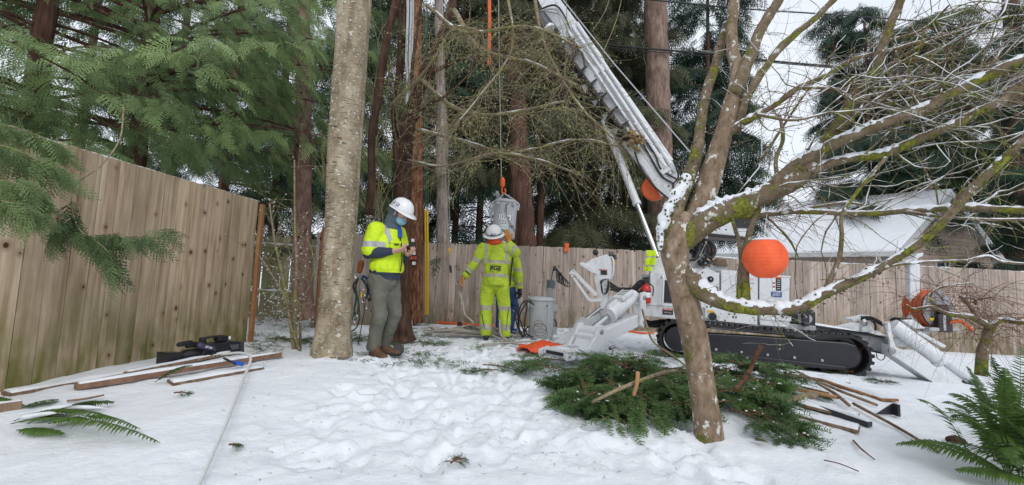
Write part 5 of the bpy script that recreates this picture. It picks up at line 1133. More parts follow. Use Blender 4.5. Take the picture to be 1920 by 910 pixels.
m, tp = twigs(o3[10:], 170, np.random.default_rng(3), (.3, .9), ((-.9, 1), (-.5, .4), (-.1, .9)), .0015, 10, .7, 2.2); m.build('twigs', TWIG_RED, wm)

# ============================================================ THE TRACKED DIGGER DERRICK
MPa = np.array([2.03, 5.70]); MPb = np.array([4.24, 5.10]); mu_ = (MPb-MPa)/np.linalg.norm(MPb-MPa); mn_ = np.array([-mu_[1], mu_[0]])   # mn points away from the camera
MN = V(mn_[0], mn_[1], 0); MU = V(mu_[0], mu_[1], 0)
def plane_pt(px, py, o2, n2):
    d = _F*F + _r*(px-CX) - _u*(py-CY); t = (np.dot(np.array(o2)-CAM[:2], n2))/np.dot(d[:2], n2); return Vector(CAM+d*t)
def PM(px, py, off=0.0):
    """pixel -> near side plane of the machine, moved 'off' metres deeper; what is seen at that depth"""
    return plane_pt(px, py, MPa+mn_*off, mn_)
def mp(poly, off0, off1, name, mat, parent, bevel=.006, smooth=False):
    P = [PM(x, y, off0) for x, y in poly]; return MB().prism(P, MN*(off1-off0)).build(name, mat, parent, bevel=bevel, smooth=smooth)
dg = empty('tracked_digger_derrick', G(1440, 685), 'white tracked digger derrick with its boom raised and outriggers down behind the maple', 'machine')
# --- tracks
def track(off, wd, tag):
    a = PM(1272, 636, off); b = PM(1590, 668, off); ra = .205; rb = .215
    d = (b-a).normalized(); up = MN.cross(d); up = up if up.z > 0 else -up; path = []
    L = (b-a).length
    for t in np.linspace(0, 1, 28, endpoint=False): path.append((a+d*L*t+up*(ra+(rb-ra)*t-.02*math.sin(math.pi*t)), up))
    for q in np.linspace(math.pi/2, -math.pi/2, 13, endpoint=False): path.append((b+(d*math.cos(q)+up*math.sin(q))*rb, d*math.cos(q)+up*math.sin(q)))
    for t in np.linspace(1, 0, 28, endpoint=False): path.append((a+d*L*t-up*(ra+(rb-ra)*t), -up))
    for q in np.linspace(-math.pi/2, -3*math.pi/2, 13, endpoint=False): path.append((a+(d*math.cos(q)+up*math.sin(q))*ra, d*math.cos(q)+up*math.sin(q)))
    belt = MB(); n = len(path); vs = []
    for p, o_ in path:
        for s, h in ((0, 0), (wd, 0), (wd, .028), (0, .028)): vs.append(p+MN*s+o_*h)
    fs = [(i*4+j, i*4+(j+1) % 4, ((i+1) % n)*4+(j+1) % 4, ((i+1) % n)*4+j) for i in range(n) for j in range(4)]
    tr = belt.add(vs, fs).build('track', BLACK, dg)
    # lugs: resample by length
    PP = [p for p, o_ in path]+[path[0][0]]; OO = [o_ for p, o_ in path]+[path[0][1]]; ln = [0]
    for i in range(n): ln.append(ln[-1]+(PP[i+1]-PP[i]).length)
    me = None; N = 74
    for k in range(N):
        s = ln[-1]*k/N; i = max(j for j in range(n) if ln[j] <= s); f = (s-ln[i])/(ln[i+1]-ln[i]+1e-9); p = PP[i].lerp(PP[i+1], f); o_ = OO[i].lerp(OO[i+1], f).normalized(); tdir = MN.cross(o_)
        if me is None:
            l = MB(); l.prism([(-.026, 0, .026), (.026, 0, .026), (.016, 0, .058), (-.016, 0, .058)], (0, wd*.46, 0)); l.prism([(-.026+.02, wd*.54, .026), (.026+.02, wd*.54, .026), (.016+.02, wd*.54, .058), (-.016+.02, wd*.54, .058)], (0, wd*.46, 0)); l.box((0, wd/2, .012), (.05, wd*1.02, .018))
            me = bpy.data.meshes.new('lug'); me.from_pydata(l.v, [], l.f); me.materials.append(BLACK)
        o = bpy.data.objects.new('lug', me); COL.objects.link(o); m_ = Matrix((tdir, MN, o_)).transposed().to_4x4(); m_.translation = p; o.matrix_world = m_; 
        o.parent = tr; o.matrix_parent_inverse = world_loc(tr).inverted()
    MB().prism([a+d*-.02+up*(ra-.035), b+up*(rb-.035), b+d*(rb-.045)*.8+up*(rb-.05)*.5, b+d*(rb-.04), b+d*(rb-.045)*.8-up*(rb-.05)*.5, b-up*(rb-.035), a-up*(ra-.035)+d*.02, a+d*.05]+[], MN*-.0+MN*.0+MN*(wd*.0+.03)).build('track_frame', BLACKP, tr, bevel=.008) if False else None
    fr = MB(); fr.prism([q+MN*.012 for q in (a+up*.10+d*.14, a.lerp(b, .5)+up*.13, b+up*.155-d*.02, b+up*.13+d*.09, b+d*.145, b-up*.12+d*.09, b-up*.16-d*.02, a-up*.15+d*.06, a-up*.06+d*.14)], MN*(wd-.03)); fr.build('track_frame', BLACKP, tr, bevel=.012)
    gd_ = MB(); gd_.beam(a+d*.12-up*.14+MN*.03, b-d*.02-up*.155+MN*.03, .05, .05, up=up); gd_.build('track_guard', BLACKP, tr, bevel=.006)
    sp = MB(); sp.lathe([(.02, -.01), (.16, -.005), (.165, .02), (.165, wd-.06), (.02, wd-.05)], a+MN*.03, MN, 24); sp.build('sprocket', BLACKP, tr, smooth=True)
    sp = MB(); sp.lathe([(.02, -.005), (.14, -.005), (.17, .02), (.17, wd-.06), (.02, wd-.05)], b+MN*.03, MN, 24); sp.build('idler_wheel', BLACKP, tr, smooth=True)
    if tag:
        for k in range(5):
            t = .24+.155*k; c = a.lerp(b, t)-up*.085+MN*.006; MB().lathe([(.004, -.012), (.017, -.008), (.02, .008)], c, MN, 10).build('bolt', STEEL, tr, smooth=True)
        for k in range(2): c = a.lerp(b, .62)+up*(.0+.05*k)+MN*.006; MB().lathe([(.003, -.01), (.012, -.006), (.014, .008)], c, MN, 8).build('bolt', STEEL, tr, smooth=True)
        for k in range(5):
            t = .2+.17*k; c = a.lerp(b, t)-up*(.17)+MN*.05; MB().cyl(c, c+MN*(wd-.1), .045, 14).build('roller', BLACKP, tr, smooth=True)
    # snow lying between the lugs of the upper run
    S = MB(); rg = np.random.default_rng(5)
    for k in range(60):
        t = k/60; c = a+d*L*t+up*(ra+(rb-ra)*t+.036-.02*math.sin(math.pi*t))+MN*(wd*rg.uniform(.3, .6)); S.ell(c, (.02*rg.uniform(.5, 1.3), wd*.28*rg.uniform(.5, 1.2), .017*rg.uniform(.4, 1.1)), n=6, m=4)
    o = S.build('snow_on_track', SNOW, tr, smooth='all'); o['kind'] = 'stuff'
    return tr
track(0.0, .22, True); track(.72, .22, False)
# --- chassis
mp([(1330, 596), (1440, 603), (1530, 612), (1530, 632), (1440, 625), (1330, 616)], .10, .62, 'chassis_frame', LGREY, dg)
o = mp([(1490, 607), (1675, 637), (1676, 669), (1610, 655), (1490, 640)], .24, .60, 'rear_beam', LGREY, dg)
mp([(1488, 605), (1676, 634.5), (1676, 637), (1488, 608)], .20, .64, 'rear_beam_edge', BLACKP, dg, 0)
S = MB(); S.prism([PM(1500, 605.5, .26), PM(1664, 630, .26), PM(1660, 628, .3), PM(1510, 603, .3)], MN*.26); S.build('snow_on_beam', SNOW, dg, bevel=.01)
mp([(1186, 569), (1212, 568.5), (1218, 562), (1219.5, 512), (1262, 509), (1262, 503), (1330, 505), (1345, 512), (1345, 602), (1300, 603), (1270, 600), (1188, 590)], .06, .74, 'front_body', WHITE, dg, .01)
mp([(1186, 566), (1340, 575), (1340, 579), (1186, 571)], .045, .75, 'body_flange', WHITE, dg, .003)
mp([(1243, 525), (1292, 530), (1292, 571), (1241, 567)], .045, .08, 'access_panel', BLACKP, dg, .004)
Q = smooth_path([(*PM(1239, 522, .03), 1), (*PM(1242, 518, -.01), 1), (*PM(1244, 524, -.02), 1), (*PM(1243, 548, -.02), 1), (*PM(1242, 568, -.02), 1), (*PM(1239, 573, .0), 1), (*PM(1236, 572, .03), 1)], 4); MB().tube(Q[:, :3], .014, 8).build('handrail', WHITE, dg, smooth=True)
def decal(x0, y0, x1, y1, off, mat, name='sticker'):
    P = [PM(x0, y0, off), PM(x1, y0+(x1-x0)*.05, off), PM(x1, y1+(x1-x0)*.05, off), PM(x0, y1, off)]; return MB().prism(P, MN*.003).build(name, mat, dg)
def mtext(body, px, py, size, off, mat, ang=0.0, bold=0, name='lettering', stretch=(1, 1), u=None, up=None, nn=None):
    u = u or MU; nn = nn or -MN; up = up or V(0, 0, 1); up = (up-nn*up.dot(nn)).normalized(); u = up.cross(nn); q = Matrix((u, up, nn)).transposed() @ Matrix.Rotation(ang, 3, 'Z'); m_ = q.to_4x4(); m_.translation = PM(px, py, off); return put_text(body, size, m_, mat, dg, name, bold, stretch=stretch)
decal(1242, 578, 1262, 590, .057, BLACKP); decal(1242, 578, 1262, 581.5, .055, RED); mtext('DANGER', 1252, 580.5, .026, .054, LABELW, R(-3)); mtext('KEEP CLEAR', 1252, 586.5, .018, .054, LABELW, R(-3))
mtext('TEREX' if False else 'T 1', 1268, 586, .05, .057, INK, R(-3))
mp([(1238, 603), (1300, 603), (1300, 632), (1262, 640), (1240, 622)], .25, .7, 'under_body', BLACK, dg, .02)
Q = []
for i in range(7):
    x0 = 1192+random.uniform(-3, 3); Q = smooth_path([(*PM(x0, 586, .3), 1), (*PM(x0+10+i*2, 600+random.uniform(2, 10), .22+.05*i), 1), (*PM(x0+40+i*4, 603+random.uniform(0, 9), .25+.03*i), 1), (*PM(1262+i*2, 600, .3), 1)], 6); MB().tube(Q[:, :3], .022, 8).build('hose', BLACK, dg, smooth=True)
# --- turntable and blocks above the body
mp([(1221, 500), (1262, 500), (1262, 512), (1219, 512)], .20, .62, 'turntable_base', WHITE, dg)
mp([(1230, 484), (1262, 483), (1264, 501), (1226, 501)], .25, .58, 'turntable', WHITE, dg, .01)
mp([(1234, 468), (1250, 467), (1262, 486), (1234, 487)], .30, .55, 'cylinder_mount', WHITE, dg, .006)
mp([(1262, 440), (1310, 436), (1322, 470), (1330, 508), (1258, 508)], .28, .56, 'boom_pedestal', WHITE, dg, .012)
mp([(1285, 446), (1328, 442), (1318, 500), (1304, 500), (1312, 455), (1285, 458)], .18, .24, 'pedestal_plate', LGREY, dg, .006)
for i in range(14):
    a_ = random.uniform(0, 6.3); c = PM(1305+random.uniform(-12, 14), 462+random.uniform(-22, 24), .15+random.uniform(-.06, .08)); q = [c+V(random.uniform(-.16, .16), random.uniform(-.08, .08), random.uniform(-.16, .16)) for _ in range(4)]; Q = smooth_path([(*x, 1) for x in q], 6); MB().tube(Q[:, :3], .017, 7).build('hose', BLACK, dg, smooth=True)
Q = smooth_path([(*PM(1318, 448, .1), 1), (*PM(1334, 455, .02), 1), (*PM(1341, 470, .0), 1), (*PM(1334, 483, .0), 1), (*PM(1321, 477, .05), 1), (*PM(1322, 460, .1), 1), (*PM(1308, 440, .15), 1)], 7); MB().tube(Q[:, :3], .020, 10).build('hose', BLACK, dg, smooth=True)
mp([(1326, 438), (1410, 446), (1412, 432), (1402, 405), (1368, 403), (1345, 424)], .34, .60, 'winch_cover', WHITE, dg, .015)
mp([(1376, 408), (1409, 408), (1406, 428), (1376, 427)], .325, .345, 'cover_vent', BLACKP, dg, .004); mp([(1330, 440), (1400, 446), (1400, 450), (1330, 444)], .28, .60, 'cover_rail', BLACKP, dg, .003)
mp([(1345, 484), (1362, 486), (1366, 500), (1341, 498)], .3, .5, 'horn', plain('brown_rust_metal', (.20, .13, .08), .7), dg, .012)
# --- cabinets along the side
mp([(1300, 511), (1348, 505), (1362, 512), (1362, 582), (1300, 580)], .30, .62, 'cabinet', LGREY, dg); mp([(1322, 503), (1338, 498), (1362, 498), (1362, 513), (1322, 514)], .34, .60, 'box_top', LGREY, dg, .008)
mp([(1314, 519), (1349, 511), (1349, 582), (1314, 577)], .04, .30, 'number_cabinet', WHITE, dg, .006)
c = PM(1332, 524, .035); MB().lathe([(.034, 0), (.040, 0), (.040, .004), (.034, .004)], c, -MN, 24).build('round_emblem', INK, dg); MB().lathe([(.001, .0), (.022, 0), (.022, .004), (.001, .004)], c, -MN, 18).build('round_emblem', INK, dg)
MB().ell(c-MN*.006+V(.006, 0, .004), (.007, .003, .009)).build('emblem_spot', LABELW, dg); mtext('18642', 1333, 541, .078, .036, INK, R(-3), .0015)
mp([(1322, 578), (1348, 580), (1350, 600), (1322, 597)], .02, .25, 'lower_box', WHITE, dg, .006); MB().lathe([(.02, 0), (.045, 0), (.05, .03), (.05, .06), (.02, .06)], PM(1337, 594, -.03), MN, 18).build('port_cap', BLACKP, dg, smooth=True); decal(1326, 582, 1338, 586, .016, YELLOW)
mp([(1352, 506), (1421, 511), (1421, 574), (1352, 572)], .05, .50, 'middle_cabinet', WHITE, dg, .006); mp([(1392, 508), (1421, 510), (1421, 574), (1392, 573)], .036, .06, 'cabinet_door', WHITE, dg, .004)
decal(1396, 520, 1413, 525, .032, LABELW); mtext('NOTICE', 1404, 523, .03, .031, RED, R(-3)); mtext('HYDRAULIC OIL', 1404, 531, .018, .031, INK, R(-3)); decal(1401, 539, 1410, 543, .031, YELLOW)
mp([(1346, 580), (1420, 584), (1420, 610), (1346, 602)], .02, .52, 'lower_cabinet', WHITE, dg, .006)
mp([(1424, 516), (1481, 520), (1480, 579), (1424, 574)], .06, .52, 'rear_cabinet', WHITE, dg, .008); mp([(1423, 514), (1483, 518), (1483, 521), (1423, 517)], .05, .53, 'cabinet_lid', WHITE, dg, .003)
decal(1455, 522, 1465, 545, .054, INK); decal(1455, 518.5, 1465, 522, .053, ORANGE); decal(1449, 523, 1454, 545, .054, LABELW); decal(1446, 547, 1466, 557, .054, BLUEL)
for k in range(5): decal(1457, 525+k*4, 1463, 525.8+k*4, .052, LABELW, 'sticker_line')
for k in range(3): decal(1449, 549+k*2.4, 1463, 549.6+k*2.4, .052, LABELW, 'sticker_line')
for k in range(2): MB().lathe([(.009, 0), (.012, 0), (.012, .002), (.009, .002)], PM(1451.5, 531+k*7, .052), -MN, 14).build('warning_ring', RED, dg)
mp([(1426, 590), (1484, 594), (1484, 603), (1426, 599)], .01, .5, 'step_lid', WHITE, dg, .006); mp([(1424, 597), (1482, 602), (1478, 614), (1426, 610)], .03, .5, 'step_box', WHITE, dg, .006)
mp([(1496, 580), (1526, 581), (1518, 590), (1518, 612), (1508, 613), (1506, 592)], .02, .10, 'hose_bracket', BLACKP, dg, .006)
for k in range(4):
    c = PM(1492+k*7, 598, .12); MB().lathe([(.02, -.02), (.055, -.015), (.06, .0), (.06, .2), (.02, .21)], c+MU*0, MN, 16).build('hose_roll', LGREY if k % 2 else BLACKP, dg, smooth=True)
mp([(1486, 584), (1530, 584), (1530, 614), (1488, 610)], .2, .5, 'rear_tank', BLACKP, dg, .02)
# --- outriggers
def cyl_between(a, b, ra, rb_, split, name, far=0):
    a = Vector(a); b = Vector(b); m_ = a.lerp(b, split); d = (b-a).normalized(); q = MB(); L = (m_-a).length
    q.lathe([(ra*.6, -.01), (ra*.98, 0), (ra, .02), (ra, L-.05), (ra*1.12, L-.048), (ra*1.12, L), (rb_*1.2, L+.002), (rb_*1.15, L+.012)], a, d, 24); c = q.build(name, WHITE, dg, smooth=True)
    MB().cyl(m_-d*.02, b, rb_, 16).build('rod', CHROME, c, smooth=True); return c
def leg_beam(poly_top, poly_bot, off, wd, name='outrigger_leg', holes=()):
    P = [PM(*q, off) for q in poly_top]+[PM(*q, off) for q in poly_bot[::-1]]; o = MB().prism(P, MN*wd).build(name, WHITE, dg, bevel=.008)
    for px, py, rr in holes:
        c = PM(px, py, off+wd/2); MB().lathe([(rr*.96, .0), (rr, .0), (rr, .006), (.001, .007)], c, (P[1]-P[0]).cross(MN) if (P[1]-P[0]).cross(MN).z > 0 else MN.cross(P[1]-P[0]), 20, sx=1).build('leg_opening', BLACKP, o)
    return o
# near left outrigger: it reaches out towards the camera, so it has a frame of its own
def top_holes(parent, a, b, off, wd, ts, rr, mat=LGREY):
    a = PM(*a, off); b = PM(*b, off); d = (b-a).normalized(); nn = MN.cross(d); nn = nn if nn.z > 0 else -nn
    for t in ts:
        c = a.lerp(b, t)+MN*wd/2+nn*.0005; q = Matrix((d, MN, nn)).transposed(); vs = [c+q @ V(rr*1.5*math.cos(x), rr*math.sin(x), 0) for x in np.linspace(0, 6.283, 22, endpoint=False)]
        MB().prism(vs, nn*.003).build('leg_opening', mat, parent)

hip = W(1186, 598, 5.62); knee = W(1100, 637, 5.02); toe = W(1040, 676, 4.66); toe.z = max(toe.z, gzf(toe.x, toe.y)+.12); ankle = W(1092, 652, 4.98)
od = (knee-hip).normalized(); osd = od.cross(V(0, 0, 1)).normalized(); oh = V(osd.y, -osd.x, 0); oh = oh if oh.dot(od) > 0 else -oh; osd = osd if osd.y < 0 else -osd   # osd: side facing the camera
def OL(base, u, z, side=0.0): return base+oh*u+V(0, 0, z)+osd*side
def oplate(base, pts, s0, s1, name, mat=WHITE, bevel=.006): P = [OL(base, u, z, s0) for u, z in pts]; return MB().prism(P, osd*(s1-s0)).build(name, mat, dg, bevel=bevel)
LGO = MB().beam(hip, knee+od*.06, .25, .15).build('outrigger_leg', WHITE, dg, bevel=.01)
nn = osd.cross(od); nn = nn if nn.z > 0 else -nn
for t in (.30, .44, .58, .72):
    c = hip.lerp(knee, t)+nn*.0755; vs = [c+od*.05*math.cos(x)+osd*.04*math.sin(x) for x in np.linspace(0, 6.283, 22, endpoint=False)]; MB().prism(vs, nn*.003).build('leg_opening', LGREY, LGO)
for s in (-1, 1):
    oplate(hip, [(.04, .34), (-.05, .36), (-.06, .20), (-.05, -.06), (.0, -.10), (.06, -.06), (.06, .05)], s*.13, s*.16, 'link_plate'); oplate(knee, [(-.02, .17), (-.09, .18), (-.17, .08), (-.16, .0), (-.04, -.10), (.14, -.12), (.15, -.06), (.04, .05)], s*.13, s*.165, 'knee_plate')
    for q_, z in ((hip, -.03), (hip, .28), (knee, .10)): MB().lathe([(.002, 0), (.016, 0), (.02, .006), (.028, .008), (.028, .02)], OL(q_, -.02 if q_ is hip else -.06, z, s*.18), -osd*s, 12).build('pin', STEEL, dg, smooth=True)
MB().cyl(OL(knee, -.06, .10, -.13), OL(knee, -.06, .10, .13), .055, 18).build('knee_pin', WHITE, dg, smooth=True)
cA = OL(hip, -.02, .30); cB = OL(knee, -.06, .10); cyl_between(cA, cB, .088, .034, .60, 'outrigger_cylinder'); cd = (cB-cA).normalized(); cn = osd.cross(cd); cn = cn if cn.z > 0 else -cn
MB().beam(cA+cd*.08+cn*.10, cA+cd*.34+cn*.105, .17, .06).build('cylinder_guard', WHITE, dg, bevel=.015)
for k in range(4): MB().beam(cA+cd*(.11+.05*k)+cn*.134-osd*.05, cA+cd*(.11+.05*k)+cn*.134+osd*.05, .014, .006).build('guard_slat', BLACKP, dg)
MB().beam(cA+cd*.36+cn*.105, cA+cd*.56+cn*.10, .045, .035).build('cylinder_tube', WHITE, dg, bevel=.005)
fa = knee+oh*.08+V(0, 0, -.10); fb = toe; fo = MB().beam(fa, fb, .34, .075).build('outrigger_foot', WHITE, dg, bevel=.01)
d = (fb-fa).normalized(); sd_ = d.cross(V(0, 0, 1)).normalized(); nn = sd_.cross(d); nn = nn if nn.z > 0 else -nn
for t, rr in ((.22, .026), (.42, .036), (.72, .058)):
    c = fa.lerp(fb, t)+nn*.038; vs = [c+d*rr*1.1*math.cos(x)+sd_*rr*1.5*math.sin(x) for x in np.linspace(0, 6.283, 20, endpoint=False)]; MB().prism(vs, nn*.003).build('foot_opening', SNOW if rr > .05 else LGREY, fo)
MB().box(fb+d*.004, (.02, .24, .035), Matrix((d, sd_, nn)).transposed()).build('foot_slot', BLACKP, fo, bevel=.003)
for s in (-1, 1): MB().prism([fb+sd_*s*.172-nn*.05-d*.10, fb+sd_*s*.172+nn*.045-d*.10, fb+sd_*s*.172+nn*.02+d*.05, fb+sd_*s*.172-nn*.05+d*.05], sd_*s*.03).build('foot_lug', WHITE, fo, bevel=.006); MB().lathe([(.002, 0), (.014, 0), (.018, .006), (.018, .02)], fb+sd_*s*.215-nn*.01, -sd_*s, 10).build('pin', STEEL, fo, smooth=True)
MB().beam(knee+V(0, 0, -.02), fa-V(0, 0, .03), .22, .14).build('ankle_block', WHITE, dg, bevel=.01)
Q = smooth_path([(*OL(knee, -.30, -.12, .15), 1), (*OL(knee, -.26, -.17, .17), 1), (*OL(knee, -.24, -.22, .17), 1), (*OL(knee, -.28, -.24, .15), 1)], 4); MB().tube(Q[:, :3], .008, 6).build('hydraulic_line', STEEL, dg, smooth=True); MB().cyl(OL(knee, -.24, -.10, .15), OL(knee, -.34, -.08, .15), .02, 10).build('fitting', STEEL, dg, smooth=True)
# far left outrigger
cyl_between(PM(1150, 560, .80), PM(1098, 600, .80), .07, .032, .35, 'outrigger_cylinder')
mp([(1075, 611), (1088, 596), (1100, 598), (1180, 566), (1180, 580), (1100, 620), (1082, 628)], .70, .92, 'outrigger_leg', WHITE, dg); mp([(1040, 640), (1078, 612), (1092, 622), (1060, 650)], .68, .98, 'outrigger_foot', WHITE, dg)
# --- right outriggers
def rp(x, y): return (1590+x/5.056, 560+y/5.056)
LGR = leg_beam([rp(440, 450), rp(1160, 840)], [rp(440, 552), rp(1010, 930)], -.12, .26); top_holes(LGR, rp(440, 450), rp(1160, 840), -.12, .26, (.20, .33, .46), .045, BLACKP)
mp([rp(335, 225), rp(400, 220), rp(430, 380), rp(480, 520), rp(455, 556), rp(425, 552), rp(400, 500), rp(398, 400)], -.16, -.12, 'link_plate', WHITE, dg, .008)
mp([rp(345, 230), rp(375, 225), rp(385, 300), rp(372, 312), rp(345, 270)], -.175, -.16, 'wear_plate', STEEL, dg, .004)
MB().lathe([(.002, 0), (.02, 0), (.026, .008), (.036, .010), (.036, .03)], PM(*rp(428, 500), -.19), MN, 16).build('pin', STEEL, dg, smooth=True)
cyl_between(PM(*rp(420, 250), .0), PM(*rp(1195, 815), .0), .080, .034, .62, 'outrigger_cylinder')
MB().beam(PM(*rp(650, 318), -.0)-MN*.02, PM(*rp(900, 455), -.0)-MN*.02, .05, .035).build('cylinder_tube', WHITE, dg, bevel=.006)
MB().lathe([(.012, -.06), (.05, -.06), (.055, -.04), (.055, .04), (.05, .06), (.012, .06)], PM(*rp(1205, 818), .0), MN, 18).build('rod_eye', STEEL, dg, smooth=True)
MB().cyl(PM(*rp(1205, 818), -.09), PM(*rp(1205, 818), -.08)+MN*.17, .016, 12).build('eye_bore', BLACKP, dg)
mp([rp(430, 370), rp(620, 395), rp(640, 470), rp(455, 460)], .0, .2, 'leg_housing', LGREY, dg, .01)
mp([rp(-60, 290), rp(140, 240), rp(330, 330), rp(300, 380), rp(-60, 340)], .55, .85, 'far_leg_housing', WHITE, dg, .01)
mp([rp(35, 195), rp(205, 160), rp(215, 180), rp(60, 222)], .30, .50, 'hinge_bracket', WHITE, dg, .004); mp([rp(140, 200), rp(175, 188), rp(215, 210), rp(240, 320), rp(130, 320)], .22, .30, 'hinge_plate', WHITE, dg, .008)
MB().lathe([(.002, 0), (.02, 0), (.034, .006), (.034, .02)], PM(*rp(160, 235), .2), MN, 16).build('pin', STEEL, dg, smooth=True)
for k in range(3): Q = smooth_path([(*PM(*rp(120, 175+k*12), .25), 1), (*PM(*rp(220, 178+k*12), .2), 1), (*PM(*rp(310, 222+k*12), .1), 1), (*PM(*rp(370, 255+k*10), .0), 1)], 5); MB().tube(Q[:, :3], .012, 7).build('hose', BLACK, dg, smooth=True)
Q = smooth_path([(*PM(*rp(210, 195), .2), 1), (*PM(*rp(255, 240), .16), 1), (*PM(*rp(262, 290), .15), 1), (*PM(*rp(250, 300), .15), 1)], 4); MB().tube(Q[:, :3], .012, 7).build('hose', BLACK, dg, smooth=True)
for k in range(5): Q = smooth_path([(*PM(*rp(400+k*8, 205), .25), 1), (*PM(*rp(440, 185+k*7), .2), 1), (*PM(*rp(520, 192+k*5), .15), 1), (*PM(*rp(600, 195+k*3), .2), 1)], 4); MB().tube(Q[:, :3], .011, 6).build('hose', BLACK, dg, smooth=True)
MB().prism([PM(*rp(510, 205), .1), PM(*rp(620, 200), .1), PM(*rp(740, 285), .1), PM(*rp(640, 290), .1)], MN*.15).build('foot_cover', WHITE, dg, bevel=.01)
Q = smooth_path([(*PM(*rp(272, 500), .2), 1), (*PM(*rp(275, 560), .2), 1), (*PM(*rp(315, 585), .2), 1), (*PM(*rp(348, 560), .2), 1), (*PM(*rp(345, 520), .2), 1)], 5); MB().tube(Q[:, :3], .005, 6).build('cable_loop', BLACK, dg, smooth=True)
mp([rp(100, 455), rp(440, 545), rp(440, 558), rp(100, 470)], .2, .55, 'beam_underside', BLACKP, dg, .004)
# boom rest: white post with a Y head
MB().beam(PM(1712, 612, .50), PM(1710, 495, .50), .11, .11).build('boom_rest_post', WHITE, dg, bevel=.012)
MB().prism([PM(1700, 497, .42), PM(1698, 490, .42), PM(1712, 486, .42), PM(1720, 476, .42), PM(1732, 474, .42), PM(1731, 480, .42), PM(1722, 484, .42), PM(1720, 492, .42), PM(1712, 498, .42)], MN*.14).build('boom_rest_head', WHITE, dg, bevel=.006)
# --- control console on the left
def cp(x, y): return (1000+x/3.79, 460+y/3.79)
mp([cp(*q) for q in ((370, 130), (420, 95), (520, 64), (546, 85), (556, 120), (556, 215), (540, 245), (528, 330), (524, 400), (505, 452), (480, 452), (468, 400), (428, 215), (400, 175), (335, 140), (326, 128), (345, 118))], .10, .13, 'console_plate', WHITE, dg, .006)
mp([cp(*q) for q in ((385, 120), (520, 66), (548, 90), (556, 125), (556, 210), (520, 240), (470, 235), (440, 190))], .13, .42, 'console_box', WHITE, dg, .02)
mp([cp(*q) for q in ((478, 172), (524, 175), (524, 212), (478, 210))], .094, .10, 'console_label', INK, dg, 0); mp([cp(*q) for q in ((468, 168), (524, 172), (524, 180), (468, 177))], .090, .096, 'console_label', RED, dg, 0); mtext('WARNING', cp(497, 175)[0], cp(497, 175)[1], .02, .088, LABELW, R(-2))
mp([cp(*q) for q in ((370, 130), (345, 118), (326, 128), (335, 145), (420, 200), (452, 205), (430, 165))], .04, .10, 'console_arm', WHITE, dg, .01)
for off in (.06, .30):
    mp([cp(*q) for q in ((247, 202), (265, 185), (287, 170), (300, 186), (455, 345), (450, 362), (434, 362), (286, 208))], off, off+.03, 'link_arm', WHITE, dg, .006)
    mp([cp(*q) for q in ((258, 205), (282, 212), (395, 372), (420, 383), (484, 374), (492, 392), (482, 402), (405, 404), (385, 392))], off, off+.03, 'link_arm', WHITE, dg, .006)
for px, py in ((286, 225), (287, 184), (482, 387), (478, 205), (511, 283), (511, 310)): MB().lathe([(.002, 0), (.010, 0), (.013, .006), (.013, .015)], PM(*cp(px, py), .05 if px < 400 else .085), MN, 10).build('bolt', STEEL, dg, smooth=True)
for k in range(4): Q = smooth_path([(*PM(*cp(520, 240), .08), 1), (*PM(*cp(490-k*4, 255), .04), 1), (*PM(*cp(482+k*2, 300), .03), 1), (*PM(*cp(495, 345), .04), 1), (*PM(*cp(525-k*3, 335), .05), 1), (*PM(*cp(538-k*3, 280), .06), 1), (*PM(*cp(530, 240), .08), 1)], 5); MB().tube(Q[:, :3], .008, 6).build('cable', BLACK, dg, smooth=True)
Q = smooth_path([(*PM(*cp(530, 75), .2), 1), (*PM(*cp(566, 100), .12), 1), (*PM(*cp(568, 200), .10), 1), (*PM(*cp(545, 240), .10), 1), (*PM(*cp(520, 238), .12), 1)], 5); MB().tube(Q[:, :3], .012, 8).build('console_rail', WHITE, dg, smooth=True)
mp([cp(*q) for q in ((545, 100), (572, 95), (582, 135), (566, 142), (552, 130))], .15, .3, 'yellow_handset', YELLOW, dg, .006); mp([cp(*q) for q in ((530, 72), (585, 66), (586, 100), (545, 92))], .15, .3, 'lever_bank', BLACKP, dg, .008)
for k in range(3): MB().tube([PM(*cp(540+k*12, 75), .22), PM(*cp(538+k*14, 45), .22)], .008, 6).build('lever', BLACKP, dg, smooth=True)
MB().ell(PM(*cp(443, 52), .25), (.04, .03, .045)).build('lamp', BLACKP, dg, smooth=True); MB().tube([PM(*cp(443, 60), .25), PM(*cp(460, 90), .25)], .01, 6).build('lamp_stalk', BLACKP, dg)
mp([cp(*q) for q in ((505, 440), (570, 410), (610, 430), (600, 500), (470, 520), (470, 470))], .12, .5, 'console_foot', LGREY, dg, .015)
for i in range(12):
    k = random.random(); Q = smooth_path([(*PM(*cp(545, 260+k*60), .12), 1), (*PM(*cp(600+k*40, 300+random.uniform(0, 40)), .15), 1), (*PM(*cp(690, 325+random.uniform(-25, 25)), .12), 1), (*PM(*cp(750, 285+random.uniform(-30, 50)), .18), 1), (*PM(*cp(800, 250+random.uniform(-30, 60)), .2), 1)], 5); MB().tube(Q[:, :3], .012, 6).build('hose', BLACK, dg, smooth=True)
mp([cp(*q) for q in ((770, 205), (830, 210), (832, 300), (770, 300))], .22, .30, 'valve_block', LGREY, dg, .006)
for k in range(4): MB().tube([PM(*cp(780+k*12, 260), .2), PM(*cp(784+k*12, 225), .15)], .010, 6).build('valve', STEEL, dg, smooth=True)
mp([cp(*q) for q in ((700, 360), (735, 350), (750, 400), (735, 480), (705, 480))], .1, .5, 'front_mount', WHITE, dg, .01)
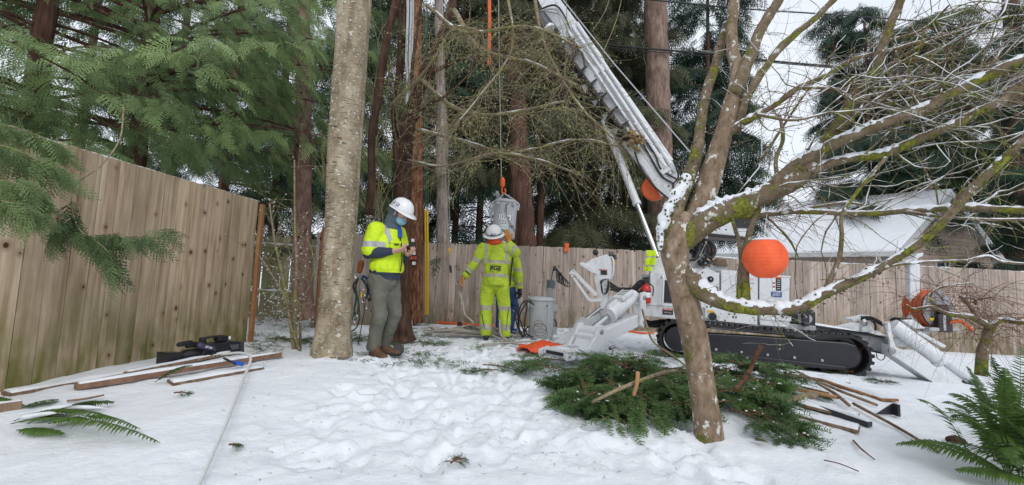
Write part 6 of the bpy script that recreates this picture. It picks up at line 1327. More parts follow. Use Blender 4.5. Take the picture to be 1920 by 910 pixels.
# fire extinguisher, hi-vis waistcoat
fe = empty('fire_extinguisher', PM(1210, 568, .05), 'red fire extinguisher strapped upright to the front of the white machine', 'extinguisher')
c = PM(1211, 569, .0); MB().lathe([(.03, 0), (.060, .004), (.064, .02), (.064, .19), (.055, .225), (.03, .245), (.015, .25), (.015, .27)], c, n=20).build('cylinder', RED, fe, smooth='all'); MB().lathe([(.0655, .08), (.0655, .145)], c, n=20).build('label', LABELW, fe); MB().box(c+V(0, 0, .29), (.03, .03, .05)).box(c+V(-.02, 0, .31), (.1, .018, .012)).build('handle', BLACKP, fe, bevel=.002)
MB().lathe([(.066, .15), (.067, .165)], c, n=20).build('strap', BLACKP, fe)
Q = smooth_path([(*(c+V(.02, -.0, .28)), 1), (*(c+V(.08, -.05, .22)), 1), (*(c+V(.07, -.06, .1)), 1)], 5); MB().tube(Q[:, :3], .008, 6).build('nozzle_hose', BLACK, fe, smooth=True)
def vest():
    root = empty('hi_vis_waistcoat', PM(1218, 508, .15), 'crumpled yellow hi-vis waistcoat hung over the machine by the lift cylinder', 'waistcoat')
    n = 14; vs = []
    for i in range(n+1):
        for j in range(n+1):
            t = i/n; s = j/n; x0 = 1213-6*t; x1 = 1230-3*t-(4 if t > .78 else 0)*1; p = PM(x0+(x1-x0)*s, 470+38*t, .12); vs.append(p-MN*(.03*math.sin(s*9+t*3)*t+.02))
    f = [(i*(n+1)+j, i*(n+1)+j+1, (i+1)*(n+1)+j+1, (i+1)*(n+1)+j) for i in range(n) for j in range(n)]
    m = MB()
    for k, q in enumerate(f): m.mi = 1 if k//n in (4, 10) else 0; m.add([vs[i] for i in q], [(0, 1, 2, 3)])
    o = m.build('cloth', [HVY, REFL], root); s_ = o.modifiers.new('s', 'SOLIDIFY'); s_.thickness = .012
vest()
# --- boom
Bb = np.array([2.36, 6.0]); Bt = np.array([-.20, 7.2]); bu = (Bt-Bb)/np.linalg.norm(Bt-Bb); bn = np.array([-bu[1], bu[0]]); bn = bn if bn[1] > 0 else -bn; BN = V(bn[0], bn[1], 0)
def PB(px, py, off=0.0): return plane_pt(px, py, Bb+bn*off, bn)
def bp(poly, off0, off1, name, mat, bevel=.006, parent=None, sh=-19): P = [PB(x+sh, y, off0) for x, y in poly]; return MB().prism(P, BN*(off1-off0)).build(name, mat, parent or dg, bevel=bevel)
# direction along the boom in the picture: (237,325); outward normal of its upper side
bp([(1012, -30), (1048, -30), (1070, 0), (1148, 104), (1120, 128), (1035, 15)], .03, .25, 'inner_boom', WHITE, .01)
bp([(1068, 64), (1103, 48), (1200, 182), (1282, 300), (1300, 345), (1270, 372), (1212, 304), (1182, 264), (1116, 172), (1086, 124)], .0, .28, 'outer_boom', WHITE, .012)
bp([(1102, 138), (1148, 118), (1156, 130), (1110, 152)], -.03, .31, 'boom_collar', WHITE, .006); bp([(1100, 145), (1130, 140), (1150, 172), (1118, 178)], -.06, .0, 'auger_bracket', WHITE, .006)
bp([(1186, 292), (1203, 283), (1240, 288), (1262, 340), (1282, 376), (1262, 380), (1236, 362), (1204, 312)], -.05, -.0, 'boom_side_plate', WHITE, .01, sh=0)
for k, (dx, rr) in enumerate(((0, .03), (-9, .03), (-19, .022))):
    a_ = PB(1082+dx, 44-dx*.55, -.02-.01*k); b_ = PB(1266+dx, 322-dx*.55, -.02-.01*k); MB().cyl(a_, b_, rr, 12).build('boom_pipe', WHITE, dg, smooth=True)
for k in range(3): a_ = PB(1190-k*8, 230+k*5, -.04); b_ = PB(1250-k*8, 318+k*5, -.04); MB().cyl(a_, b_, .02, 12).build('boom_pipe', WHITE, dg, smooth=True)
bp([(1255, 320), (1272, 312), (1278, 318), (1262, 328)], -.09, .0, 'pipe_clamp', WHITE, .004)
for k in range(3): Q = smooth_path([(*PB(1008+k*5, 20, -.02), 1), (*PB(1040, 10+k*7, -.08), 1), (*PB(1058-k*3, 30, -.08), 1), (*PB(1068, 55+k*4, -.04), 1)], 5); MB().tube(Q[:, :3], .016, 7).build('hose', LGREY if k else BLACK, dg, smooth=True)
for pts in ([(1205, 268), (1222, 300), (1240, 330), (1262, 344)], [(1210, 262), (1228, 290), (1240, 318), (1268, 336)], [(1190, 285), (1200, 312), (1222, 345), (1252, 372)], [(1262, 300), (1272, 330), (1262, 348), (1268, 366)], [(1078, 95), (1090, 98), (1094, 112), (1096, 124)], [(1074, 80), (1084, 88), (1072, 104), (1086, 96)]):
    Q = smooth_path([(*PB(x, y, -.07), 1) for x, y in pts], 6); MB().tube(Q[:, :3], .013, 7).build('hose', BLACK, dg, smooth=True)
ang = math.atan2(-325, 237)
ux = (PB(1148, 190, -.01)-PB(1060, 70, -.01)).normalized(); nn_ = -BN; uy = nn_.cross(ux).normalized()
for (px, py, tx, sz) in ((1075, 85, 'altec', .20),):
    m_ = Matrix((ux, uy, nn_)).transposed().to_4x4(); m_.translation = PB(px, py, -.075); put_text(tx, sz, m_, INK, dg, 'boom_lettering', .007)
# orange winch guard under the boom
c = PB(1227, 353, .14); MB().lathe([(.02, -.06), (.17, -.055), (.19, -.03), (.19, .03), (.17, .055), (.02, .06)], c, BN, 32).build('orange_reel', ORANGE, dg, smooth=True)
bp([(1232, 345), (1252, 340), (1258, 362), (1238, 368)], .03, .08, 'reel_bracket', WHITE, .005, sh=0)
# lift cylinder
a_ = PM(1233, 482, .30); b_ = PB(1133, 224, .12); d = (b_-a_).normalized(); L = (b_-a_).length; sp = (PM(1198, 378, .28)-a_).length
lc = MB().cyl(a_, a_+d*(sp+.05), .034, 18).build('lift_rod', CHROME, dg, smooth=True)
MB().lathe([(.04, 0), (.062, .003), (.062, .05), (.056, .052), (.056, L-sp-.03), (.045, L-sp), (.02, L-sp+.02)], a_+d*sp, d, 22).build('lift_cylinder', WHITE, dg, smooth=True)
# auger stowed along the boom
def auger():
    a_ = PB(1036, 64, -.12); b_ = PB(1182, 266, -.12); d = (b_-a_).normalized(); L = (b_-a_).length; x = d.cross(BN).normalized(); y = d.cross(x); n = 200; vs = []; 
    DA = plain('dark_auger_steel', (.055, .05, .048), .5, metal=.6, var=.4); root = MB().cyl(a_, b_, .035, 12).build('auger', DA, dg, smooth=True)
    for i in range(n+1):
        t = i/n; th = t*2*math.pi*8; rr = .12+.045*t; c = a_+d*L*t; e = x*math.cos(th)+y*math.sin(th); vs += [c+e*.03, c+e*rr, c+e*rr+d*.008, c+e*.03+d*.008]
    fs = []
    for i in range(n):
        for j in range(4): fs.append((i*4+j, i*4+(j+1) % 4, i*4+4+(j+1) % 4, i*4+4+j))
    MB().add(vs, fs).build('auger_flight', DA, root, smooth=True)
    MB().lathe([(.05, 0), (.085, .02), (.085, .25), (.06, .30), (.035, .32)], PB(1012, 30, -.12), (PB(1040, 70, -.12)-PB(1012, 30, -.12)), 16).build('auger_motor', plain('slate_motor_paint', (.08, .085, .10), .5), root, smooth=True)
    MB().lathe([(.086, .2), (.09, .21), (.09, .24), (.086, .25)], PB(1018, 36, -.12), (PB(1040, 70, -.12)-PB(1012, 30, -.12)), 16).build('motor_band', LABELW, root, smooth=True)
    rg = np.random.default_rng(8); b = MB()
    for i in range(26):
        c = PB(1190+rg.normal(0, 8), 266+rg.normal(0, 8), -.15+rg.normal(0, .04)); b.ell(c, (rg.uniform(.03, .07), rg.uniform(.02, .05), rg.uniform(.015, .04)), n=8, m=6)
    me = remesh(b, .012, 2, lambda c: .028*fbm(c[:, 0]*22, c[:, 1]*22, c[:, 2]*22, 4, 5)); me.materials.append(bark('dry_root_clod', [(.12, .07, .03), (.30, .19, .09), (.42, .30, .17)], 20, bstr=1)); o = bpy.data.objects.new('root_clod', me); COL.objects.link(o); tagit(o, 'tan clod of roots and dry leaves caught on the auger tip under the boom', 'root clod')
    o.location = (0, 0, 0)
auger()
# winch line along the boom, load line, hook
Q = [PB(1040, -20, .1), PB(1150, 118, .1), PB(1296, 288, .1)]; MB().tube(Q, .010, 6).build('winch_line', LGREY, dg)
YT = 7.2
ll = empty('load_line', W(938, 340, YT), 'thin load line hanging from the boom with an orange hook block at its end', 'hoist line')
MB().tube([W(934, -90, YT), W(936, 100, YT), W(940, 333, YT)], .008, 6).build('line', ROPE, ll)
MB().lathe([(.01, 0), (.03, .01), (.042, .04), (.042, .13), (.03, .16), (.012, .18)], W(942, 352, YT), n=14, sx=1).build('hook_block', ORANGE, ll, smooth=True)
Q = smooth_path([(*W(942, 350, YT), 1), (*W(941, 358, YT), 1), (*W(944, 364, YT), 1), (*W(948, 359, YT), 1), (*W(946, 354, YT), 1)], 5); MB().tube(Q[:, :3], .014, 8).build('hook', ORANGE, ll, smooth=True)
MB().tube([W(939, 340, YT), W(942, 328, YT), W(945, 340, YT)], .006, 6).build('shackle', STEEL, ll)
os_ = empty('orange_sling', W(917, 120, 6.9), 'pair of hanging orange straps beside the load line near the top edge', 'strap')
for k, (px, y1) in enumerate(((915, 122), (919, 122), (917, 100))): MB().tube([W(px, -60, 6.9), W(px+1, 40, 6.9), W(px, y1, 6.9)], .011, 6).build('strap', ORANGE, os_)
# rope hanging by the grey trunk
rp_ = empty('hanging_rope', W(841, 450, 7.4), 'thin rope hanging down from the trees with a yellow snap hook above the left glove', 'rope')
Q = smooth_path([(*W(829, -40, 7.4), .007), (*W(831, 200, 7.4), .007), (*W(838, 400, 7.4), .007), (*W(842, 470, 7.3), .008), (*W(846, 510, 7.2), .008), (*W(858, 535, 7.05), .008)], 6); MB().tube(Q[:, :3], Q[:, 3], 6).build('line', ROPE, rp_, smooth='all')
Q = smooth_path([(*W(836, 200, 7.45), .005), (*W(843, 400, 7.45), .005), (*W(843, 475, 7.4), .005)], 6); MB().tube(Q[:, :3], Q[:, 3], 5).build('line', ROPE, rp_)
MB().lathe([(.012, 0), (.028, .02), (.028, .10), (.012, .12)], W(842, 478, 7.32), n=10).build('snap_hook', YELLOW, rp_, smooth=True); MB().cyl(W(846, 512, 7.2), W(844, 498, 7.22), .018, 8).build('swivel', BLACKP, rp_, smooth=True)
ct = empty('coiled_rope', G(900, 632), 'tangled coils of tan rope heaped on the snow at the lime-suited worker\'s feet', 'rope')
rg = np.random.default_rng(2); pts = [W(860, 545, 7.0), W(868, 570, 6.95), W(872, 590, 6.9), W(888, 606, 6.8), G(884, 622)+V(0, 0, .05)]
cc = G(905, 631)
for i in range(120):
    a_ = i*.62; rr = .38+.18*math.sin(i*.37)+rg.normal(0, .05); pts.append(V(cc.x-.12+rr*1.25*math.cos(a_)+.25*math.sin(i*.11), cc.y+rr*.42*math.sin(a_), gzf(cc.x, cc.y)+.03+abs(rg.normal(0, .05))))
e = G(1000, 650); pts += [G(960, 645)+V(0, 0, .015), G(1000, 650)+V(0, 0, .015), G(1018, 643)+V(0, 0, .015), G(975, 643)+V(0, 0, .015), G(905, 650)+V(0, 0, .015)]
Q = smooth_path([(*p, .015) for p in pts], 6); MB().tube(Q[:, :3], Q[:, 3], 6).build('coil', ROPE, ct, smooth='all')
Q = smooth_path([(*p, .014) for p in (W(938, 600, 6.7), W(937, 612, 6.65), W(940, 630, 6.6), G(952, 640)+V(0, 0, .02))], 6); MB().tube(Q[:, :3], Q[:, 3], 6).build('loose_end', ROPE, ct, smooth='all')

# ============================================================ TRANSFORMERS
def transformer(root, base, r, h, tilt=None, bush=True, face=0.0):
    """grey can standing at base"""
    base = Vector(base); q = tilt or Matrix.Identity(3)
    def T(p): return base+q @ Vector(p)
    ax = q @ V(0, 0, 1); prof = [(r*.90, 0), (r*.97, .0), (r*.975, .025), (r*.975, h*.90), (r*1.0, h*.905)]
    MB().lathe(prof, base, ax, 44).build('tank', TANK, root, smooth=True)
    MB().lathe([(r*.98, h*.90), (r*1.06, h*.905), (r*1.07, h*.935), (r*1.03, h*.955), (r*.9, h*.985), (r*.5, h*1.0), (r*.05, h*1.005)], base, ax, 44).build('lid', TANK, root, smooth=True)
    return T
tb_ = G(1013, 632); tb_.y = 7.35; tb_.x = W(1013, 632, 7.35).x; tb_.z = gzf(tb_.x, tb_.y)
tr1 = empty('transformer', tb_, 'grey pole transformer can standing on the snow beside black cable loops', 'transformer', 'pole transformers')
T = transformer(tr1, tb_, .215, W(1013, 556, 7.35).z-tb_.z)
H1 = W(1013, 556, 7.35).z-tb_.z
for a_, z in ((.35, .74), (.35, .20)): MB().box(T((.22*math.cos(a_), -.22*math.sin(a_), H1*z)), (.13, .05, .11), Matrix.Rotation(-a_, 3, 'Z')).build('mounting_lug', TANK, tr1, bevel=.005)
MB().box(T((.20*math.cos(.75), -.20*math.sin(.75), H1*.48)), (.02, .16, .62*H1), Matrix.Rotation(-.75, 3, 'Z')).build('mounting_rail', TANK, tr1, bevel=.004)
MB().lathe([(.03, 0), (.034, .01), (.034, .03), (.012, .05)], T((-.17, -.145, H1*.80)), (-.7, -.7, 0), 14).build('bushing_boss', TANK, tr1, smooth=True); MB().box(T((-.155, -.15, H1*.79)), (.09, .03, .07), Matrix.Rotation(.8, 3, 'Z')).build('lifting_lug', TANK, tr1, bevel=.006)
MB().lathe([(.004, 0), (.012, 0), (.012, .015), (.004, .02)], T((.08, -.205, H1*.80)), (.3, -1, 0), 10).build('relief_valve', BLACKP, tr1)
bb = T((.13, .02, H1*.95)); bd = V(.12, 0, 1).normalized(); m_ = MB(); pr = []
for k in range(6): pr += [(.045, .01+k*.028), (.066, .018+k*.028), (.045, .030+k*.028)]
m_.lathe(pr, bb, bd, 18).build('porcelain_bushing', LGREY, tr1, smooth=True); MB().lathe([(.055, .18), (.07, .185), (.07, .30), (.05, .32), (.02, .33)], bb, bd, 16).build('bushing_cap', plain('slate_cap_plastic', (.09, .12, .15), .5), tr1, smooth=True)
for k in range(6): top = bb+bd*.32; x = .05+.035*k; Q = smooth_path([(*top, 1), (*(top+V(.015, 0, .15)), 1), (*(top+V(.03+x*.3, 0, .25-.02*k)), 1), (*(top+V(.06+x, 0, .13-.03*k)), 1), (*(top+V(.09+x, 0, .0-.02*k)), 1), (*(top+V(.06+x*.7, .01, -.02-.01*k)), 1), (*(top+V(.05+x*.5, .01, .14)), 1)], 4); MB().tube(Q[:, :3], .008, 6).build('lead_loop', BLACK, tr1, smooth=True)
MB().tube([top+V(.03, 0, .25), top+V(.032, 0, .40)], .003, 4).build('tie', YELLOW, tr1)
# black loops and copper coil
bc = empty('black_cable_loops', G(975, 628), 'black cable in tall loops standing between the blue torch bottle and the grey can', 'cable')
for pts in ([(1000, 571), (988, 564), (977, 572), (971, 600), (978, 630), (983, 628), (984, 600), (988, 575), (981, 565)], [(985, 630), (975, 600), (968, 578), (966, 592), (972, 618), (980, 632), (976, 620)], [(1001, 572), (990, 566), (975, 590), (973, 620), (979, 630)], [(1000, 632), (990, 628), (986, 618), (992, 612)]):
    Q = smooth_path([(*W(a, c, 7.15+random.uniform(-.05, .05)), 1) for a, c in pts], 7); MB().tube(Q[:, :3], .012, 7).build('loop', BLACK, bc, smooth=True)
Q = smooth_path([(*W(a, c, 7.3), 1) for a, c in ((1035, 596), (1043, 605), (1041, 620), (1034, 628))], 7); MB().tube(Q[:, :3], .011, 7).build('loop', BLACK, bc, smooth=True)
wc = empty('copper_wire_coil', W(1015, 632, 7.05), 'loose rings of thin copper wire leaning against the grey can', 'wire coil'); COP = plain('copper_wire', (.28, .17, .14), .4, metal=.6)
for cx, cy, rx, ry in ((1012, 615, 12, 9), (1015, 625, 12, 8), (1012, 619, 13, 11), (1010, 607, 8, 6)):
    Q = [W(cx+rx*math.cos(a_), min(cy+ry*math.sin(a_), 635), 7.04) for a_ in np.linspace(0, 6.6, 34)]; MB().tube(Q, .0045, 5).build('ring', COP, wc, smooth=True)
# torch bottle
gb = empty('gas_torch', W(966, 615, 7.6), 'small blue gas torch bottle standing on the snow behind the rear workers', 'torch'); c = W(966, 616, 7.6); c.z = gzf(c.x, c.y)
MB().lathe([(.02, 0), (.042, .005), (.042, .13), (.043, .131)], c, n=16).build('bottle', plain('blue_bottle_paint', (.01, .16, .62), .3), gb, smooth=True); MB().lathe([(.0425, .13), (.0425, .24), (.03, .27), (.014, .28)], c, n=16).build('bottle_top', LABELW, gb, smooth=True); MB().tube([c+V(0, 0, .27), c+V(0, 0, .34), c+V(-.03, 0, .42), c+V(-.05, 0, .44)], .012, 8).build('torch_head', STEEL, gb, smooth=True); MB().cyl(c+V(-.0, 0, .30), c+V(-.0, 0, .35), .022, 8).build('valve_knob', ORANGE, gb)
# the hanging one
hb = W(943, 447, YT); hb.z -= 0; h2 = W(942, 375, YT).z-hb.z; r2 = 22.5*YT/F
q = Matrix.Rotation(R(3), 3, 'Y') @ Matrix.Rotation(R(-3), 3, 'X')
tr2 = empty('transformer', hb, 'grey pole transformer can hanging from the hook above the lime-suited worker', 'transformer', 'pole transformers'); T = transformer(tr2, hb, r2, h2, q)
for s in (-1, 1): MB().box(T((s*r2*1.03, -.0, h2*.84)), (.05, .06, .10), q).build('lifting_lug', TANK, tr2, bevel=.006)
for s in (-1, 1): c = T((s*r2*.58, -r2*.80, h2*.84)); MB().lathe([(.01, -.01), (.03, -.005), (.034, .01), (.022, .05), (.01, .055)], c, q @ V(s*.6, -.8, .1), 14).build('low_voltage_bushing', TANK, tr2, smooth=True)
def wraptext(body, zf, size, x=0.0, mat=INK, bold=.0, ang=0.0, st=(1, 1)):
    m_ = (q @ Matrix.Rotation(x, 3, 'Z') @ Matrix(((1, 0, 0), (0, 0, -1), (0, 1, 0)))).to_4x4(); p = T((0, 0, h2*zf))+q @ Matrix.Rotation(x, 3, 'Z') @ V(0, -r2*.979, 0); m_.translation = p; return put_text(body, size, m_, mat, tr2, 'lettering', bold, wrap=r2*.979, stretch=st)
def wraplab(zf, w_, hh, x=0.0, mat=LABELW):
    b = MB(); n = 8; vs = []
    for i in range(n+1):
        a_ = x+(i/n-.5)*w_/r2
        for zz in (-hh/2, hh/2): vs.append(T((r2*.9775*math.sin(a_), -r2*.9775*math.cos(a_), h2*zf+zz)))
    b.add(vs, [(2*i, 2*i+2, 2*i+3, 2*i+1) for i in range(n)]); return b.build('label_plate', mat, tr2)
wraplab(.50, .24, .075, -.0+.02); wraptext('113256 |', .497, .072, .02, INK, .001); wraplab(.365, .09, .085, .0); wraptext('25', .362, .085, .0, INK, .001)
wraplab(.245, .15, .05, .0); wraptext('NO PCBs', .243, .034, .0, BLUEL, .0005); wraptext('FR3', .13, .07, .05, GREENL, .002); wraptext('NP', .275, .075, .72, INK, .001)
bb = T((-r2*.62, .05, h2*.97)); bd = q @ V(-.28, 0, 1).normalized(); pr = []
for k in range(6): pr += [(.03+.002*(6-k), .01+k*.025), (.058-.003*k, .016+k*.025), (.03, .026+k*.025)]
MB().lathe(pr+[(.02, .17), (.02, .19)], bb, bd, 18).build('porcelain_bushing', LGREY, tr2, smooth=True)
MB().lathe([(.02, 0), (.03, .02), (.02, .05), (.028, .07), (.02, .1), (.012, .14)], T((r2*.18, .05, h2*.99)), q @ V(0, 0, 1), 12).build('surge_arrester', BLACKP, tr2, smooth=True)
hk = W(944, 362, YT)
for s in (-1, 1):
    Q = smooth_path([(*hk, 1), (*T((s*r2*.55, -.02, h2*1.04)), 1), (*T((s*r2*1.07, -.02, h2*.93)), 1), (*T((s*r2*1.12, -.02, h2*.84)), 1)]+([(*T((-r2*1.15, -.02, h2*.6)), 1), (*T((-r2*1.13, -.02, h2*.38)), 1)] if s < 0 else []), 5)
    MB().tube(Q[:, :3], .013, 6).build('sling', LGREY, tr2, smooth=True)
Q = smooth_path([(*T((r2*.1, -r2*1.0, h2*.86)), 1), (*T((r2*.12, -r2*1.02, h2*.6)), 1), (*T((r2*.3, -r2*1.02, h2*.45)), 1), (*T((r2*.78, -r2*.75, h2*.25)), 1), (*T((r2*.95, -r2*.35, h2*.18)), 1)], 6); MB().tube(Q[:, :3], .006, 5).build('tie_wire', plain('grey_wire', (.2, .2, .2), .5), tr2, smooth=True)
Q = smooth_path([(*T((r2*.0, -r2*1.01, h2*.62)), 1), (*T((r2*.0, -r2*1.02, h2*.8)), 1), (*T((r2*.3, -r2*1.0, h2*.87)), 1)], 6); MB().tube(Q[:, :3], .006, 5).build('tie_wire', MATS['grey_wire'], tr2, smooth=True)

# ============================================================ HOSE REEL ON THE REAR FRAME
HOSEO = plain('dull_orange_hose', (.50, .085, .02), .5)
hr = empty('hose_reel', PM(1755, 612, .30), 'big reel wound with bright orange hose mounted behind the rear outrigger', 'reel')
c = PM(1757, 580, .42); ax = (V(.16, -.98, .0)).normalized(); rr = 33*c.y/F
MB().lathe([(rr*.45, -.22), (rr*.93, -.22), (rr*.95, -.15), (rr*.97, -.08), (rr*.93, -.02), (rr*.45, -.02)], c, ax, 40).build('drum', BLACKP, hr, smooth=True)
for k in range(5):
    Q = []; x = ax.cross(V(0, 0, 1)).normalized(); y = ax.cross(x)
    for a_ in np.linspace(0, 6.2832, 40): Q.append(c-ax*(.045+k*.042)+(x*math.cos(a_)+y*math.sin(a_))*rr*.97)
    MB().tube(Q, .024, 8).build('hose_turn', HOSEO, hr, smooth=True)
MB().lathe([(rr*.93, 0), (rr*1.03, 0), (rr*1.05, .012), (rr*.93, .016)], c, ax, 44).build('flange', STEEL, hr, smooth=True); MB().lathe([(rr*.03, .004), (rr*.92, .004), (rr*.92, .008), (rr*.03, .01)], c, ax, 44).build('flange_disc', plain('dark_grey_disc', (.16, .16, .165), .5, var=.3), hr, smooth=True)
for k in range(6): a_ = k*math.pi/3; MB().beam(c+ax*.02+(x*math.cos(a_)+y*math.sin(a_))*rr*.1, c+ax*.02+(x*math.cos(a_)+y*math.sin(a_))*rr*.92, .03, .012, up=ax).build('spoke', STEEL, hr)
MB().lathe([(rr*.5, .016), (rr*.54, .016), (rr*.54, .03), (rr*.5, .03)], c, ax, 30).build('inner_ring', STEEL, hr, smooth=True); MB().lathe([(.02, .02), (.06, .02), (.06, .09), (.02, .1)], c, ax, 16).build('hub', BLACKP, hr, smooth=True)
for a_ in (.9, 2.2, 5.4): MB().box(c+ax*.018+(x*math.cos(a_)+y*math.sin(a_))*rr*.72, (.09, .012, .03), Matrix((x, ax, y)).transposed()).build('yellow_label', YELLOW, hr)
for s in (-.26, .06): MB().beam(c+ax*s, c+ax*s-V(0, 0, rr*1.15), .04, .03, up=ax).build('frame_upright', LGREY, hr, bevel=.004)
MB().box(c-V(0, 0, rr*1.1)-ax*.1, (.44, .34, .04), Matrix((x, ax, V(0, 0, 1))).transposed()).build('frame_base', LGREY, hr, bevel=.006)
MB().box(c-V(-.02, 0, rr*.75)+ax*.06+x*.0, (.2, .02, .22), Matrix((x, ax, V(0, 0, 1))).transposed()).build('gear_cover', BLACKP, hr, bevel=.006)
e = W(1797, 602, c.y-.1); Q = smooth_path([(*(c-V(-.05, 0, rr*.9)), 1), (*e, 1), (*W(1812, 610, c.y-.15), 1), (*W(1824, 621, c.y-.2), 1)], 4); MB().tube(Q[:, :3], .018, 8).build('hose_end', ORANGE, hr, smooth=True)
MB().beam(c-V(0, 0, rr*1.12)+x*.1, PM(1690, 640, .3), .06, .05).build('reel_arm', LGREY, hr, bevel=.005)

# ============================================================ VIDEO CAMERA BY THE FENCE
def vcam():
    g = G(380, 682); base = g; root = empty('video_camera', base, 'large black shoulder video camera left lying on the snow by the fence', 'camera')
    p = lambda x, y, o=0.0: W(280+x/6.5, 600+y/6.5, 3.80+(x/6.5-23)/147*.75)+V(0, 1, 0)*o
    ax = (p(1090, 330)-p(300, 470)).normalized(); up = V(0, 0, 1)-ax*ax.z; up.normalize(); sd_ = ax.cross(up); sd_ = sd_ if sd_.y > 0 else -sd_
    def pr(poly, o0, o1, name, mat, bevel=.008): P = [p(*q)+sd_*o0 for q in poly]; return MB().prism(P, sd_*(o1-o0)).build(name, mat, root, bevel=bevel)
    pr([(560, 470), (640, 340), (740, 290), (940, 255), (1080, 262), (1105, 300), (1090, 395), (1000, 410), (640, 475)], -.05, .09, 'body', BLACKP, .012)
    pr([(930, 300), (1040, 290), (1045, 345), (960, 360)], -.056, -.05, 'control_plate', plain('slate_control_plate', (.09, .10, .12), .3), .002); pr([(1065, 262), (1105, 262), (1105, 400), (1065, 405)], -.06, .08, 'battery', plain('charcoal_battery', (.05, .05, .055), .5), .006)
    MB().lathe([(.03, 0), (.055, .0), (.055, .12), (.042, .14), (.042, .2), (.05, .21), (.05, .26), (.02, .26)], p(590, 415)+sd_*.02, -ax, 22).build('lens', BLACKP, root, smooth=True)
    c = p(330, 460)+sd_*.02; q = Matrix((ax, sd_, up)).transposed(); MB().prism([c+q @ V(.05, -.045, -.035), c+q @ V(.05, .045, -.035), c+q @ V(.05, .045, .035), c+q @ V(.05, -.045, .035)], -ax*.05).build('hood_neck', BLACKP, root, bevel=.01)
    a0 = [c+q @ V(.02, s*.05, t*.045) for s, t in ((-1, -1), (1, -1), (1, 1), (-1, 1))]; a1 = [c+q @ V(-.11, s*.075, t*.066) for s, t in ((-1, -1), (1, -1), (1, 1), (-1, 1))]
    MB().add(a0+a1, [(3, 2, 1, 0), (4, 5, 6, 7)]+[(i, (i+1) % 4, 4+(i+1) % 4, 4+i) for i in range(4)]).build('lens_hood', BLACKP, root, bevel=.01)
    MB().cap(p(345, 298)-sd_*.02, .022, p(480, 275)-sd_*.02, .022).build('microphone', BLACK, root, smooth='all')
    MB().cap(p(470, 310), .026, p(560, 300), .028).build('mic_holder', BLACKP, root, smooth='all'); PUR = plain('dark_violet_housing', (.06, .055, .10), .35); MB().cap(p(570, 310)-sd_*.05, .030, p(730, 350)-sd_*.05, .030).build('viewfinder', PUR, root, smooth='all')
    u2 = (p(730, 350)-p(570, 310)).normalized(); m_ = Matrix((u2, (up-u2*up.dot(u2)).normalized(), u2.cross((up-u2*up.dot(u2)).normalized()))).transposed().to_4x4(); m_.translation = p(645, 328)-sd_*.083; put_text('AF100', .028, m_, LABELW, root, 'lettering', .0006)
    pr([(620, 250), (640, 215), (820, 190), (900, 185), (940, 205), (930, 235), (830, 260), (810, 210), (680, 232), (690, 290), (630, 300)], -.02, .03, 'handle', BLACKP, .008)
    pr([(820, 200), (930, 185), (960, 235), (900, 265), (820, 262)], -.03, .05, 'handle_block', BLACKP, .01); pr([(935, 232), (950, 195), (965, 200), (955, 240)], -.035, -.02, 'white_clip', LABELW, .002)
    Q = smooth_path([(*(p(560, 430)-sd_*.06), 1), (*(p(640, 440)-sd_*.08), 1), (*(p(700, 400)-sd_*.08), 1), (*(p(760, 420)-sd_*.06), 1)], 5); MB().tube(Q[:, :3], .014, 8).build('hand_strap', BLACK, root, smooth=True)
vcam()
# dark bottle-like lamp lying on the snow near the rope and small black bits
MB_ = MB().lathe([(.02, 0), (.05, .0), (.055, .05), (.04, .10), (.02, .12)], (0, 0, 0), (0, -.6, .4), 14).build('insulator_plug', BLACKP, None, smooth=True, origin=(0, 0, 0)); MB_.location = G(862, 616)+V(0, 0, .06); tagit(MB_, 'small black plug standing on the snow in front of the orange timber', 'plug')
sl = stick('orange_strap', 'orange strap with black end lying on the snow under the machine front', [GP(1176, 621, 4, .03), GP(1200, 624, 4, .02), GP(1216, 625, 4, .02), GP(1226, 623, 4, .03)], ORANGE, n=5)

# ============================================================ PEOPLE
def hand(mb, wrist, d, palm_n, s=1.0, curl=.6, left=False, glove=0.0, spread=.0):
    """palm, four unequal bent fingers, thumb from the side of the palm. d: wrist->fingers, palm_n: out of the palm"""
    wrist = Vector(wrist); d = Vector(d).normalized(); n = Vector(palm_n); n = (n-d*n.dot(d)).normalized(); side = d.cross(n)*(1 if left else -1)   # side points to the thumb
    g = glove; pw = .040*s; pl = .085*s
    for k, (o, l) in enumerate(((.028, .088), (.010, .092), (-.010, .090), (-.027, .083))):
        mb.cap(wrist+side*o*.55*s, (.015+g)*s, wrist+d*l*s+side*o*s, (.0125+g)*s, 10)
    mb.ell(wrist+d*pl*.5, (.03*s+g, .03*s+g, .022*s+g), n=12)
    mb.cap(wrist+d*.015*s+side*.02*s, (.016+g)*s, wrist+d*.055*s+side*.030*s+n*.01*s, (.015+g)*s, 10)
    lens = ((.028, .041, .026, .020), (.010, .045, .029, .022), (-.010, .042, .027, .021), (-.028, .033, .021, .018)); tips = []
    for o, a, b, c in lens:
        p = wrist+d*(.088-.10*abs(o-.01)*1.5)*s+side*o*s*(1+spread); ang = 0; dd = d; r = (.0095+g)*s
        for L, da in ((a, curl*.75), (b, curl*1.1), (c, curl*.8)):
            ang += da; dd = d*math.cos(ang)+n*math.sin(ang); q = p+dd*L*s; mb.cap(p, r, q, r*.90, 9); p = q; r *= .92
        tips.append(p)
    p = wrist+d*.022*s+side*.030*s; r = (.0125+g)*s
    for L, (a_, b_, c_) in ((.040, (.62, .72, .35)), (.032, (.80, .30, .55)), (.026, (.88, .02, .65))):
        dd = (d*a_+side*b_+n*c_*curl*1.3).normalized(); q = p+dd*L*s; mb.cap(p, r, q, r*.88, 9); p = q; r *= .90
    return tips
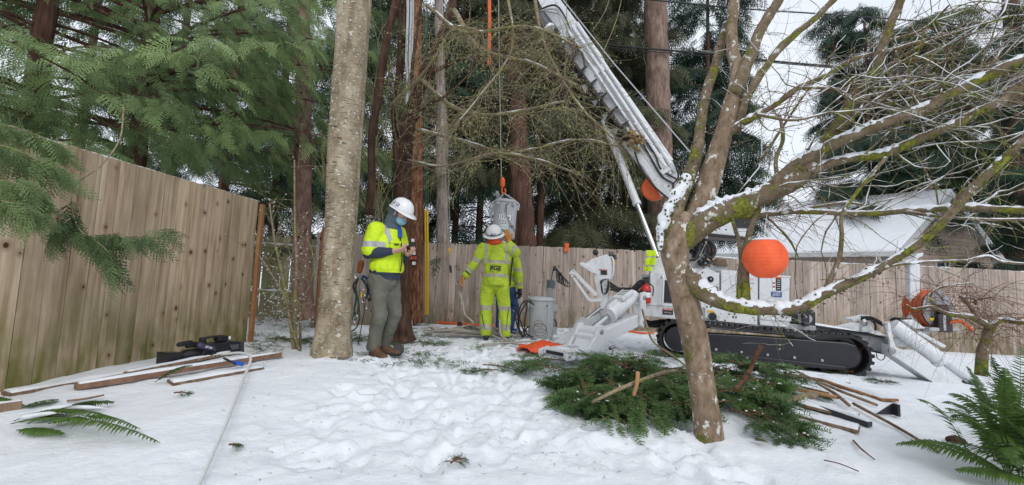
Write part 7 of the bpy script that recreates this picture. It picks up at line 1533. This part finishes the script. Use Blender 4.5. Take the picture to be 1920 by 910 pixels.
def head(mb, c, fwd, up, s=1.0):
    """skull, jaw, nose, brow, lips and ears"""
    c = Vector(c); f = Vector(fwd).normalized(); u = Vector(up); u = (u-f*u.dot(f)).normalized(); l = u.cross(f); q = Matrix((f, l, u)).transposed()
    mb.ell(c+u*.025*s-f*.012*s, (.098*s, .077*s, .098*s), q, 20, 14); mb.ell(c-u*.045*s+f*.022*s, (.068*s, .058*s, .070*s), q, 16, 10); mb.ell(c-u*.095*s+f*.052*s, (.028*s, .030*s, .022*s), q)
    mb.cap(c+u*.012*s+f*.086*s, .010*s, c-u*.022*s+f*.108*s, .013*s); mb.ell(c-u*.028*s+f*.096*s, (.014*s, .019*s, .010*s), q)
    for k in (-1, 1):
        mb.cap(c+u*.030*s+f*.082*s+l*.014*k*s, .010*s, c+u*.030*s+f*.070*s+l*.046*k*s, .010*s); mb.ell(c-u*.008*s+f*.062*s+l*.040*k*s, (.022*s, .022*s, .020*s), q); mb.ell(c-u*.0*s-f*.005*s+l*.080*k*s, (.020*s, .008*s, .032*s), q)
    mb.ell(c-u*.062*s+f*.086*s, (.012*s, .024*s, .009*s), q)
    return q
EYEW = plain('eye_white', (.7, .7, .68), .3, bumps=0); EYED = plain('eye_dark', (.03, .03, .03), .2, bumps=0)
def eyes(c, q, parent, s=1.0):
    for k in (-1, 1):
        p = Vector(c)+q @ V(.078*s, .031*k*s, .010*s); MB().ell(p, .0115*s).build('eye', EYEW, None).parent = parent; MB().ell(p+q @ V(.0085*s, 0, 0), (.004*s, .005*s, .005*s), q).build('pupil', EYED, None).parent = parent
def folds(a=.006, s=1.0, seed=0):
    return lambda c: a*(1.2*noise3(c[:, 0]*13*s, c[:, 1]*13*s, c[:, 2]*7*s, seed)*1.0+.9*np.abs(noise3((c[:, 0]+c[:, 2]*.7)*18*s, c[:, 1]*14*s, (c[:, 2]-c[:, 0]*.6)*18*s, seed+3))-.4)
def hat(root, c, q, r=.128, brim='cap', tilt=0, stickers=(), band=False):
    """hard hat: ribbed dome over c in frame q (forward,left,up)"""
    n = 32; m = 12; vs = []
    for i in range(m+1):
        ph = math.pi/2*i/m
        for j in range(n):
            t = 2*math.pi*j/n; rr = math.cos(ph)**.8; rib = 1+.02*math.exp(-(math.sin(t)*rr*3.2)**2*6)*math.sin(ph)+.012*math.exp(-((abs(math.sin(t)*rr)-.35)/.07)**2)
            vs.append(Vector(c)+q @ V(1.13*r*rr*math.cos(t), r*.93*rr*math.sin(t), r*1.06*math.sin(ph)*rib))
    fs = [(i*n+j, i*n+(j+1) % n, (i+1)*n+(j+1) % n, (i+1)*n+j) for i in range(m) for j in range(n)]
    h = MB().add(vs, fs).build('hard_hat', HATW, None, smooth='all'); h.parent = root; s_ = h.modifiers.new('s', 'SOLIDIFY'); s_.thickness = .003
    bv = []
    for k, (e, dz) in enumerate(((0.98, .004), (1.0, -.004), (1.0+.0, -.006))):
        for j in range(n):
            t = 2*math.pi*j/n; ext = (.012 if brim == 'cap' else .045)+(.055*max(0, math.cos(t))**2 if brim == 'cap' else .012*max(0, math.cos(t)))
            if k == 0: ext = 0
            drop = -.35*ext
            bv.append(Vector(c)+q @ V((1.13*r+ext)*math.cos(t), (r*.93+ext)*math.sin(t), drop+dz+.004))
        if k == 0: pass
    fb = [(k*n+j, k*n+(j+1) % n, (k+1)*n+(j+1) % n, (k+1)*n+j) for k in range(2) for j in range(n)]
    b = MB().add(bv, fb).build('hat_brim', HATW, None, smooth='all'); b.parent = root; s_ = b.modifiers.new('s', 'SOLIDIFY'); s_.thickness = .004; s_.offset = 0
    if band:
        P = [Vector(c)+q @ V(1.15*r*math.cos(t), r*.955*math.sin(t), .022) for t in np.linspace(0, 2*math.pi, 40)]; x = MB(); w_ = []
        for p in P: w_ += [p-q @ V(0, 0, .008), p+q @ V(0, 0, .008)]
        x.add(w_, [(2*i, 2*i+2, 2*i+3, 2*i+1) for i in range(39)]).build('hat_band', INK, None).parent = root
    return h
def foot_boot(mb, ankle, d, s=1.0):
    a = Vector(ankle); d = Vector(d).normalized(); z0 = a.z-.085*s
    mb.cap(a+V(0, 0, .03), .055*s, V(a.x, a.y, z0+.05*s), .050*s); mb.cap(V(a.x, a.y, z0+.045*s)-d*.035*s, .043*s, V(a.x, a.y, z0+.040*s)+d*.09*s, .043*s); mb.cap(V(a.x, a.y, z0+.042*s)+d*.09*s, .043*s, V(a.x, a.y, z0+.036*s)+d*.165*s, .036*s)
    mb.cap(V(a.x, a.y, z0+.06*s), .05*s, V(a.x, a.y, z0+.055*s)+d*.06*s, .045*s)
def person(label, loc, heading, J, kind):
    root = empty('person', loc, label, 'person'); root.rotation_euler.z = heading; return root
def limb3(mb, pts): 
    for (a, ra), (b, rb) in zip(pts, pts[1:]): mb.cap(a, ra, b, rb, 16)

# ---------- the bowed worker with the phone
def man1():
    g = W(716, 664, 4.85); g.z = gzf(g.x, g.y)-.01; root = empty('person', g, 'person in yellow vest, grey hood, white hard hat and blue mask looking at a phone', 'person'); root.rotation_euler.z = R(-26)
    S = lambda *a: V(*a); hf = V(.86, 0, -.50); hu = V(.50, 0, .86); hc = V(.135, 0, 1.60)
    shR, shL = V(-.03, -.185, 1.40), V(-.03, .185, 1.40); elR, elL = V(-.07, -.235, 1.135), V(.02, .235, 1.12); wrR, wrL = V(.185, -.13, 1.165), V(.235, .06, 1.145)
    hipR, hipL = V(-.04, -.09, .88), V(-.04, .09, .88); knR, knL = V(.03, -.10, .47), V(.07, .10, .47); anR, anL = V(-.03, -.10, .085), V(-.09, .11, .085)
    b = MB(); q = head(b, hc, hf, hu); b.cap(V(.0, 0, 1.44), .062, V(.085, 0, 1.55), .058, 16); limb3(b, [(V(-.0, 0, 1.32), .12), (V(-.02, 0, 1.12), .115), (V(-.04, 0, .92), .125)]); b.cap(shR, .06, shL, .06)
    for sh, el, wr in ((shR, elR, wrR), (shL, elL, wrL)): limb3(b, [(sh, .052), (el, .040), (wr, .028)])
    for hp, kn, an in ((hipR, knR, anR), (hipL, knL, anL)): limb3(b, [(hp, .085), (kn, .055), (an, .040)]); b.cap(an-V(0, 0, .04), .03, an+V(.13, 0, -.05), .028)
    hand(b, wrR, V(.62, .36, .16), V(.15, .45, .9), 1.05, .62); hand(b, wrL, V(.62, -.18, .20), V(.1, -.35, .9), 1.05, .75, left=True)
    me = remesh(b, .0045, 2); o = add_mesh('body', me, [SKIN], root); eyes(hc, q, root)
    # trousers, boots
    b = MB(); limb3(b, [(V(-.03, 0, .93), .155), (V(-.035, 0, .86), .16)]); b.ell(V(-.04, 0, .86), (.15, .175, .13))
    for hp, kn, an, k in ((hipR, knR, anR, -1), (hipL, knL, anL, 1)): limb3(b, [(hp+V(0, 0, -.02), .118), (hp.lerp(kn, .5), .098), (kn, .080), (kn.lerp(an, .5)+V(-.01, 0, 0), .076), (an+V(.0, 0, .03), .074)])
    me = remesh(b, .010, 3, folds(.010, 1, 4), cut=[(V(0, 0, .075), V(0, 0, -1)), (V(0, 0, .95), V(0, 0, 1))]); add_mesh('trousers', me, [TROUSER], root)
    for an, dd in ((anR, V(1, -.25, 0)), (anL, V(1, .15, 0))):
        b = MB(); foot_boot(b, an+V(.02, 0, 0), dd, 1.08); me = remesh(b, .007, 2); add_mesh('boot', me, [BOOT, BLACK], root, [(1, lambda c, n: c[:, 2] < .028)])
    # navy jacket with sleeves
    b = MB(); limb3(b, [(V(-.03, 0, .80), .17), (V(-.02, 0, 1.0), .165), (V(-.01, 0, 1.2), .165), (V(-.01, 0, 1.34), .14)]); b.ell(V(-.02, 0, .95), (.165, .20, .16)); b.ell(V(-.01, 0, 1.25), (.155, .21, .18)); b.cap(shR, .085, shL, .085); b.cap(V(-.01, 0, 1.42), .085, V(.05, 0, 1.50), .078)
    for sh, el, wr in ((shR, elR, wrR), (shL, elL, wrL)): limb3(b, [(sh, .085), (sh.lerp(el, .5), .072), (el, .066), (el.lerp(wr, .5), .058), (wr-(wr-el).normalized()*.025, .046)])
    me = remesh(b, .009, 3, folds(.008, 1, 8), cut=[(V(0, 0, .86), V(0, 0, -1))]); add_mesh('jacket', me, [NAVY], root)
    # hi-vis vest with short sleeves and tape
    b = MB(); limb3(b, [(V(-.02, 0, .86), .178), (V(-.015, 0, 1.05), .180), (V(-.005, 0, 1.2), .178), (V(-.01, 0, 1.34), .155)]); b.ell(V(-.01, 0, 1.0), (.178, .220, .15)); b.ell(V(-.005, 0, 1.23), (.172, .228, .19)); b.cap(shR, .10, shL, .10)
    for sh, el in ((shR, elR), (shL, elL)): limb3(b, [(sh, .100), (sh.lerp(el, .86), .090)])
    def bands(c, n):
        ax = (elR-shR); ar = np.abs(c[:, 1]) > .165; t = (1.40-c[:, 2])/.265
        return (ar & (t > .50) & (t < .74) & (c[:, 2] > 1.16)) | ((c[:, 0] > -.2) & (np.abs(np.abs(c[:, 1])-.115) < .024) & (c[:, 2] > 1.24) & (n[:, 0] > -.3) & (np.abs(c[:, 1]) < .15))
    me = remesh(b, .008, 2, folds(.007, 1, 12), cut=[(V(0, 0, .935), V(0, 0, -1)), (V(.02, 0, 1.47), V(.45, 0, 1))])
    # open the front: zip line and cut sleeves at the elbow
    add_mesh('hi_vis_vest', me, [HVY, REFL], root, [(1, bands)])
    b = MB(); b.tube([V(.178, .02, .95), V(.19, .02, 1.1), V(.172, .02, 1.25), V(.14, .015, 1.36)], .006, 6); b.build('zip', INK, None).parent = root
    b = MB(); b.box((.172, -.085, 1.22), (.02, .11, .12), Matrix.Rotation(-.45, 3, 'Z')); b.box((.178, -.085, 1.27), (.022, .12, .03), Matrix.Rotation(-.45, 3, 'Z')); b.build('chest_pocket', HVY, None, bevel=.006).parent = root
    b = MB(); b.box((.190, -.085, 1.245), (.012, .05, .012), Matrix.Rotation(-.45, 3, 'Z')); b.build('pocket_mark', INK, None).parent = root
    # hood and neck cloth
    b = MB(); b.ell(hc+q @ V(-.045, 0, .012), (.112, .100, .125), q, 20, 14); b.cap(V(.03, 0, 1.47), .095, V(.065, 0, 1.56), .090); b.ell(V(.01, 0, 1.45), (.125, .135, .06)); b.ell(hc+q @ V(-.0, 0, -.075), (.088, .086, .06), q)
    fc = hc+q @ V(.060, 0, 0); me = remesh(b, .007, 3, folds(.007, 1.2, 20)); add_mesh('hood', me, [HOODG], root)
    b = MB(); b.ell(hc+q @ V(.060, 0, -.052), (.058, .066, .052), q, 18, 12); me = remesh(b, .005, 2, lambda c: .0025*np.sin(c[:, 2]*330)); add_mesh('face_mask', me, [MASKB], root)
    b = MB(); b.tube([V(.10, .01, 1.49), V(.135, .01, 1.42), V(.15, .01, 1.33)], .028, 8); b.build('blue_collar', plain('royal_blue_cloth', (.02, .08, .40), .8), None).parent = root
    q2 = q @ Matrix.Rotation(R(-4), 3, 'Y'); h = hat(root, hc+q2 @ V(.004, 0, .052), q2, .130, 'cap')
    for (a_, e_) in ((-1.95, .42), (-1.45, .40)):
        p = hc+q2 @ V(.004, 0, .052)+q2 @ V(1.145*.13*math.cos(e_)*math.cos(a_), .94*.132*math.cos(e_)*math.sin(a_), 1.075*.13*math.sin(e_)); nn = (p-hc-q2 @ V(0, 0, .03)).normalized()
        MB().lathe([(.001, .0), (.021, 0), (.021, .003), (.001, .003)], p, nn, 18).build('round_sticker', BLUEL, None).parent = root; MB().lathe([(.001, .0), (.014, 0), (.014, .0045), (.001, .0045)], p, nn, 18).build('round_sticker', plain('pale_sticker', (.55, .65, .60), .5, bumps=0), None).parent = root
    # phone (held: its own thing)
    pz = root.matrix_basis; M_ = Matrix.Translation(root.location) @ Matrix.Rotation(R(-26), 4, 'Z'); c = M_ @ V(.315, -.012, 1.225); qr = (Matrix.Rotation(R(-26), 3, 'Z') @ Matrix.Rotation(R(-30), 3, 'Y'))
    ph = MB().box((0, 0, 0), (.135, .07, .022), qr).build('phone', BLACKP, None, bevel=.006, origin=(0, 0, 0)); ph.location = c; tagit(ph, 'black phone held in both hands of the bowed worker', 'phone')
    # tool belt gear hanging at the back
    hb_ = empty('climbing_harness', M_ @ V(-.22, -.10, .95), 'climbing belt gear with green straps and silver carabiners hanging behind the bowed worker', 'harness')
    w_ = lambda px, py, o=0: W(px, py, 4.85+o)
    GR = plain('dark_green_webbing', (.02, .09, .06), .8); LEA = plain('orange_brown_leather', (.32, .09, .02), .6)
    MB().cap(w_(677, 494, -.02), .035, w_(674, 508, -.02), .030).build('leather_pouch', LEA, hb_, smooth='all')
    Q = smooth_path([(*w_(x, y), 1) for x, y in ((676, 508), (668, 511), (665, 518), (670, 523), (677, 520), (676, 510))], 4); MB().tube(Q[:, :3], .009, 6).build('carabiner', STEEL, hb_, smooth=True)
    for pts, mt, r_ in (([(672, 520), (667, 540), (668, 560), (664, 580), (668, 592)], GR, .010), ([(676, 520), (684, 530), (690, 545), (686, 560)], GR, .014), ([(680, 518), (690, 525), (692, 545), (696, 556)], plain('blue_webbing', (.02, .05, .2), .8), .016), ([(672, 522), (663, 535), (666, 550)], BLACK, .012), ([(690, 540), (698, 548), (697, 560), (690, 562)], plain('dark_red_pouch', (.06, .02, .02), .7), .022), ([(664, 585), (662, 600), (668, 598)], GR, .008), ([(672, 560), (674, 590), (670, 612), (655, 625)], BLACK, .007), ([(668, 545), (672, 570), (670, 590)], GR, .009), ([(679, 548), (683, 580), (678, 610), (672, 646)], BLACK, .005)):
        Q = smooth_path([(*w_(x, y, random.uniform(-.03, .05)), 1) for x, y in pts], 5); MB().tube(Q[:, :3], r_, 7).build('strap', mt, hb_, smooth=True)
    for px, py in ((682, 560), (689, 572), (667, 598), (679, 550)):
        Q = [w_(px+4*math.cos(a_), py+8*math.sin(a_)) for a_ in np.linspace(0, 6.28, 14)]; MB().tube(Q, .006, 6).build('carabiner', STEEL, hb_, smooth=True)
    MB().box(w_(678, 553, -.03), (.02, .02, .06)).build('yellow_buckle', YELLOW, hb_, bevel=.003)
man1()
# spare dark reel-like object at the worker's toes
o = MB().lathe([(.02, 0), (.06, .0), (.065, .02), (.065, .05), (.06, .07), (.02, .07)], (0, 0, 0), (.2, -.9, .2), 18).build('black_tape_roll', BLACKP, None, smooth=True, origin=(0, 0, 0)); o.location = G(747, 664)+V(0, 0, .05); tagit(o, 'small dark round roll lying in the snow at the toes of the bowed worker', 'roll')

# ---------- the lime-suited worker steadying the hanging can
def man2():
    g = W(925, 636, 6.88); g.z = gzf(g.x, g.y)-.01; root = empty('person', g, 'person seen from behind in full lime rain suit, one glove on the hanging can', 'person'); root.rotation_euler.z = R(90)
    # local: x forward (away), y left (image left), z up
    hf = V(1, -.15, .50).normalized(); hu = V(0, 0, 1); hc = V(.02, .06, 1.635)
    shL, shR = V(-.01, .215, 1.44), V(-.01, -.19, 1.46); elL, wrL = V(-.02, .36, 1.18), V(.02, .50, .985); elR, wrR = V(.03, -.30, 1.40), V(.03, -.175, 1.575)
    hipL, hipR = V(0, .10, .90), V(0, -.10, .90); knL, knR = V(.03, .14, .48), V(.03, -.16, .48); anL, anR = V(.0, .12, .085), V(.0, -.185, .085)
    b = MB(); q = head(b, hc, hf, hu); b.cap(V(0, .03, 1.46), .062, V(.01, .05, 1.58), .06, 16); limb3(b, [(V(0, 0, 1.34), .12), (V(0, 0, 1.12), .115), (V(0, 0, .92), .125)]); b.cap(shR, .06, shL, .06)
    for sh, el, wr in ((shR, elR, wrR), (shL, elL, wrL)): limb3(b, [(sh, .052), (el, .040), (wr, .028)])
    for hp, kn, an in ((hipR, knR, anR), (hipL, knL, anL)): limb3(b, [(hp, .085), (kn, .055), (an, .040)]); b.cap(an-V(0, 0, .04), .03, an+V(.13, 0, -.05), .028)
    hand(b, wrR, V(.05, .15, .9), V(.9, .1, 0), 1.0, .3); hand(b, wrL, V(0, .45, -.75), V(0, -.4, -.3), 1.0, .5, left=True)
    add_mesh('body', remesh(b, .005, 2), [SKIN], root); eyes(hc, q, root)
    b = MB(); hand(b, wrR, V(.05, .15, .9), V(.9, .1, 0), 1.15, .3, glove=.005); b.cap(wrR, .042, wrR-(wrR-elR)*.25, .046); add_mesh('glove', remesh(b, .005, 2), [GLOVE], root)
    b = MB(); hand(b, wrL, V(0, .45, -.75), V(0, -.4, -.3), 1.1, .5, left=True, glove=.004); b.cap(wrL, .042, wrL-(wrL-elL)*.25, .046); add_mesh('glove', remesh(b, .005, 2), [GLOVE], root)
    b = MB(); b.ell(V(0, 0, .90), (.16, .185, .14))
    for hp, kn, an in ((hipR, knR, anR), (hipL, knL, anL)): limb3(b, [(hp, .125), (hp.lerp(kn, .5), .112), (kn, .100), (kn.lerp(an, .5), .094), (an+V(0, 0, .02), .092)])
    def bt(c, n): return (np.abs(c[:, 2]-.50) < .040) | (np.abs(c[:, 2]-.20) < .045)
    add_mesh('rain_trousers', remesh(b, .009, 2, folds(.012, .9, 31), cut=[(V(0, 0, .06), V(0, 0, -1))]), [HVG, REFLY], root, [(1, bt)])
    for kn, an, s in ((knR, anR, -1), (knL, anL, 1)): MB().tube([kn+V(-.07, s*.07, .05), kn+V(-.09, s*.05, -.10), kn.lerp(an, .6)+V(-.09, s*.03, 0), an+V(-.085, s*.01, .05)], .006, 5).build('zip', INK, None).parent = root
    for an, dd in ((anR, V(1, -.2, 0)), (anL, V(1, .2, 0))): b = MB(); foot_boot(b, an+V(-.01, 0, 0), dd, 1.1); add_mesh('boot', remesh(b, .008, 2), [BLACKP], root)
    b = MB(); limb3(b, [(V(0, 0, .82), .20), (V(0, 0, 1.0), .20), (V(0, 0, 1.2), .195), (V(0, 0, 1.36), .16)]); b.ell(V(0, 0, .96), (.18, .225, .18)); b.ell(V(0, 0, 1.26), (.17, .245, .2)); b.cap(shR, .10, shL, .10); b.cap(V(0, .02, 1.46), .095, V(0, .04, 1.53), .085)
    for sh, el, wr in ((shR, elR, wrR), (shL, elL, wrL)): limb3(b, [(sh, .100), (sh.lerp(el, .5), .090), (el, .084), (el.lerp(wr, .5), .076), (wr-(wr-el).normalized()*.05, .066)])
    dl = (wrL-elL); dr_ = (wrR-elR)
    def along(c, a, d_, t0, t1, rad=.12):
        d_ = np.array(d_); L = np.linalg.norm(d_); rel = c-np.array(a); t = rel@d_/L/L; dist = np.linalg.norm(rel-np.outer(t, d_), axis=1); return (t > t0) & (t < t1) & (dist < rad)
    def bj(c, n):
        tor = np.abs(c[:, 1]) < .235+.0*c[:, 2]
        k = tor & ((np.abs(c[:, 2]-1.015) < .030) | (np.abs(c[:, 2]-1.235) < .028))
        k |= tor & (np.abs(np.abs(c[:, 1])-.165) < .024) & (c[:, 2] > 1.23)
        k |= along(c, elL, dl, .30, .58) | along(c, shL, elL-shL, .62, .86) | along(c, elR, dr_, .15, .45) | along(c, shR, elR-shR, .4, .65)
        return k
    add_mesh('rain_jacket', remesh(b, .008, 2, folds(.011, .9, 41), cut=[(V(0, 0, .865), V(0, 0, -1))]), [HVG, REFLY], root, [(1, bj)])
    b = MB(); b.ell(V(-.01, .035, 1.545), (.128, .130, .065)); b.ell(V(-.02, .05, 1.59), (.118, .112, .06)); b.cap(V(0, .04, 1.54), .10, V(.01, .05, 1.60), .098); b.ell(hc+V(-.01, 0, -.03), (.098, .090, .09)); add_mesh('orange_neck_cloth', remesh(b, .008, 2, folds(.006, 1, 50)), [plain('orange_red_cloth', (.72, .085, .02), .8)], root)
    h = hat(root, hc+V(-.01, 0, .055), q, .142, 'full', band=True)
    def bk(body, y, z, size, mat, bold, x=-.186):
        m_ = Matrix(((0, 0, -1, x), (-1, 0, 0, y), (0, 1, 0, z), (0, 0, 0, 1))); v, f = text_mesh(body, size, .001, bold); o = MB().add([m_ @ Vector(p) for p in v], f).build('lettering', mat, None); o.parent = root
    bk('PGE', 0, 1.125, .10, INK, .003, -.207); bk('BLC', .055, 1.655, .05, NAVY, .001, -.175)
    for (y0, z0, y1, z1) in ((.10, 1.125, .0, 1.20), (.0, 1.20, -.10, 1.125), (-.10, 1.125, .0, 1.05), (.0, 1.05, .10, 1.125)): MB().beam(V(-.207, y0+(y1-y0)*.12, z0+(z1-z0)*.12), V(-.207, y1-(y1-y0)*.12, z1-(z1-z0)*.12), .003, .011, up=(1, 0, 0)).build('printed_diamond', INK, None).parent = root
    MB().box((-.172, .0, 1.30), (.02, .20, .10)).build('back_flap', HVG, None, bevel=.008).parent = root
    MB().tube([elL.lerp(wrL, .68)+V(-.07, .03, .03), elL.lerp(wrL, .70)+V(-.06, -.05, -.03)], .012, 6).build('cuff_tab', INK, None).parent = root
man2()
# ---------- the third worker, mostly hidden behind
def man3():
    g = W(943, 626, 7.6); g.z = gzf(g.x, g.y)-.01; root = empty('person', g, 'person in lime jacket and blue jeans mostly hidden behind the lime-suited worker', 'person'); root.rotation_euler.z = R(62)
    hf = V(1, .3, -.3).normalized(); hc = V(.10, .12, 1.50)
    shL, shR = V(0, .19, 1.36), V(0, -.19, 1.34); elL, wrL = V(.16, .28, 1.20), V(.36, .15, 1.30); elR, wrR = V(-.0, -.27, 1.06), V(.06, -.27, .82)
    hipL, hipR = V(0, .09, .84), V(0, -.09, .84); knL, knR = V(.08, .11, .45), V(.20, -.12, .50); anL, anR = V(.02, .11, .085), V(-.02, -.13, .14)
    b = MB(); q = head(b, hc, hf, V(0, 0, 1)); b.cap(V(0, .0, 1.36), .062, V(.04, .03, 1.48), .06, 16); limb3(b, [(V(0, 0, 1.26), .12), (V(0, 0, 1.06), .115), (V(0, 0, .86), .125)]); b.cap(shR, .06, shL, .06)
    for sh, el, wr in ((shR, elR, wrR), (shL, elL, wrL)): limb3(b, [(sh, .052), (el, .040), (wr, .028)])
    for hp, kn, an in ((hipR, knR, anR), (hipL, knL, anL)): limb3(b, [(hp, .085), (kn, .055), (an, .040)]); b.cap(an-V(0, 0, .04), .03, an+V(.13, 0, -.05), .028)
    hand(b, wrR, V(.2, 0, -.9), V(.5, .8, 0), 1.0, .5); hand(b, wrL, V(.8, -.2, .3), V(.3, -.3, .9), 1.0, .5, left=True)
    add_mesh('body', remesh(b, .0055, 2), [SKIN], root); eyes(hc, q, root)
    for wr, el, d, n, lf in ((wrR, elR, V(.2, 0, -.9), V(.5, .8, 0), False), (wrL, elL, V(.8, -.2, .3), V(.3, -.3, .9), True)): b = MB(); hand(b, wr, d, n, 1.1, .5, left=lf, glove=.004); b.cap(wr, .04, wr-(wr-el)*.15, .042); add_mesh('glove', remesh(b, .006, 2), [BLACKP], root)
    b = MB(); b.ell(V(0, 0, .84), (.15, .17, .14))
    for hp, kn, an in ((hipR, knR, anR), (hipL, knL, anL)): limb3(b, [(hp, .105), (hp.lerp(kn, .5), .092), (kn, .078), (kn.lerp(an, .5), .070), (an+V(0, 0, .02), .068)])
    add_mesh('jeans', remesh(b, .010, 2, folds(.009, 1, 61)), [JEANS], root)
    for an, dd in ((anR, V(1, -.1, 0)), (anL, V(1, .2, 0))): b = MB(); foot_boot(b, an, dd, 1.05); add_mesh('boot', remesh(b, .009, 2), [BLACKP], root)
    b = MB(); limb3(b, [(V(0, 0, .82), .17), (V(0, 0, 1.0), .17), (V(0, 0, 1.15), .17), (V(0, 0, 1.28), .15)]); b.ell(V(0, 0, .92), (.16, .20, .16)); b.ell(V(0, 0, 1.18), (.155, .225, .19)); b.cap(shR, .09, shL, .09); b.cap(V(0, .0, 1.38), .085, V(.02, .02, 1.45), .08)
    for sh, el, wr in ((shR, elR, wrR), (shL, elL, wrL)): limb3(b, [(sh, .09), (el, .075), (wr-(wr-el).normalized()*.04, .058)])
    def bj(c, n): return ((np.abs(c[:, 2]-1.0) < .03) & (np.abs(c[:, 1]) < .2)) | ((np.abs(c[:, 2]-.92) < .03) & (c[:, 1] < -.2)) | ((np.abs(c[:, 2]-1.17) < .03) & (c[:, 1] < -.19))
    add_mesh('rain_jacket', remesh(b, .010, 2, folds(.009, 1, 71), cut=[(V(0, 0, .84), V(0, 0, -1))]), [HVG, REFLY], root, [(1, bj)])
    MB().tube([V(-.10, -.20, 1.38), V(-.13, -.19, 1.15), V(-.12, -.17, .88)], .013, 6).build('black_piping', INK, None).parent = root
    hat(root, hc+V(0, 0, .05), q, .132, 'full')
man3()

for o in COL.objects:
    if o.parent and o.name.split('.')[0] in ('twigs', 'fine_twigs'): o['kind'] = 'stuff'
